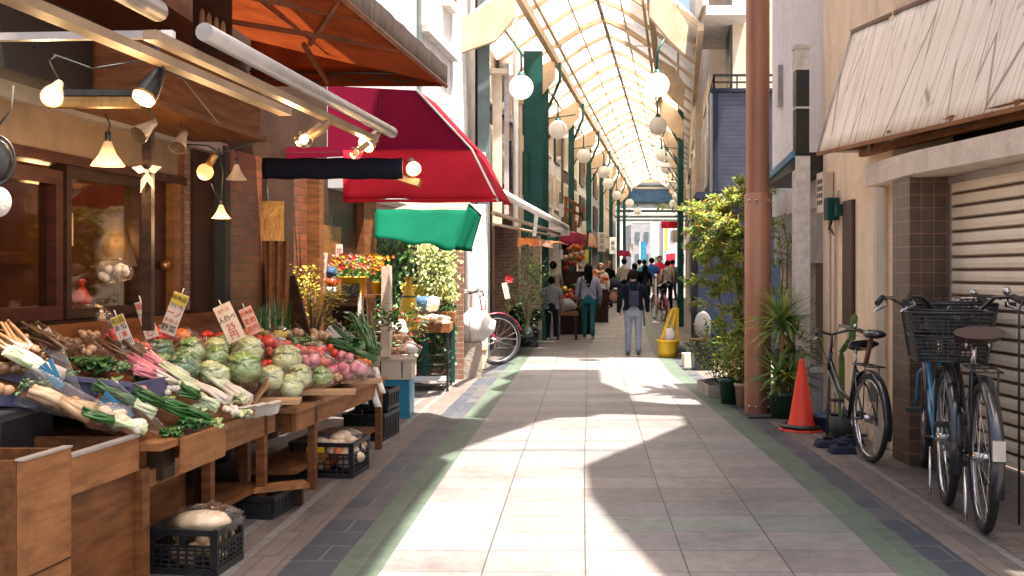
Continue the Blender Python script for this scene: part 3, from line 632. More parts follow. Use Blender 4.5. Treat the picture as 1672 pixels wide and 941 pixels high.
mb.build('dark_leaves', 'leaf_dark', iv); mc.build('light_leaves', 'leaf_mid', iv); mw.build('pale_creeper', 'ivy_pale', iv)
solo(MB().box(P(747, 460, 15.0), (.17, .4, 3.4)), 'brick_pier', 'brick_plain', 'narrow brick pier at the edge of the ivy wall', 'wall')
solo(MB().lathe([(.19, 0), (.19, 2.62), (.001, 2.62)], (P(778, 445, 17.3).x, 17.3, 0), 20), 'round_pillar', mat('pillar_paint', (.42, .36, .33), (.32, .26, .24), rough=.6, sc=3, dirt=.6), 'pale round concrete pillar beside the covered bicycle basket', 'pillar')
t = thing('steel_column', 'tall grey green steel column rising past the white building', 'column', (P(790, 445, 17.75).x, 17.75, 0))
MB().box((P(790, 445, 17.75).x, 17.75, 4.5), (.2, .2, 9)).build('shaft', 'grey_green_steel', t)
MB().box(P(789, 262, 17.6), (.09, .1, .26)).build('junction_box', 'white_plastic', t)

# ================================================================= RIGHT SIDE BUILDINGS
sb = thing('shutter_shop', 'cream shop front with closed slatted roller shutter behind the bicycles', 'building', (3.4, 7.5, 0))
g = []; ns = 46
xs = lambda y: 3.40 + (8.05 - y) * .04
mb = MB(); z0, z1 = .16, 2.2; cnt = 21
for i in range(cnt):
    za, zb = z0 + (z1 - z0) * i / cnt, z0 + (z1 - z0) * (i + 1) / cnt; h = zb - za
    prof = [(.0, za), (-.004, za + h * .06), (-.022, za + h * .16), (-.026, za + h * .5), (-.022, za + h * .84), (-.004, za + h * .95), (.0, zb)]
    mb.sheet([[Vector((xs(8.0) + dx, 8.0, z)), Vector((xs(4.5) + dx, 4.5, z))] for dx, z in prof], 0, False)
sh = mb.build('roller_shutter', 'cream_slat' if 'cream_slat' in M else mat('cream_slat', (.90, .79, .62), (.84, .72, .55), rough=.4, sc=3, bump=.04, dirt=.3), sb)
mb = MB()
for i in range(1, cnt): zz = z0 + (z1 - z0) * i / cnt; mb.beam((xs(8.0) - .009, 7.99, zz), (xs(4.5) - .009, 4.5, zz), .02, .008)
mb.build('slat_seams', mat('seam_brown', (.10, .05, .03), rough=.8), sb)
MB().box((3.44, 6.25, .08), (.1, 3.5, .15)).build('bottom_rail', 'steel_rail', sb)
MB().box((3.41, 8.03, 1.2), (.07, .06, 2.4)).build('shutter_guide', 'steel_rail', sb)
MB().beam((3.40, 8.02, 2.205), (3.52, 4.5, 2.205), .08, .05).build('shutter_box', 'steel_rail', sb)
MB().hexa([(3.02, 8.9, 2.23), (3.04, 7.95, 2.25), (3.50, 4.5, 2.25), (3.75, 8.9, 2.25)], [(3.02, 8.9, 2.42), (3.04, 7.95, 2.42), (3.50, 4.5, 2.42), (3.75, 8.9, 2.42)]).build('lintel', 'concrete', sb)
pc = MB().box((3.32, 8.22, 1.14), (.50, .36, 2.28)); po = pc.build('tiled_pier', 'brown_tile', sb)
MB().box((3.85, 6.6, 5.2), (.4, 4.4, 5.0)).build('upper_wall', 'cream_wall', sb); MB().box((3.86, 6.7, 2.56), (.3, 4.2, .28)).build('wall_recess', 'wood_dark', sb)
pl_ = MB().box(P(1650, 498, 6.95) + Vector((-.0, 0, 0)), (.008, .145, .038)); plo = pl_.build('nameplate', 'dark_metal', sb)

cw = thing('cream_house', 'cream rendered house with a narrow brown louvred window', 'building', (3.3, 9.5, 0))
MB().box((3.95, 9.73, 2.6), (1.5, 1.96, 5.2)).build('wall', 'cream_wall', cw)
wd_ = MB().box((3.19, 9.84, 1.59), (.05, .28, 1.18)); wo = wd_.build('louvred_window', 'brown_shutter', cw)
MB().box((3.185, 9.84, .985), (.08, .34, .03)).build('sill', 'steel_rail', wo)
MB().tube([(3.16, 8.9, 0), (3.16, 8.9, 2.25)], .028).build('downpipe', 'steel_rail', cw)
MB().tube([(3.18, 10.25, .1), (3.18, 10.25, 2.1), (3.18, 10.15, 2.3)], .012).build('cable_pipe', 'cream_render', cw)
MB().tube([(3.18, 10.45, .1), (3.18, 10.45, 2.3)], .02).build('cable_pipe', 'cream_render', cw)
t = thing('meter_box', 'beige ribbed meter box on the cream house above the green box', 'meter box', P(1347, 330, 10.1))
MB().box((3.14, 10.45, 2.30), (.1, .22, .40)).build('case', 'crate_cream', t)
for i in range(4):
    for j in range(3): MB().box((3.088, 10.39 + j * .06, 2.20 + i * .07), (.004, .035, .045)).build('grille', 'dark_metal', t)
t = thing('green_switch_box', 'green switch box with dangling wires on the cream house', 'switch box', P(1357, 345, 9.9))
MB().box((3.13, 10.2, 2.12), (.12, .12, .22)).build('case', 'green_steel', t, bevel=.01); MB().box((3.16, 10.02, 2.10), (.09, .07, .11)).build('small_case', 'green_steel', t)
for k in range(4): MB().tube([(3.13, 10.17 + k * .02, 2.01), (3.11, 10.18 + k * .02, 1.92), (3.14, 10.15 + k * .015, 1.86 + .02 * k)], .005, 5).build('wire', 'dark_metal', t)

cc = thing('cream_canopy', 'big cream awning with dark wandering streaks over the shutter shop', 'awning', (3.0, 8, 2.58))
A_, B_ = Vector((2.76, 9.4, 2.58)), Vector((3.42, 6.2, 2.58)); Cc, Dd = Vector((3.42 + .38, 6.2, 3.70)), Vector((3.07, 9.4, 3.66))
mb = MB(); n1, n2 = 12, 8
for i in range(n2 + 1):
    for j in range(n1 + 1):
        u, v = j / n1, i / n2; p = (A_ * (1 - u) + B_ * u) * (1 - v) + (Dd * (1 - u) + Cc * u) * v
        mb.uv[len(mb.v)] = (u * 3.3, v * 1.15); mb.v.append(p + Vector((-.008 * math.sin(u * 30), 0, 0)))
for i in range(n2):
    for j in range(n1): q_ = i * (n1 + 1) + j; mb.f.append([q_, q_ + n1 + 1, q_ + n1 + 2, q_ + 1]); mb.sm.append(True)
mb.solid = -.006; mb.build('fabric', 'canopy_cream', cc)
MB().poly([A_, Dd, Vector((3.2, 9.4, 3.66)), Vector((3.2, 9.4, 2.58))], .008).build('end_panel', 'canopy_cream', cc)
MB().beam(A_ + Vector((0, 0, -.012)), B_ + Vector((0, 0, -.012)), .025, .03).build('bottom_bar', 'wood_pale', cc)
MB().beam(Dd + Vector((0, 0, .012)), Cc + Vector((0, 0, .012)), .03, .03).build('top_bar', 'beige_board', cc)
MB().tube([A_, Dd], .012).build('end_bar', 'steel_rail', cc)
MB().poly([Vector((2.80, 9.38, 2.62)), Vector((3.42, 6.2, 2.62)), Vector((3.75, 6.2, 2.74)), Vector((3.7, 9.38, 2.74))], .02).build('ceiling_board', 'wood', cc)
for y, x0 in ((9.2, 2.84), (8.3, 3.0), (7.5, 3.16), (6.8, 3.3)):
    MB().beam((x0, y, 2.60), (3.62, y + .1, 2.66), .05, .06).build('rib', 'wood_pale', cc)
MB().beam((3.12, 9.3, 2.56), (3.6, 6.3, 2.58), .05, .06).build('rail', 'wood_pale', cc)
MB().beam((3.05, 8.9, 2.52), (3.05, 8.9, 2.62), .02, .02).build('bracket', 'steel_rail', cc)

lb_ = thing('lilac_house', 'tall pale lilac rendered house beyond the white post', 'building', (3.5, 11.7, 0))
MB().box((4.3, 11.85, 3.6), (2.0, 2.7, 2.8)).build('wall', 'lilac_wall', lb_)
MB().box((4.3, 11.85, 2.1), (1.96, 2.68, 1.0)).build('cladding', 'lilac_cladding', lb_)
MB().box((4.34, 11.85, 1.0), (1.9, 2.6, 2.0)).build('lower_wall', 'taupe', lb_)
MB().box((3.28, 12.75, 3.78), (.08, .12, .5)).build('window_frame', 'steel_rail', lb_)
dro = MB().box((3.37, 11.2, .95), (.06, .5, 1.9)).build('door', 'brown_shutter', lb_)
MB().box((3.33, 11.0, 1.05), (.03, .03, .25)).build('handle', 'chrome', dro)
MB().box((3.32, 10.98, 1.35), (.03, .07, .25)).build('intercom', 'white_plastic', lb_)
t = thing('door_hood', 'dark flat porch roof with a blue edge behind the white post', 'roof', (3.1, 11.3, 2.5))
MB().hexa([(2.86, 11.9, 2.46), (2.92, 10.75, 2.56), (3.36, 10.75, 2.56), (3.36, 11.9, 2.46)], [(2.86, 11.9, 2.52), (2.92, 10.75, 2.74), (3.36, 10.75, 2.74), (3.36, 11.9, 2.52)]).build('hood', 'dark_metal', t)
MB().beam((2.845, 11.9, 2.5), (2.905, 10.74, 2.72), .03, .07).build('edge_strip', 'bike_blue', t)
t = thing('white_post', 'weathered white steel post with a black upper panel', 'post', P(1308, 700, 10.8))
px_ = P(1308, 445, 10.8).x
MB().box((px_, 10.8, 1.35), (.15, .14, 2.7)).build('shaft', 'white_paint', t); MB().box((px_, 10.8, 2.72 + .55), (.135, .13, 1.08)).build('black_panel', 'dark_metal', t)
MB().box((px_, 10.8, 3.5 + .06 + .14), (.145, .14, .22)).build('cap_block', 'white_paint', t); MB().box((px_, 10.8, 3.83), (.16, .16, .04)).build('cap', 'white_paint', t)
MB().box((px_, 10.8, 3.2), (.142, .136, .02)).build('joint_band', 'white_paint', t)

t = thing('copper_column', 'thick copper coloured steel column beside the potted yucca', 'column', (2.62, 11.1, 0))
MB().lathe([(.138, 0), (.138, 2.33), (.128, 2.34)], (2.62, 11.1, 0), 40).build('lower_sleeve', 'copper', t)
MB().lathe([(.124, 2.33), (.124, 7)], (2.62, 11.1, 0), 40).build('upper_shaft', 'copper', t)
for z in (.08, 2.26):
    for a in (-2.5, -1.9, -.9): MB().ball((2.62 + .138 * math.cos(a), 11.1 + .138 * math.sin(a), z), .016, 8).build('bolt', 'steel', t)

bb = thing('blue_building', 'slate blue two storey building with ribbed cladding behind the bamboo', 'building', (3.6, 18, 0))
y0 = 17.75; D2 = .149
def rb(l0, l1, ya, yb, z0, z1): return MB().hexa([(l0+D2*ya,ya,z0),(l1+D2*ya,ya,z0),(l1+D2*yb,yb,z0),(l0+D2*yb,yb,z0)],[(l0+D2*ya,ya,z1),(l1+D2*ya,ya,z1),(l1+D2*yb,yb,z1),(l0+D2*yb,yb,z1)])
lf = P(1140, 445, y0).x - D2 * y0
rb(lf, lf + 1.9, y0, 23, 0, 2.75).build('lower_wall', 'blue_wall', bb)
rb(lf - .04, lf + 1.9, y0 - .05, 23, 2.75, 2.87).build('ledge', 'blue_wall', bb)
rb(lf + .22, lf + 1.9, y0 + .02, 23, 2.87, 4.6).build('upper_wall', 'grey_wall', bb)
l1_ = P(1166, 445, y0).x
MB().box(((l1_ + 4.8) / 2 + .05, y0 + .0, 3.72), (4.8 - l1_, .06, 1.66)).build('ribbed_cladding', 'blue_cladding', bb)
MB().box((l1_ + .02, y0 - .02, 3.72), (.07, .08, 1.7)).build('corner_trim', 'blue_wall', bb)
MB().box(((l1_ + 4.8) / 2, y0 - .01, 4.60), (4.8 - l1_ + .1, .12, .06)).build('roof_trim', 'blue_wall', bb)
rl = MB().beam((l1_, y0, 4.86), (4.8, y0, 4.86), .04, .04); rl.beam((l1_, y0, 4.74), (4.8, y0, 4.74), .03, .03); rl.beam((l1_, y0, 4.86), (l1_ + .149 * 5, y0 + 5, 4.86), .04, .04); rl.beam((l1_, y0, 4.74), (l1_ + .149 * 5, y0 + 5, 4.74), .03, .03)
for k in range(4): rl.beam((l1_ + .3 * k * 1.3, y0, 4.6), (l1_ + .3 * k * 1.3, y0, 4.88), .025, .025)
for k in range(4): rl.beam((l1_ + .149 * k * 1.4, y0 + k * 1.4, 4.6), (l1_ + .149 * k * 1.4, y0 + k * 1.4, 4.88), .025, .025)
rl.build('terrace_railing', 'dark_metal', bb)
w_ = rb(lf + .19, lf + .23, 19.6, 20.7, 3.1, 4.1).build('window', 'white_paint', bb); rb(lf + .18, lf + .195, 19.7, 20.6, 3.18, 4.02).build('pane', 'window_glass', w_)
MB().tube([(lf + .20 + D2 * 18.4, 18.4, 2.9), (lf + .20 + D2 * 18.4, 18.4, 4.6)], .03).build('downpipe', 'steel_rail', bb)

ct = thing('cream_tower', 'tall cream apartment block with a jutting balcony above the blue building', 'building', (4.3, 20, 0))
lt = .78
rb(lt + .35, lt + 3, 17.95, 24, 0, 14).build('wall', 'cream_render', ct)
rb(lt + .05, lt + .4, 20.6, 24, 0, 14).build('pier', 'cream_render', ct)
bx = [P(1153, 20, 17.3), P(1224, 20, 17.3), P(1191, 83, 20.0), P(1131, 83, 20.0)]
zb = 5.78
bs = [Vector((p.x, p.y, zb)) for p in bx]
bal = MB().hexa([bs[0], bs[1], bs[2], bs[3]], [v + Vector((0, 0, .16)) for v in bs]).build('balcony', 'pale_concrete', ct)
fr = MB().hexa([bs[0] + Vector((-.06, 0, .16)), bs[0] + Vector((.04, 0, .16)), bs[3] + Vector((.04, 0, .16)), bs[3] + Vector((-.06, 0, .16))], [bs[0] + Vector((-.06, 0, 1.3)), bs[0] + Vector((.04, 0, 1.3)), bs[3] + Vector((.04, 0, 1.3)), bs[3] + Vector((-.06, 0, 1.3))]); fr.build('parapet', 'white_paint', bal)
w_ = rb(lt + .31, lt + .36, 18.0, 19.2, 4.75, 6.2).build('window', 'grey_green_steel', ct); rb(lt + .29, lt + .315, 18.08, 19.1, 4.85, 6.1).build('pane', 'window_glass', w_)
# ================================================================= ARCADE
D3 = .16
AC = lambda y: 1.75 + D3 * (y - 21)
def A(o, y, z): return Vector((AC(y) + o, y, z))
PROF = [(-2.15, 5.55), (-1.6, 6.0), (-1.05, 6.35), (-.5, 6.72), (0, 6.95), (.5, 6.72), (1.05, 6.35), (1.6, 6.0), (2.0, 5.6)]
Y0, Y1 = 17.4, 60.0
ar = thing('arcade_roof', 'long arched arcade roof of pale translucent sheets on cream ribs', 'roof', (AC(30), 38, 5.5))
mb = MB(); y = Y0; rg = random.Random(3)
while y < Y1:
    y2 = min(Y1, y + rg.uniform(1.6, 3.6)); mb.sheet([[A(o, yy, z + .05) for o, z in PROF] for yy in (y, (y + y2) / 2, y2)], .01); y = y2 + rg.choice((.03, .05, .10))
mb.build('roof_sheets', 'roof_sheet', ar)
y = Y0 + .05; k = 0
while y < Y1:
    thick = (k % 3 == 0)
    mb = MB(); pts = [A(o, y, z) for o, z in PROF[2:7]]; w = .12 if thick else .075
    for a, b_ in zip(pts, pts[1:]): mb.beam(a, b_, w, w * 1.1)
    for s_ in (0, 6): mb.beam(A(*[PROF[s_][0]], y, PROF[s_][1]) if False else A(PROF[s_][0], y, PROF[s_][1]), A(PROF[s_ + 2][0], y, PROF[s_ + 2][1]), .05, .06)
    if thick: mb.beam(A(-1.05, y, 6.35), A(1.05, y, 6.35) + Vector((0, 0, 0.0)), .02, .02)
    mb.build('rib', 'arcade_cream', ar); y += 1.62 if y < 40 else 2.2; k += 1
for o, z, w, h, m_ in ((0, 6.93, .07, .08, 'grey_wall'), (-.5, 6.70, .03, .03, 'arcade_cream'), (.5, 6.70, .03, .03, 'arcade_cream'), (-1.6, 5.98, .04, .04, 'arcade_cream'), (1.6, 5.98, .04, .04, 'arcade_cream'), (-.97, 6.38, .05, .06, 'arcade_cream'), (.97, 6.38, .05, .06, 'arcade_cream')):
    MB().beam(A(o, Y0, z), A(o, Y1, z), w, h).build('purlin', m_, ar)
for o in (-1.12, 1.12): MB().beam(A(o, Y0, 6.22), A(o, Y1, 6.22), .11, .17).build('main_beam', 'arcade_cream', ar)
MB().beam(A(-2.1, Y0, 5.55), A(-2.1, Y1, 5.55), .12, .14).build('eaves_beam', 'arcade_cream', ar); MB().beam(A(1.98, Y0, 5.6), A(1.98, Y1, 5.6), .1, .12).build('eaves_beam', 'arcade_cream', ar)
cys = [17.4, 23.0, 28.6, 34.2, 39.8, 45.4, 51.0, 56.6]
for y in cys:                                                     # curved cream gussets out to the walls
    for s_ in (-1, 1):
        pts = [A(s_ * 1.12, y, 6.22), A(s_ * 1.12, y, 5.75), A(s_ * 1.45, y, 5.35), A(s_ * (2.1 if s_ < 0 else 1.7), y, 5.12), A(s_ * (2.2 if s_ < 0 else 1.75), y, 5.6), A(s_ * 1.5, y, 6.0)]
        if s_ > 0: pts = pts[::-1]
        MB().poly(pts, .12).build('gusset', 'arcade_cream', ar)
# thin transverse shading battens above the sheets (stripe the light)
# green columns with lamp brackets and globes
def col_arm(i, y, s_):
    o = -1.35 if s_ < 0 else 1.66
    lb = ('green steel arcade column on the shop side', 'green steel arcade column on the blue building side')[s_ > 0]
    t = thing('arcade_column', lb, 'column', A(o, y, 0), 'green columns along the left of the arcade' if s_ < 0 else 'green columns along the right of the arcade')
    MB().box(A(o, y, 3.0), (.15, .2, 6.0)).build('shaft', 'green_steel', t)
    gx = A(o * .76, y, 0).x
    MB().tube([A(o, y, 5.0), A(o * .9, y, 5.3), Vector((gx, y, 5.75)), Vector((gx, y, 6.15))], .035, 8).build('curved_arm', 'green_steel', t)
    MB().tube([A(o, y, 4.35), Vector((gx - .35 * 0, y, 4.95)), Vector((gx, y, 4.72))], .02, 6).build('lamp_arm', 'green_steel', t)
    MB().tube([A(o, y, 4.9), A(o * .5, y, 5.0)], .012, 6).build('cross_rod', 'green_steel', t)
for i, y in enumerate(cys):
    if i > 0: col_arm(i, y + .1, -1)
    if i > 1: col_arm(i, y + .1, 1)
def globe(px, py, rpx, i, side, nm):
    Y = .2 * F / rpx; c = P(px, py, Y)
    t = thing('globe_lamp', nm, 'lamp', c - Vector((0, 0, .2)), 'globe lamps hanging along the arcade')
    MB().ball(c, .2, 24).build('globe_shade', 'globe', t)
    MB().lathe([(.001, .25), (.05, .25), (.07, .19), (.075, .17)], c, 14).build('collar', 'green_steel', t)
    MB().tube([c + Vector((0, 0, .24)), c + Vector((0, 0, .55)), c + Vector((-.12 * side * -1 if side > 0 else -.12, 0, .75))], .018, 6).build('bracket', 'green_steel', t)
od = ['nearest', 'second nearest', 'third nearest', 'fourth nearest', 'fifth nearest', 'sixth nearest', 'seventh nearest', 'eighth nearest', 'ninth nearest']
for i, (x, y, r) in enumerate(((851, 143, 20), (911, 212, 15.5), (953, 255, 12), (986, 281, 10.3), (993, 300, 9), (1007, 319, 7.7), (1028, 332, 7), (1041, 345, 6.3))):
    globe(x, y, r, i, -1, od[i] + ' white globe lamp on the left row of the arcade')
for i, (x, y, r) in enumerate(((1073, 139, 20), (1074, 206, 15), (1080, 254, 10.5), (1088, 275, 9.6), (1098, 303, 8.3), (1105, 320, 7.6), (1100, 333, 7))):
    globe(x, y, r, i, 1, od[i] + ' white globe lamp on the right row of the arcade')
for i, (x, y, r) in enumerate(((1086, 254, 9), (1093, 292, 7))): globe(x + 5, y, r, i, 1, ('cream globe lamp just behind the third nearest on the right row', 'cream globe lamp tucked behind the fourth nearest on the right row')[i])

# ---------------- left terrace of arcade shops
wallc = [('grey_wall', 'grey'), ('brick_plain', 'brick'), ('cream_render', 'cream'), ('pale_concrete', 'pale grey'), ('brown_wall', 'brown'), ('white_paint', 'white'), ('grey_wall', 'dull grey'), ('cream_render', 'pale cream')]
def unit(name, label, o0, o1, ya, yb, z1, m_, side, seed):
    rnd = random.Random(seed)
    t = thing(name, label, 'building', A(o0, (ya + yb) / 2, 0))
    q = lambda o, y, z: A(o, y, z)
    def bx_(a, b_, c, d, e_, f): return MB().hexa([q(a, c, e_), q(b_, c, e_), q(b_, d, e_), q(a, d, e_)], [q(a, c, f), q(b_, c, f), q(b_, d, f), q(a, d, f)])
    s = side
    bx_(min(o0, o1), max(o0, o1), ya, yb - .04, 2.7, z1).build('upper_wall', m_, t)
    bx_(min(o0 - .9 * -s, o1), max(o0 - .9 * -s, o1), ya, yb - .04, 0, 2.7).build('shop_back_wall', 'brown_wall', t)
    for k in (0, 1): 
        yy = ya + k * (yb - ya - .3); bx_(min(o0, o0 + s * .9), max(o0, o0 + s * .9), yy, yy + .25, 0, 2.7).build('side_wall', m_, t)
    nwin = 2; L_ = (yb - ya)
    for k in range(nwin):
        a = ya + L_ * (.12 + k * .45); b_ = a + L_ * .3
        for zz in (3.3, 4.7):
            f_ = bx_(min(o0 - s * .06, o0), max(o0 - s * .06, o0), a, b_, zz, zz + 1.0).build('window', 'white_paint' if rnd.random() < .6 else 'dark_metal', t)
            bx_(min(o0 - s * .065, o0 - s * .05), max(o0 - s * .065, o0 - s * .05) + .004, a + .08, b_ - .08, zz + .08, zz + .92).build('pane', 'window_glass', f_)
    return t, bx_
units = [(18.7, 20.2), (20.2, 23.6), (23.6, 27.5), (27.5, 32), (32, 37), (37, 43), (43, 50), (50, 60)]
nm_ = ['dark timber fronted shop beside the leaning pink bicycle', 'brick shop with a crimson awning and bright produce', 'cream shop beyond the crimson awning', 'pale grey shop with white hanging sign', 'brown shop midway down the arcade', 'white shop far along the left of the arcade', 'dull grey shop near the far left end of the arcade', 'pale cream last shop on the left of the arcade']
for i, (ya, yb) in enumerate(units):
    unit('arcade_shop', nm_[i], -2.0, -4.5, ya, yb, 7.5, wallc[(i * 1 + (0 if i else 4)) % 8][0], -1, i)
runs = [(24.5, 31), (31, 39), (39, 49), (49, 60)]
for i, (ya, yb) in enumerate(runs):
    unit('arcade_shop', ['cream terrace building just past the blue building', 'grey terrace building halfway along the right of the arcade', 'white terrace building far along the right of the arcade', 'last cream building on the right of the arcade'][i], 2.0, 4.5, ya, yb, 7.5, ['cream_render', 'grey_wall', 'white_paint', 'cream_render'][i], 1, 50 + i)
# dark green tall panel and blue downpipe, louvre strip
pt = P(868, 235, 19.8)
t = thing('green_facade_panel', 'very tall dark green panel behind the nearest globe lamp', 'panel', (pt.x, 19.8, 2.3)); MB().box((pt.x + .03, 19.8, 3.95), (.36, .12, 3.5)).build('panel', 'green_steel', t); MB().box((pt.x - .02, 19.72, 3.0), (.03, .05, 1.6)).build('seam_bar', 'green_steel', t)
x_ = P(842, 400, 18.2).x; solo(MB().tube([(x_, 18.2, 2.3), (x_, 18.2, 6)], .05, 12), 'drainpipe', 'white_plastic', 'pale blue white drainpipe beside the dark green panel', 'pipe')
t = thing('vent_column', 'ribbed beige duct standing beside the grey green column', 'duct', P(812, 445, 17.9)); xx = P(812, 445, 17.9).x; MB().box((xx, 17.9, 3.6), (.16, .14, 2.6)).build('duct', 'cream_render', t); MB().box((xx + .16, 18.0, 3.8), (.08, .1, 2.6)).build('louvre', 'lilac_cladding', t); MB().box((xx + .02, 17.8, 4.93), (.3, .2, .08)).build('cap', 'cream_render', t)
# white folding awning
t = thing('white_folding_awning', 'white awning folded on slanting arms past the crimson awning', 'awning', P(812, 312, 13.2))
a_, b_ = P(812, 312, 13.2), P(926, 372, 21)
MB().tube([a_, b_], .055, 12).build('roller', 'white_plastic', t); MB().tube([a_ + Vector((-.05, 0, -.28)), b_ + Vector((-.15, 0, -.12))], .03).build('front_rail', 'rail_cream', t)
MB().tube([a_ + Vector((-.05, 0, -.42)), b_ + Vector((-.35, 0, -.15))], .02).build('rail', 'rail_cream', t); MB().beam(a_.lerp(b_, .45), a_.lerp(b_, .5) + Vector((-.1, 0, -.35)), .06, .06).build('arm_joint', 'steel', t)
MB().sheet(clothq(b_ + Vector((-.4, 0, .0)), b_ + Vector((.05, 0, 0)), b_ + Vector((.05, -.05, -.16)), b_ + Vector((-.4, 0, -.2)), 8, 4, .02), .01).build('cloth_end', 'white_cloth', t)
# awnings and signs down the left
def small_awning(pxs, m_, Y, lb, drop=.35):
    x0, x1, yt, yb = pxs
    t = thing('shop_awning', lb, 'awning', P(x0, yb, Y))
    MB().sheet(clothq(P(x0, yt, Y), P(x1, yt + 2, Y), P(x1 + 3, yb, Y - .5), P(x0 - 2, yb, Y - .5), 10, 5, .015), .004).build('fabric', m_, t)
    MB().poly([P(x1, yt + 2, Y), P(x1, yt + 2, Y) + Vector((.3, 2, 0)), P(x1 + 3, yb, Y - .5) + Vector((.3, 2, 0)), P(x1 + 3, yb, Y - .5)], .01).build('side_panel', m_, t)
small_awning((846, 880, 388, 402), 'carrot', 19.5, 'small orange awning at the dark timber shop')
small_awning((884, 905, 380, 396), 'green_fabric', 23.2, 'little green awning before the crimson shop awning')
small_awning((903, 944, 378, 398), 'red_fabric', 24.0, 'crimson shop awning over the bright produce')
small_awning((962, 968, 380, 404), 'peach_fabric', 30.0, 'peach awning beyond a green column')
small_awning((1011, 1025, 408, 419), 'red_fabric', 44.0, 'small red awning deep in the arcade')
small_awning((886, 910, 392, 397), 'carrot', 22.6, 'narrow orange red awning strip below the little green awning')
def hang_sign(x0, x1, y0_, y1_, Y, lb, m_='white_plastic', txt=None, ink='ink_black'):
    c = P((x0 + x1) / 2, (y0_ + y1_) / 2, Y); w, h = (x1 - x0) * Y / F, (y1_ - y0_) * Y / F
    t = thing('hanging_sign', lb, 'sign', c - Vector((0, 0, h / 2)))
    MB().box(c, (w, .07, h)).build('panel', m_, t, bevel=.01); MB().tube([c + Vector((-w * .3, 0, h / 2)), c + Vector((-w * .3, 0, h / 2 + .25))], .012).build('hanger', 'dark_metal', t)
    if txt: lettering(txt, c + Vector((0, -.042, 0)), min(w * .7, h * .8 / len(txt)) , ink, t, vertical=True)
    return t
def textmesh(s, size):
    cu = bpy.data.curves.new('t', 'FONT'); cu.body = s; cu.size = size; cu.align_x = 'CENTER'; cu.align_y = 'CENTER'; cu.extrude = .0006
    o = bpy.data.objects.new('t', cu); col.objects.link(o)
    dg = bpy.context.evaluated_depsgraph_get(); me = bpy.data.meshes.new_from_object(o.evaluated_get(dg)); bpy.data.objects.remove(o)
    return me
def lettering(txt, c, size, ink, par, vertical=False, M3=None, name='lettering'):
    lines = list(txt) if vertical else txt.split('\n')
    vs_, fs_ = [], []
    for i, s in enumerate(lines):
        me = textmesh(s, size); n0 = len(vs_); dz = ((len(lines) - 1) / 2 - i) * size * 1.15
        vs_ += [Vector((v.co.x, -v.co.z, v.co.y + dz)) for v in me.vertices]; fs_ += [[n0 + k for k in p.vertices] for p in me.polygons]
    mb = MB(); m3 = M3 or Matrix.Identity(3); mb.add([m3 @ v + Vector(c) for v in vs_], fs_)
    return mb.build(name, ink, par)
hang_sign(976, 989, 380, 411, 31, 'white hanging sign with red and black lettering by the green column', txt='御茶処')
hang_sign(995, 1006, 388, 415, 37, 'narrow white hanging sign with small black characters', txt='薬局')
hang_sign(1028, 1034, 398, 414, 46, 'small blank white sign deep in the arcade')
hang_sign(950, 957, 362, 380, 28.4, 'blank white plate on a green column', 'white_plastic'); hang_sign(913, 920, 333, 355, 22.8, 'blank white plate on the nearest green column')
hang_sign(913, 919, 408, 424, 22.9, 'small low white plate on the nearest green column')
hang_sign(1080, 1107, 362, 373, 58, 'red banner with white characters across the far arcade', 'bright_red_fabric', None)
hang_sign(1098, 1112, 376, 396, 50, 'brown grey square sign on the right far along the arcade', 'taupe')
hang_sign(955, 961, 408, 430, 29.5, 'yellowish paper sign at the shop behind the woman', 'paper_yellow')
hang_sign(862, 876, 328, 352, 20.5, 'orange yellow board above the orange awning', 'flower_orange')
t = thing('carved_board', 'tan wooden balcony rack jutting above the crimson awning', 'rack', P(930, 350, 26))
for a, b_ in (((921, 322), (955, 342)), ((921, 340), (950, 352)), ((924, 322), (924, 372)), ((938, 333), (936, 376)), ((950, 342), (944, 372))): MB().beam(P(*a, 26), P(*b_, 26), .08, .07).build('bar', 'wood_pale', t)
# goods outside left shops
def pile(lb, px, py, Y, wx, hz, mats_, n, cat='produce display', r=.07):
    c = P(px, py, Y); t = thing('produce_display', lb, cat, (c.x, c.y, 0))
    MB().box((c.x, c.y, (c.z - .05) / 2), (wx, .7, max(.1, c.z - .05))).build('crate_stand', 'wood_dark', t)
    for mi, m_ in enumerate(mats_):
        mb = MB()
        for k in range(n): mb.ball((c.x + random.uniform(-.5, .5) * wx, c.y - .15 + random.uniform(-.2, .3), c.z + random.uniform(0, hz)), r * random.uniform(.7, 1.3), 7)
        mb.build('heap', m_, t)
pile('heaped red yellow and green produce at the brick shop', 940, 500, 25.5, .75, .5, ['tomato', 'flower_yellow', 'spring_green', 'carrot', 'apple'], 14)
pile('red and orange goods hanging in tiers at the brick shop', 938, 440, 26.6, .5, .9, ['tomato', 'ginger', 'carrot'], 16, 'goods')
pile('orange goods in front of the cream shop', 978, 470, 31.5, .5, .5, ['carrot', 'bread'], 12, 'goods')
t = thing('low_bench', 'low pale wooden stand beside the woman in teal trousers', 'bench', P(928, 525, 23.5)); c = P(925, 512, 23.3)
MB().box((c.x, c.y, c.z), (.5, .5, .08)).build('top', 'wood_pale', t)
for a in (-.2, .2): MB().box((c.x + a, c.y - .2, c.z / 2 - .02), (.05, .05, c.z - .04)).build('leg', 'dark_metal', t)
MB().ball((c.x, c.y, c.z + .18), .2, 12, (1.1, .8, .75), .3).build('bundle', 'grey_wall', t)

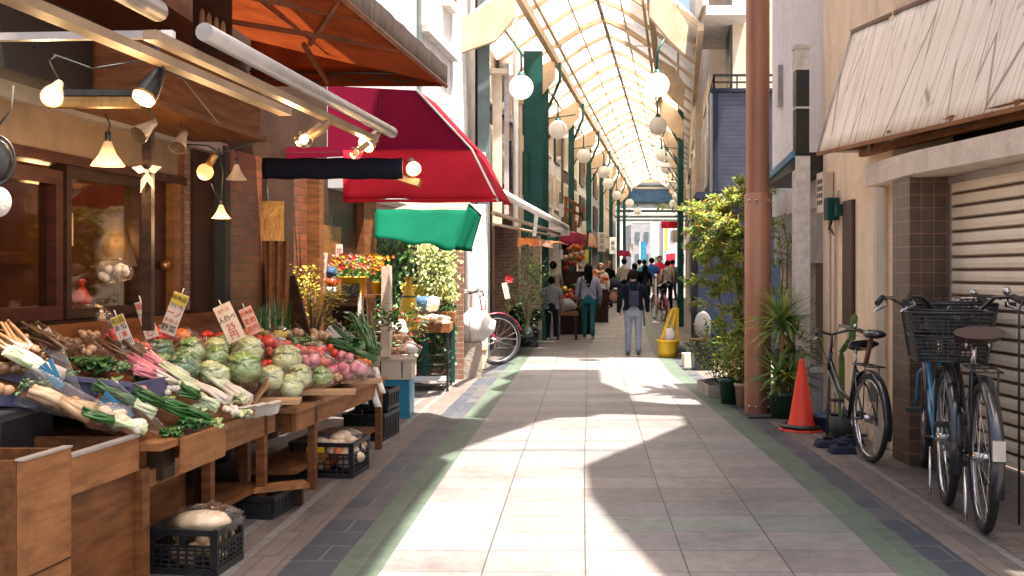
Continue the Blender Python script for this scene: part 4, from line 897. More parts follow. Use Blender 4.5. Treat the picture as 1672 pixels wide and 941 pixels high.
# shrubs in the dark timber shop
def bush(name, lb, cat, c, sx, sy, sz, n, mats_, lsz=.06, stem=True, group=None, pot=None, gap=1.0):
    c = Vector(c); t = thing(name, lb, cat, (c.x, c.y, 0 if pot is None else pot), group)
    mbs = [MB() for _ in mats_]; tw = MB()
    cl = [Vector((random.gauss(0, .38) * sx, random.gauss(0, .38) * sy, random.uniform(-.5, .5) * sz)) for _ in range(max(5, n // 60))]
    for q_ in cl: tw.tube([Vector((c.x, c.y, max(0, c.z - sz * .5))), c + q_ * .5 + Vector((0, 0, -.1 * sz)), c + q_], [.012, .008, .003], 5)
    for k in range(n):
        q_ = random.choice(cl) + Vector((random.gauss(0, .09), random.gauss(0, .09), random.gauss(0, .09))) * (sx + sz) * .8
        mbs[min(int(random.random() ** 1.3 * len(mats_)), len(mats_) - 1)].leaf(c + q_, (random.gauss(0, 1), random.gauss(0, 1), random.gauss(0, .6)), (random.gauss(0, .5), random.gauss(0, .5), 1), lsz * random.uniform(.6, 1.3), lsz * .45)
    tw.build('twigs', 'bark', t)
    for b__, m_ in zip(mbs, mats_):
        if b__.v: b__.build('foliage', m_, t)
    return t
bush('shop_plant', 'dark leafy shrub standing at the timber shop front', 'plant', P(862, 470, 18.6), .35, .3, 1.4, 700, ['leaf_dark', 'leaf_mid'], .08)
mb = MB()
t = thing('black_pot', 'glossy black round pot low beside the pink bicycle', 'pot', P(866, 560, 20.4)); c = P(858, 543, 19.6); MB().ball((c.x + .02, c.y, .33), .25, 18, (1, 1, .95)).build('pot', 'bike_black', t); MB().lathe([(.12, .5), (.15, .56), (.13, .56)], (c.x + .02, c.y, 0), 16).build('rim', 'bike_black', t)
t = thing('black_bag', 'large black bundle against the timber shop behind the round pot', 'bag', P(860, 545, 20.6)); c = P(858, 514, 21); MB().ball((c.x, c.y, c.z), .3, 16, (1.1, .8, .7), .2).build('bundle', 'black_plastic', t); MB().box((c.x, c.y, (c.z - .15) / 2), (.5, .4, c.z - .15)).build('base', 'black_plastic', t)
t = thing('red_flower', 'red flower pinned at the timber shop front', 'flower', P(831, 456, 17.9)); mb = MB(); [mb.leaf(P(831, 456, 17.9), (random.gauss(0, 1), -.4, random.gauss(0, 1)), (0, -1, .2), random.uniform(.05, .09), .05) for _ in range(26)]; mb.build('petals', 'flower_red', t); MB().tube([P(831, 460, 17.9), P(829, 520, 17.9)], .01).build('stem', 'leaf_dark', t)
t = thing('paper_notice', 'white leaning paper notice behind the pink bicycle handlebars', 'notice', P(826, 485, 17.8)); MB().beam(P(823, 462, 17.8), P(829, 488, 17.8), .09, .01, (0, 1, 0)).build('sheet', 'paper', t)

# far end: footbridge, tie bars, pale buildings
fb = thing('footbridge', 'grey blue glazed bridge closing the far end of the arcade', 'bridge', (AC(61), 61, 5.3))
z_a, z_b = P(1, 335, 61).z, P(1, 303, 61).z
MB().box((AC(61), 61, (z_a + z_b) / 2), (4.4, 1, z_b - z_a)).build('deck', 'grey_green_steel', fb); MB().box((AC(61), 60.45, z_b - .2), (4.4, .08, .1)).build('handrail', 'steel_rail', fb)
gb = MB().box((AC(61) + .3, 60.42, (z_a + z_b) / 2 - .1), (3.4, .05, .7)).build('glazing', 'denim', fb)
MB().box((AC(61), 60.3, z_b + .35), (4.4, .2, .5)).build('gable', 'arcade_cream', fb)
for i, (yy, zz) in enumerate(((61.5, 345), (59, 354), (62, 360))): solo(MB().box((AC(yy), yy, P(1, zz, yy).z), (4.2, .12, .14)), 'cross_beam', 'grey_green_steel', ('upper', 'middle', 'lower')[i] + ' green grey cross beam under the far footbridge', 'beam')
for i, (x0, x1, y0_, Y, m_) in enumerate(((1030, 1066, 366, 76, 'grey_wall'), (1064, 1092, 372, 82, 'white_paint'), (1088, 1125, 360, 74, 'pale_concrete'), (1000, 1160, 340, 130, 'white_paint'), (900, 1010, 300, 90, 'pale_concrete'), (1150, 1300, 280, 95, 'pale_concrete'))):
    a, b_ = P(x0, y0_, Y), P(x1, y0_, Y)
    t = thing('distant_building', ['dull grey building at the far street end', 'narrow white building in the middle of the far street end', 'pale building on the right at the far street end', 'wide white building closing the far distance', 'far pale block behind the left terrace', 'far pale block behind the right terrace'][i], 'building', ((a.x + b_.x) / 2, Y, 0))
    MB().box(((a.x + b_.x) / 2, Y + 2, a.z / 2), (b_.x - a.x, 4, a.z)).build('wall', m_, t)
    for r_ in range(int(a.z // 1.6)):
        for c_ in range(2):
            MB().box((a.x + (b_.x - a.x) * (.3 + .4 * c_), Y - .02, .9 + 1.6 * r_), ((b_.x - a.x) * .2, .06, .7)).build('window', 'grey_green_steel', t)
for i, (x, y, m_, h, w, lb) in enumerate(((1050, 400, 'blue_plastic', 1.2, .4, 'blue banner far down the street'), (1087, 380, 'flower_yellow', 1.5, .22, 'yellow green banner far down the street'), (1094, 420, 'red_coat', 1.2, .6, 'red flag shaped display far down the street'), (1070, 378, 'white_cloth', 2.4, .5, 'white banner far down the street'))):
    t = thing('banner', lb, 'banner', P(x, 480, 66)); c = P(x, y + 10, 66); MB().box(c, (w, .04, h)).build('cloth', m_, t); MB().tube([(c.x - w / 2, c.y, 0), (c.x - w / 2, c.y, c.z + h / 2)], .03).build('pole', 'white_plastic', t)
# ================================================================= BICYCLES (local x forward, rear contact at the origin)
def ring(mb, c, Rr, r, n=40, m=8, ax='y', a0=0, a1=2 * math.pi, sc=(1, 1)):
    full = abs(a1 - a0 - 2 * math.pi) < 1e-6; base = len(mb.v); N = n if full else n + 1
    for i in range(N):
        a = a0 + (a1 - a0) * i / n
        for k in range(m):
            b_ = 2 * math.pi * k / m; rr = Rr + r * math.cos(b_) * sc[0]
            mb.v.append(Vector((c[0] + rr * math.cos(a), c[1] + r * math.sin(b_) * sc[1], c[2] + rr * math.sin(a))))
    for i in range(n):
        for k in range(m):
            p_ = base + (i % N) * m + k; q_ = base + (i % N) * m + (k + 1) % m; p2 = base + ((i + 1) % N) * m + k; q2 = base + ((i + 1) % N) * m + (k + 1) % m
            mb.f.append([p_, p2, q2, q_]); mb.sm.append(True)
    return mb
def bicycle(lb, loc, ang, sc, m_, front=True, basket=None, rbasket=None, rack=True, saddle='bike_black', extra=None, rise=.12, hw=.28, reflector=False, lean=0.0):
    t = thing('bicycle', lb, 'bicycle', loc, 'bicycles parked along the walls'); t.rotation_euler = (lean, 0, ang); t.scale = (sc, sc, sc)
    ORIG[t.name] = Vector((0, 0, 0)); W_ = .34; wb_ = 1.08
    b = lambda mb, nm, mm, par=t, **k: mb.build(nm, mm, par, **k)
    for wx in ((0, wb_) if front else (0,)):
        w = b(ring(MB(), (wx, 0, W_), W_ - .02, .021), 'wheel', 'tyre')
        b(ring(MB(), (wx, 0, W_), W_ - .048, .011, sc=(.8, 1.2)), 'rim', 'chrome', w)
        s = MB()
        for k in range(18):
            a = 2 * math.pi * k / 18; s_ = (-1) ** k
            s.tube([(wx + .022 * math.cos(a + 1.3 * s_), .022 * s_, W_ + .022 * math.sin(a + 1.3 * s_)), (wx + (W_ - .05) * math.cos(a), 0, W_ + (W_ - .05) * math.sin(a))], .0016, 4, False)
        so_ = b(s, 'spokes', 'chrome', w); b(MB().tube([(wx, -.05, W_), (wx, .05, W_)], .022, 10), 'hub', 'chrome', w)
    fd = lambda wx, a0, a1: ring(MB(), (wx, 0, W_), W_ + .022, .028, 22, 8, a0=a0, a1=a1, sc=(.35, 1.1))
    fm_c = 'bike_red' if m_ == 'bike_red' else 'bike_black'; b(fd(0, R(15), R(200)), 'mudguard', fm_c)
    if front: b(fd(wb_, R(20), R(165)), 'mudguard', fm_c)
    if reflector: b(MB().box((-.385, 0, .43), (.03, .05, .085)), 'rear_reflector', 'steel')
    bb_, st, hd, hb = (.44, 0, .28), (.30, 0, .70), (.86, 0, .78), (.91, 0, .63)
    f = MB(); f.tube([bb_, st], .016); f.tube([(.80, 0, .0) if False else hd, hb], .019); f.tube([hb, (.66, 0, .40), bb_], .019); f.tube([(.875, 0, .72), (.62, 0, .48), (.40, 0, .42)], .015)
    for s_ in (-1, 1): f.tube([bb_, (.2, .045 * s_, .31), (0, .05 * s_, W_)], .009); f.tube([st, (.15, .045 * s_, .55), (0, .05 * s_, W_)], .008)
    b(f, 'frame', m_)
    fk = MB()
    if front:
        for s_ in (-1, 1): fk.tube([hb, (.94, .04 * s_, .58), (1.0, .045 * s_, .42), (wb_, .05 * s_, W_)], .010)
    else: fk.tube([hb, (.95, 0, .2), (.95, 0, .02)], .014)
    b(fk, 'fork', m_)
    b(MB().tube([st, (.27, 0, .84)], .013), 'seat_post', 'chrome')
    sd_ = MB(); g = []
    for i in range(9):
        u = i / 8; x = .10 + .27 * u; wdt = .095 * (1 - u) ** .6 + .022; zz = .885 - .02 * math.sin(u * 3.1) + (.015 if u < .15 else 0)
        g.append([(x, wdt * math.cos(a), zz + .032 * math.sin(a) * (1 if a < math.pi else .9)) for a in [2 * math.pi * j / 12 for j in range(13)]])
    sd_.sheet(g); sd_.add(g[0][:12], [tuple(range(12))]); sd_.add(g[-1][:12], [tuple(range(12))[::-1]]); so_ = b(sd_, 'saddle', saddle)
    spg = MB()
    for s_ in (-1, 1): ring(spg, (.17, .05 * s_, .84), .018, .004, 14, 6)
    b(spg, 'spring', 'chrome', so_)
    top = (.83, 0, .93); h = MB(); h.tube([hd, top], .012)
    pts = [(.60, -hw - .03, .93 + rise), (.70, -hw, .955 + rise), (.80, -hw * .72, .95 + rise), (.86, -hw * .3, .94), top]
    pts += [(p[0], -p[1], p[2]) for p in pts[:-1][::-1]]; h.tube(pts, .011, 10); ho = b(h, 'handlebar', m_ if m_ == 'bike_black' else 'chrome')
    for s_ in (-1, 1):
        b(MB().tube([(.70, s_ * hw, .955 + rise), (.58, s_ * (hw + .035), .925 + rise)], .017, 10), 'grip', 'rubber', ho)
        b(MB().tube([(.74, s_ * hw * .92, .95 + rise), (.69, s_ * hw * .9, .91 + rise), (.61, s_ * (hw + .05), .88 + rise)], .006, 6), 'brake_lever', 'chrome', ho)
    b(MB().ball((.73, -hw * .9, .985 + rise), .022, 10), 'bell', 'chrome', ho)
    c_ = MB(); ring(c_, (.44, -.045, .28), .075, .006, 24, 6); c_.tube([(.50, -.07, .13), (.44, -.06, .28), (.44, .06, .28), (.38, .07, .43)], .01); b(c_, 'crank', 'chrome'); b(MB().box((.50, -.12, .13), (.08, .09, .02)), 'pedal', 'rubber'); b(MB().box((.38, .12, .43), (.08, .09, .02)), 'pedal', 'rubber')
    b(MB().box((.23, -.05, .315), (.5, .02, .07)), 'chain_guard', m_, bevel=.01)
    b(MB().tube([(.04, .07, .28), (-.10, .09, .06)], .008), 'kickstand', 'chrome')
    cb = MB(); cb.tube([(.74, -hw * .8, .94 + rise), (.93, -.1, 1.0 + rise * .6), (.90, 0, .72), (.6, .03, .44)], .0035, 5); cb.tube([(.74, hw * .8, .94 + rise), (.95, .12, .98), (.92, 0, .68), (1.0, 0, .66)], .0035, 5); b(cb, 'brake_cable', 'rubber')
    if rack:
        rk = MB()
        for s_ in (-1, 0, 1): rk.tube([(.22, .055 * s_, .74), (-.16, .055 * s_, .74)], .005, 6)
        for x in (.2, .05, -.16): rk.tube([(x, -.06, .74), (x, .06, .74)], .005, 6)
        for s_ in (-1, 1): rk.tube([(-.05, .055 * s_, .74), (0, .055 * s_, W_)], .005, 6)
        b(rk, 'rear_rack', 'dark_metal')
    def mk_basket(cx, z0, lx, wy, hh, nm='basket'):
        k = MB(); f_ = lambda u, v, z: (cx + lx * u * (1 + .12 * z), wy * v * (1 + .22 * z), z0 + hh * z)
        def cell(p4, nu, nv, th=.0022):
            A0, B0, C0, D0 = [Vector(p) for p in p4]
            for i in range(nu + 1): k.beam(A0.lerp(B0, i / nu), D0.lerp(C0, i / nu), th * 2, th * 2)
            for j in range(nv + 1): k.beam(A0.lerp(D0, j / nv), B0.lerp(C0, j / nv), th * 2, th * 2)
        c4 = lambda z: [f_(-.5, -.5, z), f_(.5, -.5, z), f_(.5, .5, z), f_(-.5, .5, z)]
        lo_, hi_ = c4(0), c4(1)
        for i in range(4): cell([lo_[i], lo_[(i + 1) % 4], hi_[(i + 1) % 4], hi_[i]], 13, 13)
        cell(lo_, 12, 12); bo = b(k, nm, 'dark_metal')
        r_ = MB(); r_.tube(hi_ + [hi_[0]], .008, 8); r_.tube([Vector(a).lerp(Vector(c), .5) for a, c in zip(lo_ + [lo_[0]], hi_ + [hi_[0]])], .006, 6); r_.tube(lo_ + [lo_[0]], .006, 6)
        for i in range(4): r_.beam(lo_[i], hi_[i], .03, .006)
        b(r_, 'basket_rim', 'black_plastic', bo)
    if basket: mk_basket(*basket)
    if rbasket: mk_basket(*rbasket, nm='rear_basket')
    if extra: extra(t, b)
    return t
def place_dir(a, b_): return math.atan2(b_[1] - a[1], b_[0] - a[0])
ga_, gb_ = G(1420, 755), (2.78, 9.4)
def childseat(t, b):
    o = MB(); o.tube([(.08, 0, .75), (.02, -.02, .94)], .02); o.build('seat_support', 'canopy_pole', t)
    sd_ = MB(); sd_.ball((-.04, -.02, .985), .1, 14, (1.25, .8, .38)); sd_.build('passenger_saddle', 'bike_black', t)
bicycle('old black bicycle with two saddles and no basket beside the blue bucket', (ga_.x, ga_.y, 0), place_dir((ga_.x, ga_.y), gb_), 1.03, 'bike_black', front=False, rise=.02, hw=.18, rack=True, extra=childseat)
g1 = G(1540, 823)
bicycle('blue framed bicycle with a rear mesh basket leaning by the tiled pier', (g1.x + .02, g1.y, 0), place_dir((g1.x, g1.y), (3.16, 8.05)), 1.27, 'bike_blue', rbasket=(-.02, .74, .34, .32, .24), rise=.08, hw=.26)
g2 = G(1600, 868)
bicycle('black bicycle with a front mesh basket nearest the camera', (g2.x + .02, g2.y, 0), place_dir((g2.x, g2.y), (3.12, 7.5)), 1.27, 'bike_black', basket=(1.08, .76, .34, .34, .25), saddle='saddle_brown', rise=.10, hw=.25, reflector=True)
g3 = G(812, 596)
bicycle('wine red bicycle parked beside the white covered basket', (g3.x - 1.30 * math.cos(R(20)), g3.y - 1.30 * math.sin(R(20)), 0), R(20), 1.2, 'bike_red', rise=.05)
g4 = P(1090, 520, 34); bicycle('red bicycle parked far down the arcade on the right', (AC(32) + 1.15, 32, 0), R(95), 1.15, 'bike_red', rise=.06)
# covered basket
c = P(774, 536, 14.9); t = thing('covered_basket', 'white cloth tied over a bicycle basket beside the wine red bicycle', 'covered basket', (c.x, c.y, 0))
MB().ball(c + Vector((.02, 0, .03)), .25, 22, (1.12, .8, .92), .22, 2.2).build('cloth_cover', 'white_cloth', t); MB().box((c.x - .02, c.y, (c.z - .2) / 2), (.26, .3, c.z - .2)).build('stand', 'taupe', t)
r_ = MB(); ring(r_, (0, 0, 0), .268, .012, 28, 6); r_.v = [Vector((c.x - .07 + v.y * 1.0 + .02, c.y + v.x * .8, c.z + .03 + v.z * .95)) for v in r_.v]; r_.build('strap', 'grey_wall', t)

# ================================================================= PEOPLE
def skinned(nodes, edges, name, m_, par, sub=1):
    ids = {k: i for i, k in enumerate(nodes)}
    me = bpy.data.meshes.new('sk'); me.from_pydata([tuple(v[0]) for v in nodes.values()], [(ids[a], ids[b]) for a, b in edges], [])
    o = bpy.data.objects.new('sk', me); col.objects.link(o); md = o.modifiers.new('Skin', 'SKIN'); md.use_smooth_shade = True
    for i, v in enumerate(nodes.values()):
        sv = me.skin_vertices[0].data[i]; r = v[1]; sv.radius = r if isinstance(r, tuple) else (r, r); sv.use_root = (i == 0)
    s_ = o.modifiers.new('Sub', 'SUBSURF'); s_.levels = sub; s_.render_levels = sub
    dg = bpy.context.evaluated_depsgraph_get(); m2 = bpy.data.meshes.new_from_object(o.evaluated_get(dg)); bpy.data.objects.remove(o)
    m2.name = name; m2.materials.clear(); m2.materials.append(M[m_])
    for p_ in m2.polygons: p_.use_smooth = True
    ob = bpy.data.objects.new(name, m2); col.objects.link(ob); ob.parent = par; return ob
def person(lb, loc, H, top, bottom, hair='hair_black', face=0.0, stride=.10, sleeve='long', hairlen='short', skirt=False, bag=None, shoes='shoe_black', armf=.06, wide=1.0, toplen=.0, group=None, bend=0):
    t = thing('person', lb, 'person', loc, group, face); t.scale = (H / 1.7,) * 3; ORIG[t.name] = Vector((0, 0, 0))
    st, w = stride, wide
    V = Vector                                                    # faces +Y, z up, 1.70 m tall
    hipL, hipR = V((-.09, 0, .90)), V((.09, 0, .90)); knL, knR = V((-.095, st * .55, .49)), V((.095, -st * .35, .49)); anL, anR = V((-.10, st * .9, .085)), V((.10, -st * 1.1, .11))
    shL, shR = V((-.165 * w, 0, 1.37)), V((.165 * w, 0, 1.37)); elL, elR = V((-.235 * w, -armf * .5, 1.10)), V((.235 * w, armf * .4, 1.10)); wrL, wrR = V((-.245 * w, armf * 1.2, .86)), V((.245 * w, armf * 1.6, .87))
    nodes = {'pelvis': (V((0, 0, .94)), (.14, .10)), 'waist': (V((0, 0, 1.10)), (.125, .085)), 'chest': (V((0, 0, 1.30)), (.14, .095)), 'neck': (V((0, .0, 1.44)), .05), 'jaw': (V((0, .02, 1.52)), .06), 'head': (V((0, .01, 1.60)), (.076, .09)), 'crown': (V((0, 0, 1.665)), .055),
             'shL': (shL, .052), 'elL': (elL, .038), 'wrL': (wrL, .026), 'shR': (shR, .052), 'elR': (elR, .038), 'wrR': (wrR, .026),
             'hipL': (hipL, .085), 'knL': (knL, .052), 'anL': (anL, .036), 'toeL': (anL + V((0, .14, -.05)), .03), 'hipR': (hipR, .085), 'knR': (knR, .052), 'anR': (anR, .036), 'toeR': (anR + V((0, .13, -.07)), .03)}
    ed = [('pelvis', 'waist'), ('waist', 'chest'), ('chest', 'neck'), ('neck', 'jaw'), ('jaw', 'head'), ('head', 'crown'), ('chest', 'shL'), ('shL', 'elL'), ('elL', 'wrL'), ('chest', 'shR'), ('shR', 'elR'), ('elR', 'wrR'),
          ('pelvis', 'hipL'), ('hipL', 'knL'), ('knL', 'anL'), ('anL', 'toeL'), ('pelvis', 'hipR'), ('hipR', 'knR'), ('knR', 'anR'), ('anR', 'toeR')]
    for sfx, wr, sgn in (('L', wrL, -1), ('R', wrR, 1)):
        nodes['palm' + sfx] = (wr + V((0, .01, -.06)), (.020, .03)); ed.append(('wr' + sfx, 'palm' + sfx))
        for q_, (dy, ln) in enumerate(((-.028, .055), (-.010, .068), (.010, .064), (.028, .052))):
            a_, b_ = 'f%d%s' % (q_, sfx), 'g%d%s' % (q_, sfx)
            nodes[a_] = (wr + V((0, .012 + dy, -.095)), .0085); nodes[b_] = (wr + V((-.018 * sgn, .022 + dy, -.095 - ln)), .007); ed += [('palm' + sfx, a_), (a_, b_)]
        nodes['th' + sfx] = (wr + V((-.012 * sgn, .05, -.06)), .009); nodes['ti' + sfx] = (wr + V((-.02 * sgn, .062, -.10)), .0075); ed += [('palm' + sfx, 'th' + sfx), ('th' + sfx, 'ti' + sfx)]
    body = skinned(nodes, ed, 'body', 'skin', t, 1)
    fm = MB(); fm.ball((0, .105, 1.575), .016, 8, (.7, 1, 1.4))
    for s_ in (-1, 1): fm.ball((s_ * .078, 0, 1.58), .02, 8, (.45, .8, 1.4))
    fm.build('face_features', 'skin', body, world=False)
    em = MB()
    for s_ in (-1, 1): em.ball((s_ * .03, .088, 1.60), .009, 8)
    em.build('eyes', 'ink_black', body, world=False)
    # top: lofted torso + sleeves
    s = MB(); hem = .90 - toplen
    prof = [(hem, .175 * w, .125), (hem + .06, .172 * w, .125), (1.02, .160 * w, .118), (1.12, .158 * w, .115), (1.24, .172 * w, .122), (1.33, .185 * w, .118), (1.385, .175 * w, .098), (1.42, .12 * w, .078), (1.45, .066, .062), (1.465, .060, .060)]
    g = []
    for z, rx, ry in prof: g.append([(rx * math.cos(a) * (1 + .03 * math.sin(3 * a + z * 20)), ry * math.sin(a) * (1 + .04 * math.sin(5 * a + z * 13)), z + .006 * math.sin(4 * a)) for a in [2 * math.pi * j / 20 for j in range(21)]])
    s.sheet(g)
    for sh, el, wr in ((shL, elL, wrL), (shR, elR, wrR)):
        ins = V((0.035 if sh.x < 0 else -.035, 0, .0))
        if sleeve == 'long': s.tube([sh + ins, sh + V((0, 0, -.03)), sh.lerp(el, .5), el, el.lerp(wr, .5), wr], [.06, .070, .060, .052, .046, .038], 10)
        else: s.tube([sh + ins, sh + V((0, 0, -.03)), sh.lerp(el, .45), sh.lerp(el, .85)], [.06, .072, .068, .070], 10)
    s.build('top', top, t, world=False)
    b = MB()
    if skirt:
        g = []
        for z, rx, ry in ((1.0, .14, .105), (.9, .18, .13), (.7, .20, .15), (.5, .22, .17)): g.append([(rx * math.cos(a) * (1 + .04 * math.sin(7 * a)), ry * math.sin(a), z) for a in [2 * math.pi * j / 20 for j in range(21)]])
        b.sheet(g)
    else:
        g = []
        for z, rx, ry in ((1.02, .140, .10), (.96, .155, .118), (.90, .168, .128), (.83, .172, .125), (.78, .160, .11)): g.append([(rx * math.cos(a), ry * math.sin(a) - (.012 if math.sin(a) < 0 else 0), z) for a in [2 * math.pi * j / 20 for j in range(21)]])
        b.sheet(g)
        for hp, kn, an in ((hipL, knL, anL), (hipR, knR, anR)):
            b.tube([hp + V((0, 0, .0)), hp.lerp(kn, .35), kn + V((0, 0, .05)), kn, kn.lerp(an, .5), an + V((0, 0, .05)), an + V((0, 0, -.01))], [.092, .088, .068, .066, .058, .052, .055], 12)
    b.build('trousers' if not skirt else 'skirt', bottom, t, world=False)
    for an in (anL, anR):
        f = MB(); g = []
        for u, wx, hz in ((-.06, .020, .03), (-.045, .034, .075), (0, .040, .085), (.07, .042, .055), (.14, .040, .04), (.17, .02, .025)):
            g.append([(an.x + wx * math.cos(a), an.y + u, an.z - .085 + hz * .5 + hz * .5 * math.sin(a)) for a in [2 * math.pi * j / 12 for j in range(13)]])
        f.sheet(g); f.build('shoe', shoes, t, world=False)
    hm = MB()
    hm.ball((0, -.012, 1.605), .108, 16, (.93, 1.0, .98), .08, 5, seed=H * 9)
    hb_ = hm.v[:]; hm.v = [v if not (v.y > .045 and v.z < 1.64) else V((v.x, .045, v.z)) for v in hm.v]
    if hairlen == 'long':
        g = []
        for z, rx, ry in ((1.62, .098, .07), (1.5, .098, .06), (1.38, .10, .05), (1.28, .085, .04), (1.18, .05, .03)):
            g.append([(rx * math.cos(a) * (1 + .05 * math.sin(6 * a)), -.055 + ry * math.sin(a) - (1.62 - z) * .09, z) for a in [2 * math.pi * j / 14 for j in range(15)]])
        hm.sheet(g)
    elif hairlen == 'bob': hm.ball((0, -.03, 1.55), .105, 14, (1, .85, 1.0), .1, 5)
    hm.build('hair', hair, t, world=False)
    if bag == 'backpack':
        k = MB(); k.box((0, -.165, 1.13), (.20, .10, .30)); ko = k.build('backpack', 'black_fabric', t, world=False, bevel=.035)
        MB().box((0, -.222, 1.07), (.15, .02, .13)).build('front_pocket', 'black_fabric', ko, world=False, bevel=.01)
        k = MB()
        for s_ in (-1, 1): k.tube([(s_ * .06, -.14, 1.25), (s_ * .10, -.115, 1.38), (s_ * .11, -.02, 1.435), (s_ * .11, .09, 1.36)], .012, 6)
        k.build('strap', 'black_fabric', ko, world=False)
        MB().tube([(.19, -.10, 1.0), (.21, -.10, .6)], .014, 6).build('hanging_strap', 'black_fabric', ko, world=False)
    if bag == 'shoulder':
        k = MB().tube([(-.13, .02, 1.42), (-.14, -.10, 1.36), (-.02, -.135, 1.2), (.15, -.09, 1.0), (.19, 0, .95)], .008, 6); ko = k.build('bag_strap', 'black_fabric', t, world=False)
        k = MB().tube([(-.15, -.06, 1.41), (-.19, -.09, 1.2), (-.19, -.08, .95)], .012, 6); k.build('bag_strap', 'black_fabric', t, world=False)
        MB().box((.22, 0, .86), (.07, .20, .18)).build('shoulder_bag', 'denim', t, world=False, bevel=.02)
    return t
def pp(px, feet, head, lb, **k):
    Y = CH * F / (feet - HY); H = (feet - head) * Y / F; g = P(px, feet, Y)
    return person(lb, (g.x, g.y, 0), H, **k)
walk = 'people walking through the arcade'
pp(1034, 582, 440, 'person in a black top with a small black backpack and light grey jeans walking away', top='black_top', bottom='grey_jean', bag='backpack', face=-.05, stride=.05, shoes='shoe_black', wide=1.15, armf=.04, group=walk)
pp(901, 556, 452, 'boy sized person in a grey T-shirt and black trousers walking away on the left', top='grey_tee', bottom='dark_trouser', sleeve='short', face=-.1, stride=.04, shoes='shoe_white', wide=1.18, toplen=.06, group=walk)
pp(961, 552, 432, 'person with long black hair in a lilac blouse and teal trousers', top='lilac_blouse', bottom='teal', hairlen='long', bag='shoulder', face=-.1, stride=.16, wide=1.12, group=walk)
pp(903, 533, 427, 'person in a beige grey sweater standing behind the boy in grey', top='beige_knit', bottom='dark_trouser', stride=.02, face=.3, wide=1.05, group=walk)
pp(981, 519, 430, 'person with light brown hair in a dark vest and white shirt facing the camera', top='white_shirt', bottom='dark_trouser', hair='hair_brown', face=2.8, stride=.05, hairlen='bob', group=walk)
pp(1019, 505, 422, 'person in a taupe shirt walking away behind the stroller', top='taupe', bottom='dark_trouser', face=.1, stride=.08, group=walk)
pp(994, 503, 427, 'person in dark clothes pushing the black stroller', top='black_top', bottom='dark_trouser', face=2.6, hair='hair_brown', group=walk)
pp(1053, 504, 432, 'person with long hair in a black dress beside the white pole', top='black_top', bottom='black_top', hairlen='long', skirt=True, face=-.1, group=walk)
pp(1036, 508, 430, 'person in black with bobbed hair half hidden behind the backpack wearer', top='black_top', bottom='denim', hairlen='bob', face=.05, group=walk)
pp(1064, 500, 421, 'person in a blue shirt deep in the arcade', top='blue_shirt', bottom='taupe', face=.0, sleeve='short', group=walk)
pp(1090, 507, 425, 'person in a cream top with a black shoulder bag near the red bicycle', top='taupe', bottom='dark_trouser', face=.1, bag='shoulder', group=walk)
pp(1052, 494, 424, 'person in bright blue far away at the arcade end', top='blue_plastic', bottom='denim', face=.2, group=walk)
pp(1077, 492, 418, 'person in a red coat far away at the arcade end', top='red_coat', bottom='dark_trouser', face=2.9, group=walk)
pp(1044, 490, 424, 'person in a white shirt far away at the arcade end', top='white_shirt', bottom='dark_trouser', face=.3, group=walk)
pp(1098, 492, 424, 'person in a grey shirt at the far right end of the arcade', top='grey_tee', bottom='dark_trouser', face=.3, group=walk)
# stroller, suitcase
c = G(1001, 504); c.y = 38; c = Vector(((1001 - HX) * 38 / F, 38, 0)); t = thing('stroller', 'black and coral baby stroller facing the camera in the arcade', 'stroller', c)
g = []
for i in range(9):
    a = math.pi * i / 8; g.append([(c.x + math.cos(b_) * .3, c.y - .1 + .3 * math.sin(a) * 0 + .25 * math.cos(a) * .8, c.z + .95 + .35 * math.sin(a) * math.sin(b_)) for b_ in [math.pi * j / 10 for j in range(11)]])
MB().sheet(g, .02).build('hood', 'black_fabric', t); MB().box(c + Vector((0, 0, .62)), (.46, .35, .5)).build('seat', 'bike_black', t, bevel=.08); MB().ball(c + Vector((0, -.2, .6)), .17, 12, (1, .5, 1.1)).build('cushion', 'peach_fabric', t)
for sx in (-.22, .22):
    w = ring(MB(), (0, 0, 0), .11, .03, 16, 6); w.v = [Vector((c.x + sx + v.y, c.y - .2 + v.x, .14 + v.z)) for v in w.v]; w.build('wheel', 'tyre', t); MB().beam(c + Vector((sx, -.2, .14)), c + Vector((sx * .7, 0, .5)), .03, .03).build('strut', 'dark_metal', t)
c = Vector(((985 - HX) * 36 / F, 36, 0)); t = thing('suitcase', 'small black wheeled suitcase beside the stroller', 'suitcase', c); MB().box(c + Vector((0, 0, .35)), (.32, .22, .55)).build('case', 'black_plastic', t, bevel=.03); MB().tube([c + Vector((-.1, 0, .6)), c + Vector((-.1, 0, .95)), c + Vector((.1, 0, .95)), c + Vector((.1, 0, .6))], .012).build('handle', 'steel', t)
# white stanchion pole
c = G(1071, 527); t = thing('stand_pole', 'slim white pole on a small foot standing in the arcade', 'pole', c); MB().tube([c, c + Vector((0, 0, 1.35))], .025).build('pole', 'white_plastic', t); MB().lathe([(.12, 0), (.1, .03), (.02, .06)], c, 14).build('foot', 'white_plastic', t); MB().ball(c + Vector((0, 0, 1.4)), .06, 10).build('top_knob', 'white_plastic', t)
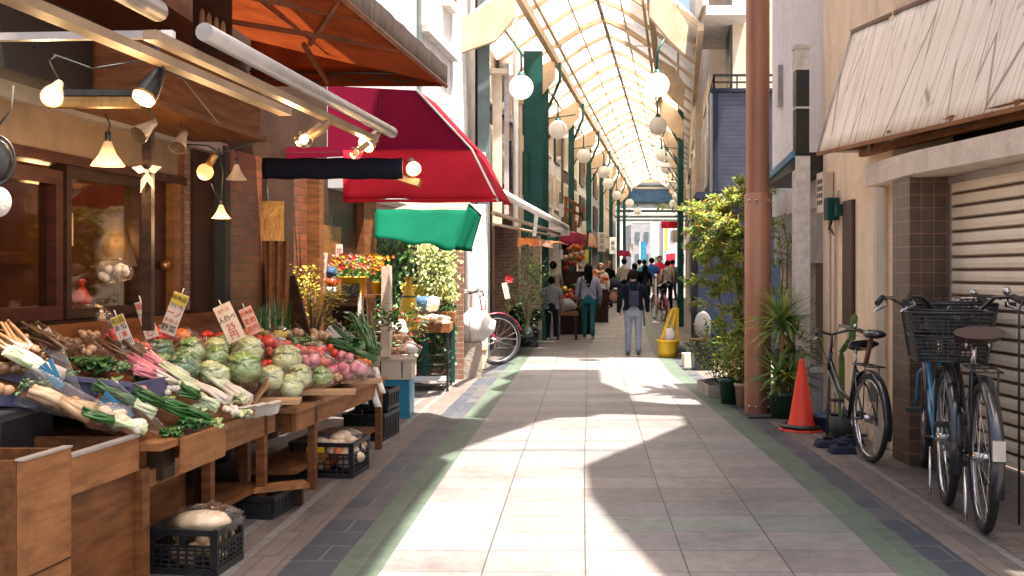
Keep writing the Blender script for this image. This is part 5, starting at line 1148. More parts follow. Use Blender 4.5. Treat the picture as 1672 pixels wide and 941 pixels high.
# yellow bucket with folded frame
c = G(1090, 584); t = thing('yellow_bucket', 'yellow plastic tub holding a folded yellow frame beside the blue building', 'bucket', c)
MB().lathe([(.001, .01), (.15, .0), (.165, .1), (.18, .28), (.20, .285), (.20, .31), (.175, .315), (.165, .28)], c, 20).build('tub', 'yellow_plastic', t)
for a, b_ in ((-.12, .10), (.02, .17)): MB().beam(c + Vector((a, 0, .28)), c + Vector((b_, .1, .85)), .06, .02).build('frame_bar', 'yellow_plastic', t)
MB().beam(c + Vector((.10, .1, .85)), c + Vector((.19, .1, .86)), .04, .03).build('frame_top', 'yellow_plastic', t); MB().beam(c + Vector((.18, .08, .02)), c + Vector((.19, .1, .86)), .05, .02).build('frame_bar', 'yellow_plastic', t)
MB().ball(c + Vector((.04, 0, .38)), .1, 10, (1, .6, 1.3), .4).build('white_rag', 'white_cloth', t)
# ================================================================= RIGHT SIDE SMALL THINGS
g5 = G(1309, 703); c = g5; t = thing('traffic_cone', 'bright orange traffic cone standing in front of the potted yucca', 'traffic cone', c)
MB().lathe([(.145, .035), (.135, .06), (.118, .09), (.025, .66), (.02, .675), (.001, .68)], c, 28).build('cone', 'orange_cone', t)
MB().lathe([(.15, .03), (.20, .03), (.205, .045), (.20, .06), (.15, .065)], c, 28).build('weight_ring', 'black_plastic', t)
MB().lathe([(.001, .0), (.215, .0), (.22, .012), (.20, .028), (.1, .03)], c, 8).build('base', 'orange_cone', t)
def pot(lb, px, py, r, h, m_, cat='flower pot', name='flower_pot', group=None):
    c = G(px, py); c.y += r; c.x = (px - HX) * c.y / F
    t = thing(name, lb, cat, c, group)
    MB().lathe([(.001, 0), (r * .72, 0), (r * .95, h * .86), (r * 1.05, h * .86), (r * 1.05, h), (r * .9, h), (r * .86, h * .88), (.001, h * .86)], c, 24).build('pot', m_, t)
    MB().lathe([(.001, h * .9), (r * .88, h * .89)], c, 20).build('soil', 'soil', t)
    return t, c
# yucca
t, c = pot('dark green pot with a spiky yucca behind the traffic cone', 1276, 686, .14, .27, 'pot_green', 'potted plant', 'potted_yucca')
tk = MB(); tk.tube([c + Vector((0, 0, .2)), c + Vector((.01, 0, .6)), c + Vector((.0, 0, .95))], [.035, .028, .025]); tk.tube([c + Vector((.03, .02, .2)), c + Vector((.09, .05, .55))], [.03, .025]); tk.build('stem', 'bark', t)
b1_, b2_, b3_ = MB(), MB(), MB()
for hc, n_, ln, sp in ((c + Vector((0, 0, 1.0)), 100, .48, 1), (c + Vector((.17, .08, .72)), 80, .44, .9), (c + Vector((-.05, -.04, .45)), 60, .38, .8), (c + Vector((.12, 0, .42)), 60, .42, .8)):
    for k in range(n_):
        a = random.uniform(0, 2 * math.pi); e_ = random.uniform(-.5, 1.4)
        (b1_ if random.random() < .75 else b2_).blade(hc + Vector((0, 0, random.uniform(-.08, .05))), (math.cos(a) * math.cos(e_), math.sin(a) * math.cos(e_), math.sin(e_)), ln * random.uniform(.7, 1.1), .042, .35 + random.random() * .6)
    for k in range(8):
        a = random.uniform(0, 6.28); b3_.blade(hc + Vector((0, 0, -.08)), (math.cos(a) * .4, math.sin(a) * .4, -.8), ln * .55, .022, .3)
b1_.build('leaves', 'yucca_leaf', t); b2_.build('pale_leaves', 'leaf_yellow', t); b3_.build('dry_leaves', 'dry_leaf', t)
# bamboo-like shrub: nandina behind the copper column
def airy(lb, stems, n, mats_, lsz, name='bamboo_shrub', cat='shrub', basept=None):
    t = thing(name, lb, cat, basept); tw = MB(); mbs = [MB() for _ in mats_]; tips = []
    for s_ in stems:
        tw.tube(s_, [.014 - .010 * i / (len(s_) - 1) for i in range(len(s_))], 6)
        for i in range(1, len(s_)):
            for q_ in range(4 + 2 * i):
                a = Vector(s_[i - 1]).lerp(Vector(s_[i]), random.random()); d_ = Vector((random.gauss(0, .22), random.gauss(0, .2), random.gauss(.03, .1)))
                if i < len(s_) * .35: d_ *= .5
                tw.tube([a, a + d_ * .6 + Vector((0, 0, .03)), a + d_], [.004, .003, .0015], 4); tips.append((a, a + d_))
    for k in range(n):
        a, b_ = random.choice(tips); p = a.lerp(b_, random.uniform(.35, 1.05)) + Vector((random.gauss(0, .025), random.gauss(0, .025), random.gauss(0, .02)))
        i = min(int(random.random() * len(mats_)), len(mats_) - 1)
        d_ = (b_ - a).normalized() + Vector((random.gauss(0, .6), random.gauss(0, .6), random.gauss(-.25, .4)))
        mbs[i].leaf(p, d_, (random.gauss(0, .4), random.gauss(0, .4), 1), lsz * random.uniform(.6, 1.3), lsz * .33)
    tw.build('stems', 'bark', t)
    for b__, m_ in zip(mbs, mats_): b__.build('foliage', m_, t)
    return t
st_ = []
for (bx_, pts) in ((0, [(1212, 640, 12.4), (1206, 560, 12.4), (1192, 470, 12.5), (1180, 400, 12.6), (1165, 345, 12.7)]), (0, [(1214, 640, 12.5), (1205, 540, 12.6), (1205, 440, 12.6), (1196, 370, 12.6), (1185, 318, 12.6)]), (0, [(1216, 640, 12.3), (1216, 520, 12.3), (1212, 420, 12.2), (1205, 350, 12.2)]), (0, [(1205, 640, 12.8), (1188, 560, 12.9), (1172, 470, 13), (1155, 410, 13), (1142, 370, 13)]), (0, [(1210, 640, 12.6), (1222, 520, 12.6), (1210, 400, 12.7), (1196, 340, 12.8), (1220, 305, 12.8)])):
    st_.append([P(*p) for p in pts])
airy('tall feathery yellow green bamboo like shrub against the blue building', st_, 10500, ['leaf_yellow', 'leaf_yellow', 'leaf_yellow', 'leaf_mid', 'leaf_mid', 'leaf_mid', 'leaf_yellow', 'dry_leaf'], .095, basept=(P(1212, 640, 12.5).x, 12.5, 0))
st_ = [[P(1282, 640, 11.8), P(1276, 540, 11.8), P(1278, 440, 11.8), P(1272, 380, 11.8)], [P(1290, 640, 11.9), P(1284, 500, 11.9), P(1286, 400, 11.9), P(1280, 365, 11.9)]]
airy('thin leafy shrub rising behind the yucca beside the white post', st_, 480, ['leaf_mid', 'leaf_yellow'], .06, 'leafy_shrub', 'shrub', (P(1285, 640, 11.8).x, 11.8, 0))
def potted(lb, px, py, r, h, m_, lm, n, sy=.45, sx=.3, lsz=.07, name='potted_plant'):
    t, c = pot(lb, px, py, r, h, m_, 'potted plant', name)
    mbs = [MB() for _ in lm]; tw = MB()
    for q_ in range(9):
        a = random.uniform(0, 6.28); d_ = Vector((math.cos(a) * sx * random.random(), math.sin(a) * sx * .7 * random.random(), sy * random.uniform(.4, 1))); tw.tube([c + Vector((0, 0, h * .8)), c + Vector((0, 0, h)) + d_ * .6, c + Vector((0, 0, h)) + d_], .004, 5)
        for k in range(n // 9):
            f_ = random.uniform(.2, 1.05); mbs[min(int(random.random() * len(lm)), len(lm) - 1)].leaf(c + Vector((0, 0, h)) + d_ * f_ + Vector((random.gauss(0, .04), random.gauss(0, .04), random.gauss(0, .04))), (random.gauss(0, 1), random.gauss(0, 1), random.gauss(.2, .6)), (random.gauss(0, .4), random.gauss(0, .4), 1), lsz * random.uniform(.6, 1.3), lsz * .42)
    tw.build('stems', 'bark', t)
    for b__, mm in zip(mbs, lm): b__.build('foliage', mm, t)
    return t
potted('green pot with a pale leafy plant left of the copper column', 1190, 662, .12, .30, 'pot_green', ['leaf_mid', 'leaf_yellow'], 520, .55, .42)
potted('terracotta pot with dry yellow foliage touching the copper column', 1212, 667, .085, .27, 'pot_terra', ['dry_leaf', 'leaf_yellow', 'leaf_mid'], 260, .4, .2)
potted('low dark leafy pot plant furthest left in the plant row', 1168, 642, .12, .16, 'pot_dark', ['leaf_dark', 'leaf_mid', 'leaf_yellow'], 700, .8, .45, .075)
bush('grey green_shrub'.replace(' ', '_'), 'small blue grey cushion shrub at the foot of the blue building', 'shrub', P(1112, 576, 18.3), .28, .25, .28, 520, ['leaf_blue'], .06)
t = thing('planter_box', 'low brown planter tray in front of the dark pot plant', 'planter', G(1165, 648)); c = G(1168, 650); MB().box((c.x, c.y + .4, .07), (.16, .75, .14)).build('tray', 'taupe', t); MB().box((c.x, c.y + .4, .135), (.12, .7, .02)).build('soil', 'soil', t)
t = thing('black_bin', 'black bin with a leaning grey round lid beside the blue building', 'bin', G(1152, 606)); c = G(1150, 606)
MB().hexa([c + Vector((-.14, 0, 0)), c + Vector((.14, 0, 0)), c + Vector((.14, .3, 0)), c + Vector((-.14, .3, 0))], [c + Vector((-.17, 0, .45)), c + Vector((.17, 0, .45)), c + Vector((.17, .34, .45)), c + Vector((-.17, .34, .45))]).build('body', 'black_plastic', t); MB().box(c + Vector((-.06, .1, .47)), (.26, .3, .03)).build('rim', 'wood_dark', t)
MB().ball(c + Vector((.02, .22, .68)), .22, 22, (.62, .14, 1)).build('round_lid', mat('lid_grey', (.16, .15, .15), rough=.4, sc=4, dirt=.3), t)
solo(MB().box(G(1128, 600) + Vector((.02, .12, .1)), (.25, .3, .22)), 'stone_block', 'concrete', 'small stone block beside the cushion shrub', 'stone')
solo(MB().box(G(1240, 684) + Vector((.0, .0, .012)), (.24, .05, .02)), 'dropped_bar', 'black_plastic', 'flat black bar lying on the paving before the copper column', 'bar')
c = G(1352, 704); t = thing('blue_bucket', 'round blue lidded bucket under the old black bicycle fork', 'bucket', c)
MB().lathe([(.001, 0), (.115, 0), (.135, .13), (.145, .13), (.145, .155), (.12, .165), (.001, .17)], c, 24).build('tub', mat('bucket_blue', (.015, .06, .13), rough=.4), t); MB().lathe([(.03, .165), (.03, .21), (.001, .215)], c, 12).build('lid_knob', 'bucket_blue', t)
c = G(1340, 690); t = thing('grey_case', 'upright pale grey plastic case between cone and blue bucket', 'case', c + Vector((.05, .35, 0))); MB().box(c + Vector((.06, .4, .27)), (.2, .16, .54)).build('case', 'grey_wall', t, bevel=.02); MB().box(c + Vector((.06, .3, .50)), (.18, .03, .06)).build('handle', 'pale_concrete', t)
for i, (x, y) in enumerate(((1352, 731), (1376, 741), (1390, 728))):
    c = G(x, y); t = thing('black_weight', ['left black plastic weight on the paving below the old bicycle', 'front black plastic weight on the paving below the old bicycle', 'rear black plastic weight on the paving below the old bicycle'][i], 'weight', c, 'black weights under the old bicycle')
    MB().hexa([c + Vector((-.11, -.06, 0)), c + Vector((.11, -.06, 0)), c + Vector((.11, .1, 0)), c + Vector((-.11, .1, 0))], [c + Vector((-.09, -.05, .06)), c + Vector((.09, -.05, .07)), c + Vector((.08, .08, .08)), c + Vector((-.08, .08, .07))]).build('block', 'black_fabric', t, bevel=.015); MB().box(c + Vector((0, .0, .085)), (.08, .04, .02)).build('knob', 'black_plastic', t)
t = thing('cactus', 'tall green column cactus against the cream house', 'cactus', (2.98, 9.45, 0))
MB().lathe([(.001, 0), (.1, 0), (.12, .2), (.1, .2)], (2.99, 9.45, 0), 18).build('pot', 'pot_dark', t)
def rib_col(a, b_, r): 
    mb = MB(); a = Vector(a); b_ = Vector(b_); g = []
    for i in range(8):
        u = i / 7; rr = r * (1 if u < .8 else math.sqrt(max(.02, 1 - ((u - .8) / .2) ** 2))); g.append([a.lerp(b_, u) + Vector((math.cos(k * math.pi / 10) * rr * (1 + .25 * math.cos(k * 5 * math.pi / 10)), math.sin(k * math.pi / 10) * rr * (1 + .25 * math.cos(k * 5 * math.pi / 10)), 0)) for k in range(21)])
    return mb.sheet(g)
rib_col((2.99, 9.45, .15), (2.99, 9.45, .82), .024).build('stem', 'leaf_mid', t); rib_col((3.0, 9.2, .9), (3.03, 9.2, 1.14), .026).build('upper_stem', 'leaf_mid', t); rib_col((2.99, 9.44, .78), (3.0, 9.2, .93), .024).build('elbow', 'leaf_mid', t)
t = thing('hook_stand', 'thin black hooked rod beside the shutter', 'rod', G(1664, 858)); c = G(1664, 858); MB().tube([c, c + Vector((.0, 0, 1.30 * .98)), c + Vector((.02, 0, 1.33)), c + Vector((.10, .0, 1.34))], .007).build('rod', 'dark_metal', t)
bm_ = P(1345, 560, 10.2); t = thing('wall_post', 'pale square post with a steel latch box beside the tiled pier', 'post', (3.0, 8.62, 0)); MB().box((3.03, 8.60, 1.1), (.07, .07, 2.2)).build('post', 'cream_render', t); MB().box((2.97, 8.58, .52), (.06, .06, .17)).build('latch_box', 'steel', t)

# ================================================================= STALL STRUCTURE
def tbl(lb, Ya, Yb, z, lat_f, lat_b, legs, tm='wood_top', lm='wood', apron=True):
    t = thing('market_table', lb, 'table', L(lat_f - .3, (Ya + Yb) / 2, 0), 'wooden tables of the vegetable stall')
    MB().wallbox(lat_b, lat_f, Ya, Yb, z - .035, z).build('tabletop', tm, t)
    if apron: MB().wallbox(lat_f - .05, lat_f - .02, Ya + .04, Yb - .04, z - .16, z - .037).build('apron', 'wood_pale', t); MB().wallbox(lat_b, lat_f - .055, Ya + .03, Ya + .06, z - .16, z - .037).build('apron', 'wood_h', t)
    for l_, y_ in legs: MB().wallbox(l_ - .05, l_, y_, y_ + .055, 0, z - .037).build('leg', lm, t)
    MB().wallbox(lat_f - .45, lat_f - .06, Ya + .15, Yb - .1, .16, .19).build('lower_shelf', 'wood_h', t)
    return t
# big box nearest
t = thing('wooden_box', 'tall plain plywood box nearest the camera at the stall end', 'box', L(-2.6, 4.1, 0))
MB().wallbox(-2.48, -2.45, 3.97, 4.28, 0, .78).build('side_board', 'wood_pale', t); MB().wallbox(-3.3, -2.482, 3.97, 4.0, 0, .78).build('front_board', 'wood_h', t); MB().wallbox(-3.3, -2.482, 4.25, 4.28, 0, .78).build('back_board', 'wood_h', t); MB().wallbox(-3.3, -2.482, 4.0, 4.25, .60, .62).build('inner_board', 'wood', t)
MB().wallbox(-2.484, -2.446, 3.965, 4.285, .781, .789).build('edge_strip', 'steel_rail', t); MB().wallbox(-2.449, -2.444, 3.98, 4.27, .33, .335).build('seam', 'wood_dark', t)
t = thing('wooden_counter', 'wide plywood counter with a steel capped edge beside the near box', 'counter', L(-2.6, 4.6, 0))
MB().wallbox(-2.52, -2.49, 4.29, 4.98, 0, .735).build('side_board', 'wood', t); MB().wallbox(-2.489, -2.455, 4.29, 4.84, .58, .735).build('rim_board', 'wood_pale', t); MB().wallbox(-2.492, -2.45, 4.29, 4.84, .736, .748).build('edge_strip', 'steel_rail', t)
MB().wallbox(-3.4, -2.525, 4.8, 4.83, .55, .74).build('divider', 'wood_h', t); MB().wallbox(-3.4, -2.525, 4.29, 4.8, .60, .63).build('tray_floor', 'wood_h', t)
MB().wallbox(-2.488, -2.45, 4.86, 4.93, 0, .58).build('leg', 'wood', t); MB().wallbox(-2.488, -2.455, 4.93, 5.35, .48, .56).build('rail', 'wood_pale', t)
t = thing('stall_cabinet', 'dark wooden panel base under the leafy onions', 'cabinet', L(-2.7, 5.2, 0))
MB().wallbox(-2.70, -2.66, 4.98, 5.75, 0, .56).build('front_panel', 'wood', t); MB().wallbox(-3.4, -2.705, 4.98, 5.0, 0, .56).build('side_panel', 'wood_dark', t); MB().wallbox(-2.62, -2.56, 5.75, 5.85, 0, .62).build('post', 'wood_dark', t)
MB().wallbox(-3.5, -2.36, 4.86, 5.12, .665, .70).build('tray', 'wood_pale', t); MB().wallbox(-2.9, -2.42, 5.0, 5.12, .50, .66).build('tray_beam', 'wood_dark', t)
t = thing('price_board_blank', 'blank light plywood board fixed to the stall front', 'board', L(-2.33, 5.3, .53)); MB().wallbox(-2.35, -2.325, 5.02, 5.48, .535, .70).build('board', 'wood_pale', t)
tbl('middle stall table with white onions and leeks by its front corner', 5.6, 6.6, .66, -2.45, -3.4, [(-2.47, 6.38), (-2.62, 6.5), (-2.50, 5.7)])
tbl('far stall table carrying cabbages and hanging price tags', 6.75, 8.95, .62, -2.40, -3.4, [(-2.42, 7.15), (-2.9, 7.1), (-2.42, 8.8)])
# sloping display boards carrying the produce
def Sz(lat, k=.42, z0=.72, l0=-2.45): return z0 + (l0 - lat) * k
t = thing('display_board', 'sloping wooden display board under the heaped vegetables', 'display', L(-3, 6.8, .6))
q = lambda l, y, dz=0: L(l, y, Sz(l) + dz)
MB().hexa([q(-2.47, 4.95, -.07), q(-2.47, 8.95, -.07), q(-3.45, 8.95, -.07), q(-3.45, 4.95, -.07)], [q(-2.47, 4.95, -.035), q(-2.47, 8.95, -.035), q(-3.45, 8.95, -.035), q(-3.45, 4.95, -.035)]).build('board', 'wood_h', t)
MB().wallbox(-3.5, -3.46, 4.3, 8.95, .6, 1.2).build('back_board', 'wood', t)
t = thing('brown_tray', 'brown cardboard tray edge in front of the cabbages', 'tray', L(-2.45, 6.2, .68))
MB().wallbox(-2.62, -2.40, 6.0, 6.5, .665, .70).build('tray', 'cardboard', t)
for i, (x, y, w) in enumerate(((450, 655, .3), (530, 640, .42), (590, 622, .3))):
    c = S(x, y); t = thing('flattened_bag', ['brown paper bag folded at the near table corner', 'brown paper folded flat in front of the white cabbage', 'brown paper folded flat under the pink roots'][i], 'paper bag', c); MB().box((c.x, c.y, c.z + .0), (w, .18, .025), rz=.1).build('paper', 'cardboard', t)
t = thing('tissue_cloth', 'white tissue sheet draped over the near edge of the far table', 'cloth', P(430, 670, 6.1))
g = []
for i in range(7):
    g.append([P(385 + 75 * j / 10 - i * 1, 668 - 12 * j / 10 + (0 if i < 3 else (i - 2) * 5) - i * 1.5 * (i < 3), 6.05 - .05 * (3 - min(i, 3)) + .04 * j / 10) + Vector((0, 0, .004 * math.sin(j * 2.1 + i))) for j in range(11)])
MB().sheet(g, .002).build('sheet', 'white_cloth', t)
# blue-purple crate and dark tray on the left
t = thing('purple_crate', 'dull purple plastic crate with worn lettering holding dark greens', 'crate', P(120, 620, 5.2))
a0, a1 = P(-60, 598, 4.9), P(212, 628, 5.25)
nb = Vector((.06, .40, -.0))
for a, b_ in ((a0, a1),):
    MB().hexa([a + Vector((0, 0, -.17)), b_ + Vector((0, 0, -.17)), b_ + Vector((0, .02, -.17)), a + Vector((0, .02, -.17))], [a, b_, b_ + Vector((0, .02, 0)), a + Vector((0, .02, 0))]).build('front_wall', 'crate_purple', t)
    MB().beam(a + Vector((0, -.01, .0)), b_ + Vector((0.01, -.01, 0)), .04, .022).build('rim', 'crate_purple', t)
    MB().hexa([b_ + Vector((-.02, .022, -.17)), b_ + Vector((0, .022, -.17)), b_ + nb + Vector((0, 0, -.17)), b_ + nb + Vector((-.02, 0, -.17))], [b_ + Vector((-.02, .022, 0)), b_ + Vector((0, .022, 0)), b_ + nb, b_ + nb + Vector((-.02, 0, 0))]).build('side_wall', 'crate_purple', t)
lettering('大和野菜', a0.lerp(a1, .82) + Vector((-.06, -.016, -.045)), .045, 'paper', t)
t = thing('dark_tray', 'black deep tray under the paper wrapped roots on the left', 'tray', P(20, 690, 4.6)); MB().box(P(-60, 706, 4.75), (.60, .5, .16)).build('tray', 'black_plastic', t); 
MB().wallbox(-3.5, -2.62, 4.5, 5.0, .63, .68).build('shelf_board', 'wood_dark', t)

def crate(lb, c, lx, ly, h, m_='black_plastic', solidf=False, rz=.149, name='plastic_crate', nx=7, nz=4, group=None):
    t = thing(name, lb, 'crate', c, group); ORIG[t.name] = Vector((0, 0, 0)); t.rotation_euler = (0, 0, -math.atan(.149) * 0 + (-.148 if rz else 0))
    th = .012
    for (cx, cy, w, ax) in ((0, -ly / 2, lx, 0), (0, ly / 2, lx, 0), (-lx / 2, 0, ly, 1), (lx / 2, 0, ly, 1)):
        mb = MB()
        def bar(u, z, du, dz, pr=0):
            if ax == 0: mb.box((cx + u, cy, z), (du, th + pr, dz))
            else: mb.box((cx, cy + u, z), (th + pr, du, dz))
        bar(0, h - .015, w + th, .03, .012); bar(0, .02, w, .04)
        if solidf: bar(0, h / 2, w - .02, h - .07); [bar(-w / 2 + w * (k + .5) / 6, h / 2, .012, h - .07, .012) for k in range(6)]
        else:
            z_a = .04; z_b = h - .09
            for k in range(nz): bar(0, z_a + (z_b - z_a) * (k + .5) / nz, w - .02, .009, -.003)
            for k in range(nx + 1): bar(-w / 2 + .02 + (w - .04) * k / nx, (z_a + z_b) / 2, .009, z_b - z_a, -.001)
            bar(0, z_b + .005, w - .02, .014); bar(0, h - .045, .03, .06); bar(-w / 2 + .015, h / 2, .026, h - .06); bar(w / 2 - .015, h / 2, .026, h - .06)
        mb.build('side', m_, t, world=False)
    MB().box((0, 0, .012), (lx - .02, ly - .02, .015)).build('base', m_, t, world=False)
    return t
# near black crate with a clear bag on top
cg = G(305, 941); crate('black lattice crate holding a clear bag of flatbread in the near foreground', (cg.x + .0, cg.y + .17, 0), .35, .33, .23, nx=7, nz=4)
c = Vector((cg.x + .03, cg.y + .15, .235)); t = thing('bag_of_bread', 'clear plastic bag of pale flatbread lying on the black lattice crate', 'bag', c)
MB().ball(c, .13, 20, (1.15, .85, .42), .12).build('contents', 'bread', t); MB().ball(c + Vector((.02, 0, .01)), .16, 24, (1.15, .9, .5), .35, 4).build('plastic_bag', 'film', t)
t = thing('bag_of_potatoes', 'clear bag of orange brown roots inside the near black crate', 'bag', c - Vector((0, 0, .2)))
mb = MB(); [mb.ball((c.x + random.uniform(-.13, .13), c.y + random.uniform(-.12, .12), random.uniform(.06, .16)), .045, 8) for _ in range(26)]; mb.build('roots', 'potato', t)
cg = G(545, 781); crate('black lattice crate of wrapped squash under the far table', (cg.x - .06, cg.y + .2, 0), .47, .42, .26, nx=9, nz=3)
c = Vector((cg.x, cg.y + .2, .27)); t = thing('bag_of_squash', 'clear bags of pale yellow squash heaped in the crate under the far table', 'bag', c - Vector((0, 0, .1)))
mb = MB(); [mb.ball((c.x + random.uniform(-.13, .15), c.y + random.uniform(-.16, .16), random.uniform(.08, .27)), .05, 10, (1.3, 1, .8)) for _ in range(28)]; mb.build('squash', 'bread', t); mb = MB(); [mb.ball((c.x + random.uniform(-.14, .1), c.y + random.uniform(-.19, .1), random.uniform(.06, .2)), .045, 10) for _ in range(12)]; mb.build('orange_squash', 'carrot', t)
MB().ball(c + Vector((-.02, 0, .0)), .2, 20, (1, 1, .35), .25, 4).build('plastic_bag', 'film', t)
MB().box((c.x - .13, c.y - .215, .18), (.13, .01, .1)).build('tag', 'yellow_plastic', t)
cg = G(600, 722); crate('solid black crate beside the blue box', (cg.x, cg.y + .3, 0), .36, .55, .24, solidf=True)
crate('solid black lidded crate stacked above the one beside the blue box', (cg.x + .03, cg.y + .45, .245), .3, .4, .18, solidf=True)
cg = G(415, 850); crate('low black tray crate under the middle table legs', (cg.x - .02, cg.y + .2, 0), .32, .35, .14, solidf=True)
t = thing('wood_plank', 'short pale plank resting low between the table legs', 'plank', G(450, 800)); MB().beam(G(400, 800, .17), G(500, 790, .17), .14, .03).build('plank', 'wood_pale', t); 
for x in (410, 488): MB().box(G(x, 806, .08) + Vector((0, 0, -.0)), (.05, .06, .14)).build('leg', 'wood_dark', t)

# blue box + white crate
gx = G(669, 684); c0 = Vector((gx.x, gx.y, 0))
t = thing('blue_box', 'blue plastic box under the cream polystyrene box', 'box', c0)
def wb4(x0, x1, y0_, y1_, z0, z1): return MB().box(((x0 + x1) / 2, (y0_ + y1_) / 2, (z0 + z1) / 2), (x1 - x0, y1_ - y0_, z1 - z0))
xr = gx.x; wb4(xr - .36, xr, gx.y, gx.y + .5, .01, .40).build('body', 'blue_plastic', t, bevel=.012); wb4(xr - .362, xr + .002, gx.y - .002, gx.y + .502, 0, .02).build('base', 'blue_plastic', t)
t = thing('cream_box', 'cream plastic crate heaped with ginger standing on the blue box', 'crate', c0 + Vector((0, 0, .4)))
for x0, x1, ya, yb in ((xr - .40, xr + .02, gx.y - .02, gx.y + .0), (xr - .40, xr + .02, gx.y + .5, gx.y + .52), (xr - .40, xr - .38, gx.y, gx.y + .5), (xr, xr + .02, gx.y, gx.y + .5)):
    wb4(x0, x1, ya, yb, .402, .655).build('wall', 'crate_cream', t)
wb4(xr - .42, xr + .04, gx.y - .04, gx.y + .54, .60, .62).build('rim', 'crate_cream', t); wb4(xr - .38, xr, gx.y, gx.y + .5, .5, .52).build('inner_floor', 'crate_cream', t)
for x in (-.3, -.08): wb4(xr + x, xr + x + .01, gx.y - .026, gx.y - .021, .42, .59).build('slot', 'dark_metal', t)
MB().lathe([(.001, 0), (.03, 0), (.03, .004), (.001, .004)], (xr + .021, gx.y + .25, .57), 14, Matrix.Rotation(R(90), 3, 'Y')).build('sticker', 'blue_plastic', t)

# metal rack with trays
cg = G(715, 640); t = thing('display_rack', 'dark wire rack with a wooden tray behind the blue box', 'rack', cg); X0, X1, Ya, Yb = cg.x - .42, cg.x + .12, cg.y, cg.y + .75
for x in (X0, X1):
    for y in (Ya, Yb): MB().box((x, y, .42), (.03, .03, .84)).build('leg', 'dark_metal', t)
for z in (.1, .22, .34, .46):
    mb = MB(); mb.tube([(X1, Ya, z), (X1, Yb, z)], .008); mb.tube([(X0, Ya, z), (X1, Ya, z)], .008); mb.build('rail', 'dark_metal', t)
MB().box(((X0 + X1) / 2, (Ya + Yb) / 2, .12), (X1 - X0 - .04, .6, .02)).build('low_shelf', 'white_plastic', t)
t = thing('bread_tray', 'orange brown wooden tray of pale wrapped goods on the rack', 'tray', (X0, Ya, .80)); 
MB().box(((X0 + X1) / 2, Ya - .01, .80), (X1 - X0 + .06, .03, .11)).build('front_board', 'wood_pale', t); MB().box((X1 + .02, (Ya + Yb) / 2, .80), (.02, .72, .10)).build('side_board', 'wood_pale', t); MB().box(((X0 + X1) / 2, (Ya + Yb) / 2, .77), (X1 - X0, .7, .02)).build('floor', 'wood_h', t)
mb = MB(); [mb.ball((random.uniform(X0 + .05, X1 - .04), random.uniform(Ya + .05, Yb - .1), .82 + random.uniform(0, .1)), .075, 10, (1.2, 1, .6), .3, 4) for _ in range(34)]; mb.build('goods', 'bread', t)
mb = MB(); [mb.ball((random.uniform(X0 + .05, X1 - .04), random.uniform(Ya + .05, Yb - .1), .84 + random.uniform(0, .07)), .06, 8, (1.2, 1, .6), .3, 4) for _ in range(8)]; mb.build('orange_goods', 'carrot', t)
t = thing('wood_shelf_board', 'pale orange board on green legs behind the bread tray', 'shelf', P(716, 520, 14.2)); MB().box(P(713, 518, 14.2), (.52, .3, .14)).build('board', 'wood_pale', t)
for x in (695, 738): MB().box((P(x, 1, 14.2).x, 14.2, .44), (.08, .1, .88)).build('leg', 'green_steel', t)
t = thing('banana_bunch', 'tall yellow bundle standing behind the bread tray', 'bundle', P(667, 530, 13.0)); c = P(667, 500, 13.0)
MB().lathe([(.001, -.3), (.13, -.3), (.13, -.1), (.09, .1), (.05, .22), (.03, .3), (.07, .36), (.001, .33)], c, 12).build('wrap', 'yellow_plastic', t); r_ = MB(); ring(r_, (0, 0, 0), .08, .012, 18, 6); r_.v = [Vector((c.x + v.x, c.y + v.z, c.z + .12 + v.y)) for v in r_.v]; r_.build('tie', 'pot_green', t)
t = thing('blue_cloth_bundle', 'crumpled blue and white cloth on the rack back', 'cloth', P(692, 500, 14)); c = P(692, 496, 13.8); MB().ball(c, .16, 14, (1.1, .7, .6), .5, 4).build('cloth', 'denim', t); MB().ball(c + Vector((.12, -.05, 0)), .1, 12, (1, .8, 1), .5, 4).build('white_cloth', 'white_cloth', t); MB().ball(c + Vector((.0, .1, -.1)), .19, 12, (1, .6, 1), .1).build('dark_back', 'black_plastic', t)
mb = MB(); t = thing('yellow_flowers', 'pale yellow flower spray on top of the rack', 'flowers', P(690, 478, 14.0))
for k in range(260): mb.leaf(P(random.gauss(690, 16), random.gauss(480, 7), 14.1), (random.gauss(0, 1), random.gauss(0, 1), random.gauss(0, 1)), (0, -1, .5), .06, .04)
mb.build('blossom', 'flower_yellow', t)
# wooden crates on the pavement
for i, (x, y, w) in enumerate(((758, 612, .40), (772, 608, .30))):
    cg = G(x, y); 
    if i: cg.y += .35; cg.x = (x + 6 - HX) * cg.y / F
    t = thing('produce_crate', ['pale wooden crate on the sunny pavement beside the rack', 'second pale wooden crate just behind the sunny one'][i], 'crate', cg)
    MB().box(cg + Vector((0, .14, .15)), (w, .28, .28)).build('box', 'crate_cream', t, bevel=.008); MB().box(cg + Vector((0, .14, .30)), (w + .02, .3, .02)).build('lid', 'wood_top', t)
    if i == 0:
        mb = MB(); [mb.blade(cg + Vector((random.uniform(-.2, .2), .2, .31)), (random.gauss(0, 1), -.3, .6), .2, .02, .6) for _ in range(24)]; mb.build('leaf_tops', 'leek_green', t)

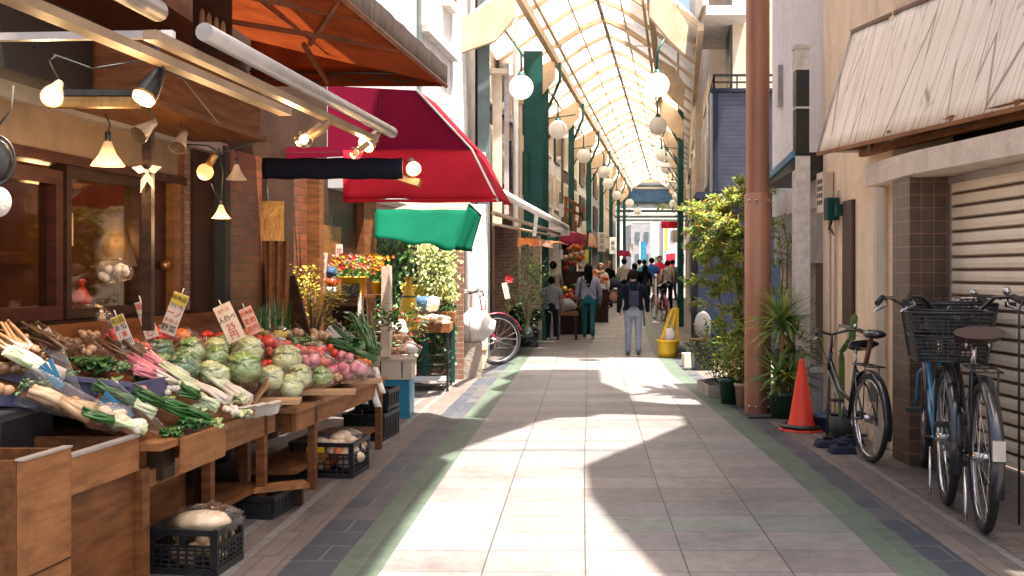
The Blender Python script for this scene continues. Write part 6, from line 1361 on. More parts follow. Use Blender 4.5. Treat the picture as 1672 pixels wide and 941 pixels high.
# flower shelf
t = thing('flower_shelf', 'wooden side shelf with flower pots beyond the stall', 'shelf', P(600, 560, 10.8))
ys = 10.8
MB().beam(P(545, 484, ys), P(634, 484, ys), .30, .03).build('shelf_top', 'wood', t); MB().beam(P(545, 545, ys), P(630, 545, ys), .30, .02).build('lower_shelf', 'wood_dark', t)
MB().poly([P(628, 436, ys + .02), P(640, 434, ys + .02), P(641, 580, ys + .02), P(626, 580, ys + .02)], .25).build('side_board', 'crate_cream', t); MB().box(P(589, 520, ys - .1) , (.03, .2, .5)).build('upright', 'white_paint', t); MB().box(P(573, 474, ys - .2), (.18, .03, .13)).build('dark_board', 'dark_metal', t)
MB().box(P(560, 530, ys + .18), (.5, .02, .6)).build('back_board', 'wood_dark', t)
def flowerpot(lb, px, py, r, h, fm, n, name='flower_pot', spread=1.3, hh=.22):
    c = P(px, py, 10.72); t = thing(name, lb, 'flower pot', c)
    MB().lathe([(.001, 0), (r * .75, 0), (r, h), (r * 1.08, h), (r * 1.08, h * 1.08), (r * .9, h * 1.05), (.001, h)], c, 18).build('pot', 'yellow_plastic', t)
    lv = MB(); 
    for k in range(n * 2): lv.leaf(c + Vector((random.gauss(0, r * .6), random.gauss(0, r * .5), h + random.uniform(0, hh))), (random.gauss(0, 1), random.gauss(0, 1), random.gauss(.5, .5)), (0, -1, .6), .05, .025)
    lv.build('foliage', 'leaf_mid', t)
    for m_ in fm:
        fb_ = MB()
        for k in range(n // len(fm)):
            p = c + Vector((random.gauss(0, r * spread * .5), random.gauss(-.03, r * .5), h + hh * random.uniform(.4, 1.1)))
            for a in range(5): fb_.leaf(p, (math.cos(a * 1.257), -.3, math.sin(a * 1.257)), (0, -1, 0), .022, .018)
        fb_.build('blossom', m_, t)
flowerpot('wide yellow planter of mixed orange and red flowers on the shelf', 578, 481, .14, .17, ['flower_orange', 'flower_yellow', 'flower_red', 'pink_root'], 150, spread=1.6)
flowerpot('small yellow pot of golden flowers at the shelf end', 615, 481, .055, .12, ['flower_yellow', 'flower_orange'], 70, hh=.26, spread=2)
t = thing('tin_can', 'striped red blue and white tin beside the yellow planter', 'tin', P(542, 481, 10.7)); c = P(542, 481, 10.7)
MB().tube([c, c + Vector((0, 0, .08))], .06, 16).build('lower_band', 'white_plastic', t); MB().tube([c + Vector((0, 0, .081)), c + Vector((0, 0, .16))], .061, 16).build('red_band', 'tomato', t); MB().ball(c + Vector((0, 0, .22)), .06, 12, (1, 1, 1.1), .2).build('blue_top', 'denim', t)
t = thing('shelf_card', 'upright card with blue and pink writing on the flower shelf', 'card', P(527, 480, 10.6)); m3 = Matrix.Rotation(.1, 3, 'Y'); c = P(526, 446, 10.6); MB().box(c, (.075, .008, .42), M=m3).build('card', 'paper', t); lettering('の花', c + Vector((0, -.006, .12)), .07, 'denim', t, True); lettering('季花', c + Vector((.01, -.006, -.06)), .06, 'pink_root', t, True)
t = thing('shelf_card', 'small card with pink writing above the yellow planter', 'card', P(555, 415, 10.75)); c = P(554, 410, 10.75); MB().box(c, (.07, .008, .14)).build('card', 'paper', t); lettering('花', c + Vector((0, -.006, 0)), .06, 'pink_root', t)
bush('potted_flowers', 'tall yellow green flowering stems beside the leaning plank', 'flowers', P(512, 505, 9.6), .28, .2, .6, 760, ['flower_yellow', 'leaf_yellow', 'leaf_yellow'], .045, pot=.75)
bush('red_flowers', 'dark green plant with red flowers behind the ginger crate', 'flowers', P(655, 530, 11.6), .45, .3, .4, 560, ['leaf_dark', 'leaf_mid', 'flower_red'], .07, pot=.6)
bush('leafy_greens', 'low leafy greens behind the long leeks', 'plant', P(600, 530, 10.2), .4, .2, .25, 260, ['leaf_mid', 'leek_green'], .08, pot=.8)

# ================================================================= PRODUCE
cnt_ = {}
def veg(kind_, name, lb, p, builder, cat, group=None):
    t = thing(name, lb, cat, p, group); ORIG[t.name] = Vector((0, 0, 0)); builder(t); return t
def cabbage(px, py, r, m_, lb, film=True):
    c = S(px, py + r * .75); R_ = r * c.y / F; t = thing('cabbage', lb, 'cabbage', c, 'cabbages heaped on the stall'); ctr = c + Vector((0, 0, R_ * .8)); sd0 = random.random() * 90
    MB().ball(ctr, R_, 20, (1, random.uniform(.88, 1.05), random.uniform(.76, .92)), .2, 2.5, seed=sd0).build('head', m_, t)
    lv = MB()
    for k in range(8):
        a0 = random.uniform(0, 6.28); tilt = random.uniform(.2, 1.7); M_ = Matrix.Rotation(a0, 3, 'Z') @ Matrix.Rotation(tilt, 3, 'X'); g = []
        for i in range(8):
            th = .06 + 1.25 * i / 7; row = []
            for j in range(9):
                ph = (j / 8 - .5) * 2.0 * math.sin(min(1.4, th * 1.3)); rr = R_ * (1.03 + .11 * (i / 7) ** 3 + .05 * mnoise.noise(Vector((i * .8, j * .8, k + sd0))) + .05 * (i == 7) * math.sin(j * 2.4 + k))
                d_ = Vector((math.sin(th) * math.sin(ph), math.sin(th) * math.cos(ph), math.cos(th))); row.append(ctr + (M_ @ d_) * rr)
            g.append(row)
        lv.sheet(g)
    lv.solid = R_ * .02; lv.build('outer_leaves', m_, t)
    if film: MB().ball(ctr, R_ * 1.13, 16, (1, 1, .92), .22, 5, seed=sd0).build('film_wrap', 'film', t)
cl = [(353, 587, 20, 'mid', 'leafy green white cabbage at the left end of the second row'), (263, 576, 20, 'dark', 'deep green cabbage at the far left of the back row'), (310, 578, 24, 'mid', 'large mid green cabbage under the red squash'), (265, 594, 15, 'mid', 'small green cabbage half hidden at the far left of the heap'),
      (301, 602, 25, 'dark', 'bluish dark cabbage left of the leek tips'), (352, 572, 19, 'pale', 'pale cabbage in the back row below the tall price card'), (344, 613, 21, 'pale', 'very pale cabbage touching the dark one'), (365, 565, 16, 'mid', 'small cabbage peeping out at the back centre'),
      (404, 577, 25, 'pale', 'pale cabbage at the top of the heap in the centre'), (398, 606, 29, 'mid', 'biggest bright green cabbage in the centre'), (355, 617, 20, 'pale', 'pale cabbage in front of the left heap beside the leeks'), (468, 592, 25, 'pale', 'pale round cabbage at the right of the back row'),
      (442, 622, 22, 'pale', 'light cabbage just above the brown price box'), (474, 634, 20, 'pale', 'whitish front cabbage at the table edge'), (489, 618, 20, 'pale', 'pale cabbage behind the whitish front one'), (525, 618, 17, 'mid', 'rightmost cabbage in clear film')]
for x, y, r, k_, lb in cl: cabbage(x, y, r, 'cabbage_' + k_, lb)
def pack(px, py, rp, m_, lb, n=7, cat='pack', name='vegetable_pack', item=.42, sc=(1.5, 1, .8), sub='contents', film=True, squash=1.0):
    rp *= 1.25; n = int(n * 1.4); c = S(px, py + rp * .5); R_ = rp * c.y / F; t = thing(name, lb, cat, c)
    mb = MB()
    for k in range(n):
        mb.ball(c + Vector((random.uniform(-.7, .7) * R_ * sc[0], random.uniform(-.6, .6) * R_ * sc[1], R_ * (.35 + random.uniform(0, .7) * sc[2]))), R_ * item * random.uniform(.6, 1.2), 10, (1, random.uniform(.8, 1.1), squash * random.uniform(.75, 1.05)), .16, seed=k + px)
    if m_ in ('leek_green', 'cabbage_mid', 'cabbage_dark', 'leek_white', 'spring_green'):
        mb = MB()
        for k in range(26):
            o_ = c + Vector((random.uniform(-.8, .8) * R_ * sc[0], random.uniform(-.7, .5) * R_, R_ * random.uniform(.1, .9))); yaw = random.uniform(-.9, .9); L_, W_ = R_ * random.uniform(.7, 1.3), R_ * random.uniform(.25, .5)
            f_ = Vector((math.sin(yaw), -math.cos(yaw), random.uniform(-.5, .6))).normalized(); s_ = f_.cross(Vector((0, 0, 1))).normalized(); g_ = []
            for i in range(6):
                u = i / 5 - .4; g_.append([o_ + f_ * L_ * u + s_ * W_ * v * (1 - (2 * abs(i / 5 - .55)) ** 2 * .8) + Vector((0, 0, -L_ * .5 * u * u + .25 * W_ * v * v + .006 * math.sin(i * 2.3 + v * 9 + k))) for v in (-1, -.5, 0, .5, 1)])
            mb.sheet(g_)
        mb.solid = .002
    mb.build(sub, m_, t)
    if film and int(px) % 5 != 0: MB().ball(c + Vector((0, 0, R_ * .55)), R_ * 1.05, 18, (sc[0], sc[1], .85), .3, 4, seed=px * .1).build('film_wrap', 'film', t)
pack(262, 549, 15, 'tomato', 'red orange squash pack at the foot of the tall cards', 5, item=.5); pack(293, 555, 17, 'carrot', 'orange squash pack with a yellow label', 4, item=.6)
pack(322, 562, 12, 'tomato', 'red tomato pack right of the orange squash', 5, item=.5); pack(224, 574, 16, 'tomato', 'pack of red tomatoes by the yellow headed card', 6, item=.45); pack(238, 590, 10, 'apple', 'small red pack left of the dark cabbage', 5)
pack(395, 548, 12, 'flower_orange', 'orange fruit beneath the second centre card', 6); pack(432, 562, 17, 'tomato', 'film pack of red peppers behind the pale cabbage', 8); pack(452, 548, 13, 'flower_yellow', 'yellow green fruit pack behind the peppers', 7); pack(470, 571, 18, 'apple', 'net of red apples in the middle of the back row', 9); pack(415, 540, 10, 'flower_yellow', 'yellow flowery greens under the small card', 8)
pack(492, 592, 17, 'pink_root', 'pink radish pack right of the pale round cabbage', 9); pack(508, 577, 15, 'tomato', 'shiny red tomato pack near the blue sleeve', 6, item=.55); pack(522, 594, 14, 'apple', 'pack of red streaked apples', 8); pack(545, 605, 16, 'pink_root', 'wrapped pink and white turnips near the table corner', 7); pack(572, 608, 17, 'pink_root', 'glossy magenta radish pack at the table corner', 8); pack(592, 612, 11, 'potato', 'small orange brown roots at the end of the table', 8)
pack(545, 618, 10, 'potato', 'brown taro pack in front of the turnips', 7); pack(480, 548, 12, 'ginger', 'tan root pack behind the apples', 7)
# leek bundles and greens
def bunch(lb, p0, p1, n, r, mats_, spread, name='leek_bundle', cat='leeks', wob=.01, taper=.6, z=0.0):
    a, b_ = Vector(p0), Vector(p1); n = int(n * 1.6); r *= .9; spread *= 1.45; t = thing(name, lb, cat, a); mbs = [MB() for _ in mats_]; d = (b_ - a); s_ = d.cross(Vector((0, 0, 1))).normalized(); u = s_.cross(d).normalized()
    for k in range(n):
        o0 = s_ * random.uniform(-1, 1) * spread * .6 + u * random.uniform(0, 1) * spread * .5; o1 = s_ * random.uniform(-1, 1) * spread + u * random.uniform(0, 1) * spread * .6; m_ = len(mats_)
        P_ = [a + o0 + (d + o1 - o0) * (i / (2 * m_)) + Vector((0, 0, wob * math.sin(i * 1.7 + k))) for i in range(2 * m_ + 1)]
        for i in range(m_):
            seg = P_[2 * i:2 * i + 3]; rr = [r * (1 - (1 - taper) * (2 * i + q_) / (2 * m_)) * (1.15 if i == 0 and q_ == 0 else 1) for q_ in range(3)]; mbs[i].tube(seg, rr, 7)
    for i, (mb, m_) in enumerate(zip(mbs, mats_)): mb.build(['stalks', 'green_stalks', 'leaf_tops'][i] if len(mats_) > 1 else 'stalks', m_, t)
    return t
up_ = Vector((0, 0, .03))
bunch('thick white leeks laid slanting in front of the pale cabbages', S(405, 665) + up_, S(298, 607) + up_ * 2, 5, .020, ['daikon', 'leek_white', 'leek_green'], .04)
bunch('slim pale leeks beside the thick white ones', S(372, 668) + up_, S(262, 618) + up_ * 2, 5, .014, ['daikon', 'leek_white'], .04)
bunch('long dark green leeks stretched over the table corner', S(612, 603) + up_ * 2, S(535, 578) + up_ * 3, 16, .010, ['leek_green', 'leek_green'], .05)
bunch('upright leek leaves leaning back behind the corner', S(612, 590) + up_ * 2, S(585, 560) + Vector((0, .1, .22)), 18, .011, ['leek_green', 'leek_green'], .07, wob=.02)
bunch('bunched green onion leaves at the front of the stall', S(338, 702) + up_, S(218, 672) + up_ * 2, 22, .009, ['spring_green', 'spring_green', 'leek_green'], .07, taper=.8)
bunch('green stemmed turnip tops near the leek roots', S(352, 680) + up_, S(290, 660) + up_ * 2, 14, .011, ['leek_white', 'spring_green'], .06)
pack(375, 672, 9, 'daikon', 'white turnips beside the leek roots', 6, item=.5, film=False); pack(325, 665, 11, 'leek_white', 'pale green and white turnip pack behind the onions', 7)
bunch('burdock roots in film at the left end of the stall', S(55, 604) + up_, S(-20, 560) + up_, 14, .015, ['burdock'], .10, 'burdock_bundle', 'burdock roots')
bunch('pink stemmed rhubarb like stalks in a clear sleeve', S(300, 632) + up_, S(205, 590) + up_ * 3, 12, .012, ['daikon', 'pink_root', 'burdock'], .05, 'stalk_bundle', 'vegetable stalks')
bunch('cream and pink stalks in a long clear sleeve', S(318, 655) + up_, S(215, 625) + up_ * 2, 12, .014, ['leek_white', 'daikon', 'pink_root'], .06, 'stalk_bundle', 'vegetable stalks')
bunch('yellowish roots in a clear sleeve at the front left', S(150, 692) + up_, S(50, 655) + up_, 9, .026, ['potato', 'bread'], .05, 'root_bundle', 'root vegetables')
bunch('light green stalks in a clear sleeve at the front edge', S(235, 716) + up_, S(130, 690) + up_, 10, .013, ['leek_white', 'spring_green'], .05, 'stalk_bundle', 'vegetable stalks')
pack(95, 565, 20, 'burdock', 'brown wrapped roots behind the leftmost card', 9); pack(20, 552, 16, 'ginger', 'tan wrapped roots at the far left back', 9); pack(0, 640, 24, 'ginger', 'brown paper wrapped roots at the far left front', 7); pack(150, 594, 20, 'leek_green', 'dark leafy greens in the purple crate', 10, item=.4); pack(185, 598, 15, 'cabbage_dark', 'dark green leaf pack in the purple crate', 8)
pack(178, 682, 20, 'bread', 'cream coloured bulbs in film between the clear sleeves', 8, item=.5); pack(210, 695, 17, 'daikon', 'white bulbs in film at the front edge', 7, item=.5); pack(110, 660, 14, 'onion', 'onion pack behind the clear sleeves', 6, item=.55); pack(190, 552, 15, 'apple', 'pinkish pack behind the yellow headed card', 7); pack(150, 548, 13, 'ginger', 'tan pack in the back row left of the cards', 7)
for q_ in ((40, 575, 20, 'burdock', 'brown root pack just right of the burdock bundle', 10), (130, 575, 15, 'ginger', 'tan root pack below the leftmost card', 8), (205, 560, 14, 'tomato', 'red pack tucked under the yellow headed card', 8), (245, 615, 15, 'leek_green', 'dark green leaf pack left of the thick leeks', 10), (215, 640, 16, 'pink_root', 'pinkish root pack behind the onion leaves', 9), (265, 655, 14, 'cabbage_mid', 'small leaf pack above the onion leaves', 8),
        (275, 640, 13, 'daikon', 'white root pack left of the slim leeks', 8), (180, 655, 16, 'potato', 'brown potato pack behind the front bulbs', 9), (345, 690, 12, 'cabbage_mid', 'leafy green pack at the middle table edge', 8), (310, 690, 12, 'leek_green', 'dark green leaf tips beside the onion bunch', 9), (385, 650, 12, 'leek_white', 'pale green pack above the leek roots', 8),
        (430, 595, 12, 'tomato', 'red pack wedged between the centre cabbages', 7), (455, 575, 13, 'apple', 'red and yellow pack behind the pale round cabbage', 8), (530, 575, 13, 'tomato', 'bright red pack before the leek sleeves', 8), (500, 560, 14, 'cabbage_mid', 'green pack under the blue tinted sleeve', 8), (555, 585, 13, 'pink_root', 'pink root pack beneath the long leeks', 8), (375, 552, 12, 'carrot', 'orange pack at the foot of the biggest card', 7),
        (345, 552, 12, 'tomato', 'red pack between orange squash and the biggest card', 7), (565, 562, 16, 'leek_green', 'deep green leaf pack behind the long leeks', 10), (520, 552, 15, 'potato', 'tan pack in the far back row', 9), (595, 595, 12, 'carrot', 'orange root pack at the far table end', 8), (60, 630, 16, 'cabbage_dark', 'dark leafy pack at the left end of the purple crate', 9), (15, 605, 18, 'burdock', 'dark brown roots behind the purple crate', 9)):
    pack(*q_, item=.42)
bunch('second burdock bundle slanting behind the leftmost price card', S(120, 590) + up_, S(50, 552) + up_, 12, .014, ['burdock'], .07, 'burdock_bundle', 'burdock roots')
bunch('pale daikon roots in the purple crate', S(100, 640) + up_ * 2, S(10, 610) + up_ * 3, 6, .024, ['daikon', 'leek_white'], .06, 'daikon_bundle', 'daikon')
bunch('dark green stalks tucked behind the front bulbs', S(250, 690) + up_, S(150, 655) + up_ * 2, 12, .010, ['leek_white', 'spring_green', 'leek_green'], .05, 'stalk_bundle', 'vegetable stalks')
bunch('brown and pink stalks across the left of the cabbages', S(262, 625) + up_, S(170, 575) + up_ * 2, 12, .012, ['pink_root', 'burdock'], .05, 'stalk_bundle', 'vegetable stalks')
for q_ in ((280, 705, 11, 'spring_green', 'loose green leaves under the onion bunch', 8), (395, 675, 9, 'leek_white', 'pale leaf pack at the white leek roots', 7), (175, 625, 14, 'cabbage_mid', 'green leaf pack spilling from the purple crate', 9),
        (300, 545, 10, 'ginger', 'tan pack behind the orange squash', 7), (100, 610, 15, 'cabbage_dark', 'dark spinach pack along the purple crate rim', 10)):
    pack(*q_, item=.42)
def sleeve(lb, p0, p1, r0, r1, inner=None, stripe=None):
    a, b_ = Vector(p0), Vector(p1); t = thing('plastic_sleeve', lb, 'plastic sleeve', a); d = b_ - a; s_ = d.cross(Vector((0, 1, .2))).normalized(); u = Vector((0, 1, .3)).normalized(); g = []
    for i in range(7):
        f = i / 6; r = r0 + (r1 - r0) * f; g.append([a + d * f + s_ * math.cos(q_) * r + u * math.sin(q_) * r * .35 * (1 - .5 * f) for q_ in [2 * math.pi * j / 14 for j in range(15)]])
    MB().sheet(g).build('film', 'film', t)
    if stripe:
        for off_ in (-.4, .1, .5): MB().beam((a + s_ * off_ * r0 * .6).lerp(b_, .45) + u * -.035, b_ + s_ * off_ * r1 * .7 + u * -.03, .022, .002, (0, 1, 0)).build('printed_stripe', stripe, t)
    if inner:
        mb = MB()
        for k in range(9): o_ = random.uniform(-.8, .8); mb.tube([a + s_ * o_ * r0, a + d * .5 + s_ * o_ * r1 * .8, a + d * .92 + s_ * o_ * r1], [.008, .009, .004], 6)
        mb.build('leaves', inner, t)
sleeve('open clear sleeve with blue stripes standing at the front left', S(128, 672) + up_, P(78, 588, 4.9), .045, .10, None, 'bike_blue')
sleeve('clear sleeve of long yellow roots lying at the front', S(235, 718) + up_ * 1.3, S(35, 648) + up_ * 2, .03, .11)
sleeve('triangular clear sleeve with a blue print at the front', S(262, 712) + up_, P(170, 645, 5.0), .03, .10, None, 'bike_blue')
sleeve('clear sleeve over dark stalks left of the cabbages', S(295, 632) + up_, P(165, 545, 6.0), .04, .10); sleeve('clear sleeve over greens in the purple crate', S(190, 606) + up_, P(135, 565, 5.8), .03, .08)
sleeve('blue tinted sleeve of leaves right of the red apples', S(510, 572) + up_, P(478, 540, 8.6), .06, .08, 'leek_green', 'bike_blue'); sleeve('clear sleeve of leek leaves before the yellow flowers', S(575, 572) + up_, P(535, 535, 9.0), .08, .10, 'leek_green', 'white_plastic')
sleeve('sleeve of leek leaves right of the yellow flowers', S(605, 578) + up_, P(588, 548, 9.6), .06, .08, 'leek_green')
t = thing('green_onion_tops', 'spiky green onion tops behind the small centre card', 'green onions', S(445, 540)); mb = MB(); [mb.blade(S(446, 548) + Vector((random.uniform(-.12, .12), 0, 0)), (random.gauss(0, .25), .2, 1), random.uniform(.2, .34), .022, .15) for _ in range(34)]; mb.build('leaves', 'spring_green', t)
# ginger heap on the cream crate
for i, (dx, dy, dz) in enumerate(((-.30, .1, 0), (-.20, .05, 0), (-.10, .05, 0), (-.25, .2, .1), (-.14, .2, .12), (-.32, .3, .13), (-.20, .32, .2), (-.08, .3, .1))):
    c = Vector((xr + dx, gx.y + dy, .66 + dz)); t = thing('ginger_pack', ['leftmost', 'left centre', 'right centre', 'upper left', 'upper middle', 'rear left', 'topmost', 'rear right'][i] + ' net of ginger in the cream crate', 'ginger', c, 'nets of ginger in the cream crate')
    mb = MB(); [mb.ball(c + Vector((random.gauss(0, .025), random.gauss(0, .025), random.uniform(-.01, .06))), .028, 9, (1.3, 1, .8), .3, 5) for _ in range(8)]; mb.build('roots', 'ginger', t)
t = thing('clear_bag', 'crumpled clear bag of pale bulbs at the right edge of the cream crate', 'bag', (xr - .02, gx.y + .15, .68)); c = Vector((xr - .01, gx.y + .15, .70)); MB().ball(c, .07, 12, (1.2, 1, .8), .2).build('contents', 'flower_white', t); MB().ball(c, .095, 14, (1.2, 1, .9), .4, 5).build('film', 'film', t)
t = thing('garlic_pack', 'pinkish garlic bulbs behind the ginger nets', 'garlic', (xr - .25, gx.y + .45, .8)); mb = MB(); [mb.ball((xr - .25 + random.uniform(-.13, .15), gx.y + .42, .86 + random.uniform(0, .1)), .06, 12, (1, 1, 1.1)) for _ in range(6)]; mb.build('bulbs', 'flower_white', t)

# price cards
def card(lb, p_bot, p_top, w, lines, m_='paper', Y=None, stick=True, sc=1.0, head=None):
    a, b_ = p_bot, p_top; d = (b_ - a); h = d.length; zz = d.normalized(); xx = Vector((zz.z, 0, -zz.x)).normalized(); yy = zz.cross(xx)
    M3 = Matrix((xx, yy, zz)).transposed(); t = thing('price_card', lb, 'price card', a, 'hand written price cards on the stall'); c = (a + b_) / 2
    MB().box(c, (w, .005, h), M=M3).build('card', m_, t)
    if head: MB().box(c + zz * h * .36 + yy * -.004, (w * .98, .003, h * .26), M=M3).build('header', head, t)
    MB().tube([b_ - zz * .03, b_ + zz * .035], .004, 6).build('clip', 'white_plastic', t)
    n_ = len(lines); 
    for i, (s_, ink) in enumerate(lines):
        f = (n_ - 1) / 2 - i; k_ = max(1, len(s_)); size = min(w * .95 / (k_ * .62 if s_.isascii() else k_ * .95), h * .95 / n_)
        lettering(s_, c + zz * f * (h * .92 / n_) + yy * -.0075, size, ink, t, M3=M3)
    return t
RD, BK = 'ink_red', 'ink_black'
def cp(x0, y0_, x1, y1_, Y, wpx, lb, lines, **k): return card(lb, P(x0, y0_, Y), P(x1, y1_, Y), wpx * Y / F, lines, **k)
cp(104, 600, 68, 541, 5.6, 27, 'slanting white card with red and black writing over the burdock', [('玉い品', RD), ('3ハロ', RD), ('の込', BK), ('', BK), ('', RD)])
cp(210, 566, 190, 516, 5.9, 22, 'narrow card with a yellow head beside the red tomatoes', [('旬品', BK), ('あ匁', BK), ('1束', RD), ('円切', BK)], head='paper_yellow')
cp(249, 552, 230, 492, 6.2, 22, 'leaning card with orange red writing left of the tall card', [('国産', RD), ('いも', BK), ('かぼ', RD), ('九州', RD), ('〇', RD)])
cp(272, 545, 297, 480, 6.3, 26, 'tall card leaning right with four black and red lines', [('特売品', BK), ('小いも', BK), ('一ノ', RD), ('タかぶ', RD), ('野菜', BK)], head='paper_yellow')
cp(388, 556, 361, 498, 6.8, 30, 'biggest centre card with bold red numbers', [('3ハ13', RD), ('人仍ぺ', BK), ('25', RD), ('円', RD)])
cp(418, 545, 399, 503, 7.4, 22, 'smaller centre card covered in red writing', [('北海道', RD), ('まめ', RD), ('百円', RD)], m_='paper_pink')
t = card('low brown box lid with faint black writing before the cabbages', S(420, 655), S(424, 630), .21, [('とれたて', BK), ('キャベツ', BK)], 'cardboard')
# hanging tags on the far table corner
for i, (x, y, x2, y2, w) in enumerate(((585, 618, 597, 660, 10), (604, 620, 618, 665, 12), (613, 600, 626, 642, 9))):
    a, b_ = P(x2, y2, 8.55), P(x, y, 8.7); t = thing('hanging_tag', ['left', 'middle', 'right'][i] + ' white paper tag hanging off the far table corner', 'tag', b_, 'white tags hanging off the far table'); mb = MB(); g = []
    for k in range(6): f = k / 5; p = b_.lerp(a, f) + Vector((0, -.02 * math.sin(f * 3), 0)); g.append([p + Vector((-w * 8.6 / F / 2, 0, 0)), p + Vector((w * 8.6 / F / 2, 0, 0))])
    mb.sheet(g, .002).build('paper', 'white_plastic', t); lettering('目玉商品'[:4], b_.lerp(a, .55) + Vector((0, -.03, 0)), .03, 'ink_black', t, True)
nb = LP(533, 412, FL + .01); t = thing('notice_sheet', 'tan notice sheet with black vertical writing on the brown board wall', 'notice', nb); n1_ = LP(533, 412, FL + .03)
m3 = Matrix.Rotation(math.atan2(1, .149) , 3, 'Z'); lettering('営業中日', LP(541, 375, FL + .02), .07, 'ink_black', t, True, Matrix.Rotation(-0.9, 3, 'Z') @ Matrix.Rotation(math.pi / 2, 3, 'Z') if False else Matrix.Rotation(math.atan2(1, .149), 3, 'Z'))
MB().wallbox(FL + .001, FL + .006, 10.9, 11.35, 1.25, 1.95).build('sheet', 'wood_gold', t)

# ================================================================= LAMPS of the stall
mat('spot_metal', (.50, .40, .29), (.4, .3, .2), rough=.3, metal=.4, bump=0)
def lamp(lb, px, py, Y, kind_, lit=True, cord=60, tilt=(0, 0), s=1.0, power=1.6):
    c = P(px, py, Y); t = thing('stall_lamp', lb, 'lamp', c); M_ = Matrix.Rotation(tilt[0], 3, 'Y') @ Matrix.Rotation(tilt[1], 3, 'X'); q_ = lambda *p: c + M_ @ (Vector(p) * s)
    top_ = q_(0, 0, .14)
    if kind_ == 'bell':
        MB().lathe([(.088 * s, -.03 * s), (.078 * s, -.015 * s), (.045 * s, .03 * s), (.026 * s, .08 * s), (.02 * s, .1 * s)], c, 22, M_).build('lamp_shade', 'shade_glass', t); MB().ball(q_(0, 0, -.005), .022 * s, 12).build('bulb', 'bulb_lit' if lit else 'lamp_glass', t); MB().tube([q_(0, 0, .1), q_(0, 0, .15)], .016 * s).build('socket', 'dark_metal', t)
    elif kind_ == 'spot':
        M_ = Matrix.Rotation(tilt[0], 3, 'Y') @ Matrix.Rotation(-abs(tilt[1]) - .25, 3, 'X')
        MB().lathe([(.001, .10 * s), (.022 * s, .10 * s), (.028 * s, .05 * s), (.042 * s, .0), (.05 * s, -.03 * s), (.05 * s, -.045 * s)], c, 20, M_).build('lamp_shade', 'spot_metal', t); MB().lathe([(.001, -.036 * s), (.046 * s, -.04 * s)], c, 20, M_).build('bulb_face', 'bulb_face_lit' if lit else 'lamp_glass', t)
    elif kind_ == 'black':
        MB().lathe([(.001, .13 * s), (.02 * s, .13 * s), (.035 * s, .08 * s), (.05 * s, .0), (.05 * s, -.02 * s)], c, 20, M_).build('lamp_shade', 'black_plastic', t); MB().lathe([(.052 * s, -.02 * s), (.052 * s, -.03 * s), (.05 * s, -.031 * s)], c, 20, M_).build('trim_ring', 'brass', t); MB().lathe([(.05 * s, -.03 * s), (.045 * s, -.05 * s), (.001, -.062 * s)], c, 20, M_).build('bulb_face', 'bulb_face_lit' if lit else 'lamp_glass', t)
    else:
        MB().ball(c, .048 * s, 18).build('bulb_glass', 'lamp_glass' if kind_ == 'bulb' else 'shade_glass', t); MB().ball(c, .024 * s, 12).build('filament_glow', 'bulb_lit' if lit else 'shade_glass', t); MB().tube([q_(0, 0, .04), q_(0, 0, .12)], .022 * s, 12).build('socket', 'rail_cream' if kind_ == 'bulb' else 'brass', t)
    if cord: MB().tube([q_(0, 0, .12), top_.lerp(P(px, py - cord, Y), .5) + Vector((.012, 0, 0)), P(px + (3 if kind_ != 'bell' else -4), py - cord, Y)], .005, 6).build('cord', 'rubber', t)
    if lit and power:
        ld = bpy.data.lights.new('lamp_light', 'POINT'); ld.energy = power; ld.color = (1, .62, .28); ld.shadow_soft_size = .04; lo_ = bpy.data.objects.new('lamp_light', ld); col.objects.link(lo_); lo_.parent = t; lo_.location = M_ @ Vector((0, -.02, -.09))
    return t
lamp('wide bell shaped glass shade glowing left of the slim brown pole', 176, 262, 5.8, 'bell', cord=75, s=1.05)
lamp('clear reflector lamp at the far left under the cross bar', 88, 152, 4.7, 'spot', True, 60, (-.25, .7), power=1.6)
lamp('black spotlight hanging from the near roller end', 241, 150, 4.25, 'black', True, 85, (.35, -.45), s=.95, power=1.6)
lamp('tilted pale spot lamp above the white ribbon', 233, 215, 5.4, 'spot', False, 40, (.5, .6)); lamp('small pale spot lamp left of the round bulb', 293, 234, 5.9, 'spot', False, 22, (.1, .5), s=.95)
lamp('round glowing globe bulb left of the hanging lit bulb', 335, 281, 6.3, 'globe', True, 0, (.5, 0), s=1.05, power=1.6); lamp('small bell shade right of the round bulb', 386, 288, 6.6, 'bell', False, 45, s=.75); lamp('bright bare bulb with a glass frill hanging lowest', 361, 352, 6.5, 'bell', True, 110, s=.65, power=1.6)
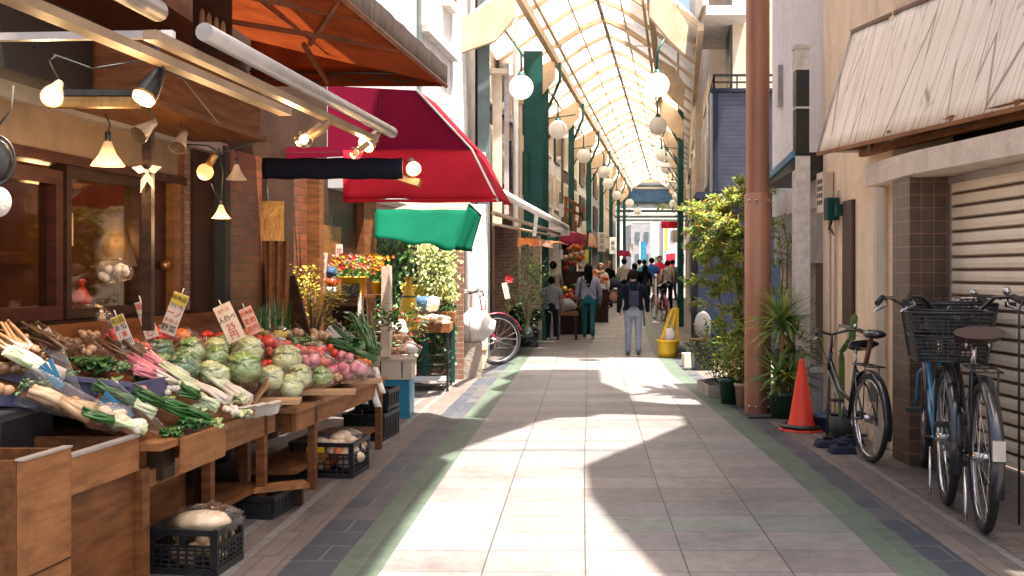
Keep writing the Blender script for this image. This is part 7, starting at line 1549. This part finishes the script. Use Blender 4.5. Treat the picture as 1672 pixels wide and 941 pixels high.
big_bulb = lamp('large clear bulb on a curved arm under the roller', 496, 228, 5.7, 'bulb', True, 0, (.9, 0), s=1.05, power=1.6); lamp('small clear bulb near the far roller end', 581, 250, 6.4, 'bulb', False, 0, (.9, 0), s=.85); lamp('bright reflector lamp at the far roller end', 604, 230, 6.5, 'spot', True, 0, (.6, -.4), s=1.1, power=1.6); lamp('white clip lamp above the red awning hem', 674, 272, 8.7, 'spot', True, 0, (-.4, .8), s=1.3, power=1.6)
MB().tube([P(508, 222, 5.7), P(528, 212, 5.65), P(538, 192, 5.6)], .02, 10).build('curved_arm', 'rail_cream', big_bulb)
solo(MB().box(P(660, 292, 8.8), (.28, .2, .06), M=Matrix.Rotation(.3, 3, 'Y')), 'lamp_canopy', 'peach_fabric', 'pale pink box lamp hood beneath the clip lamp', 'lamp hood')
for k_, (pts_, lb_) in enumerate((([(250, 60, 4.3), (262, 90, 4.25), (268, 120, 4.25), (258, 150, 4.25)], 'black cable looping beside the hanging black spotlight'), ([(262, 60, 4.3), (240, 85, 4.25), (228, 100, 4.25)], 'short black cable under the near roller end'), ([(-10, 215, 4.6), (18, 180, 4.6), (22, 140, 4.6)], 'thin cable at the far left above the fan guard'), ([(88, 90, 4.7), (150, 112, 5.2), (240, 98, 5.0), (300, 130, 5.4), (360, 205, 6.0)], 'long sagging black cable strung above the bell lamp'))):
    solo(MB().tube([P(*p) for p in pts_], .005, 6), 'electric_cable', 'rubber', lb_, 'cable')
solo(MB().tube([P(300, 236, 6.3), P(340, 238, 6.3), P(360, 250, 6.4), P(420, 232, 6.7)], .006, 6), 'electric_cable', 'rubber', 'black cable strung above the round glowing bulb', 'cable')
solo(MB().tube([P(345, 300, 6.4), P(350, 312, 6.45), P(358, 325, 6.5)], .004, 6), 'electric_cable', 'rubber', 'short cable between the round bulb and the lowest bulb', 'cable')
t = thing('fan_guard', 'dark curved fan guard cut by the left picture edge', 'fan', P(-5, 260, 4.6)); r_ = MB(); ring(r_, (0, 0, 0), .11, .008, 26, 6); r_.v = [P(-8, 262, 4.6) + Vector((v.x * .8, v.y, v.z)) for v in r_.v]; r_.build('guard', 'black_plastic', t); MB().ball(P(-8, 262, 4.62), .1, 14, (.8, .3, 1)).build('blades', 'dark_metal', t)
c = P(-3, 330, 4.8); t = thing('mirror_disc', 'pale round disc at the far left picture edge', 'disc', c); MB().ball(c, .07, 18, (.9, .2, 1)).build('disc', 'pale_concrete', t)
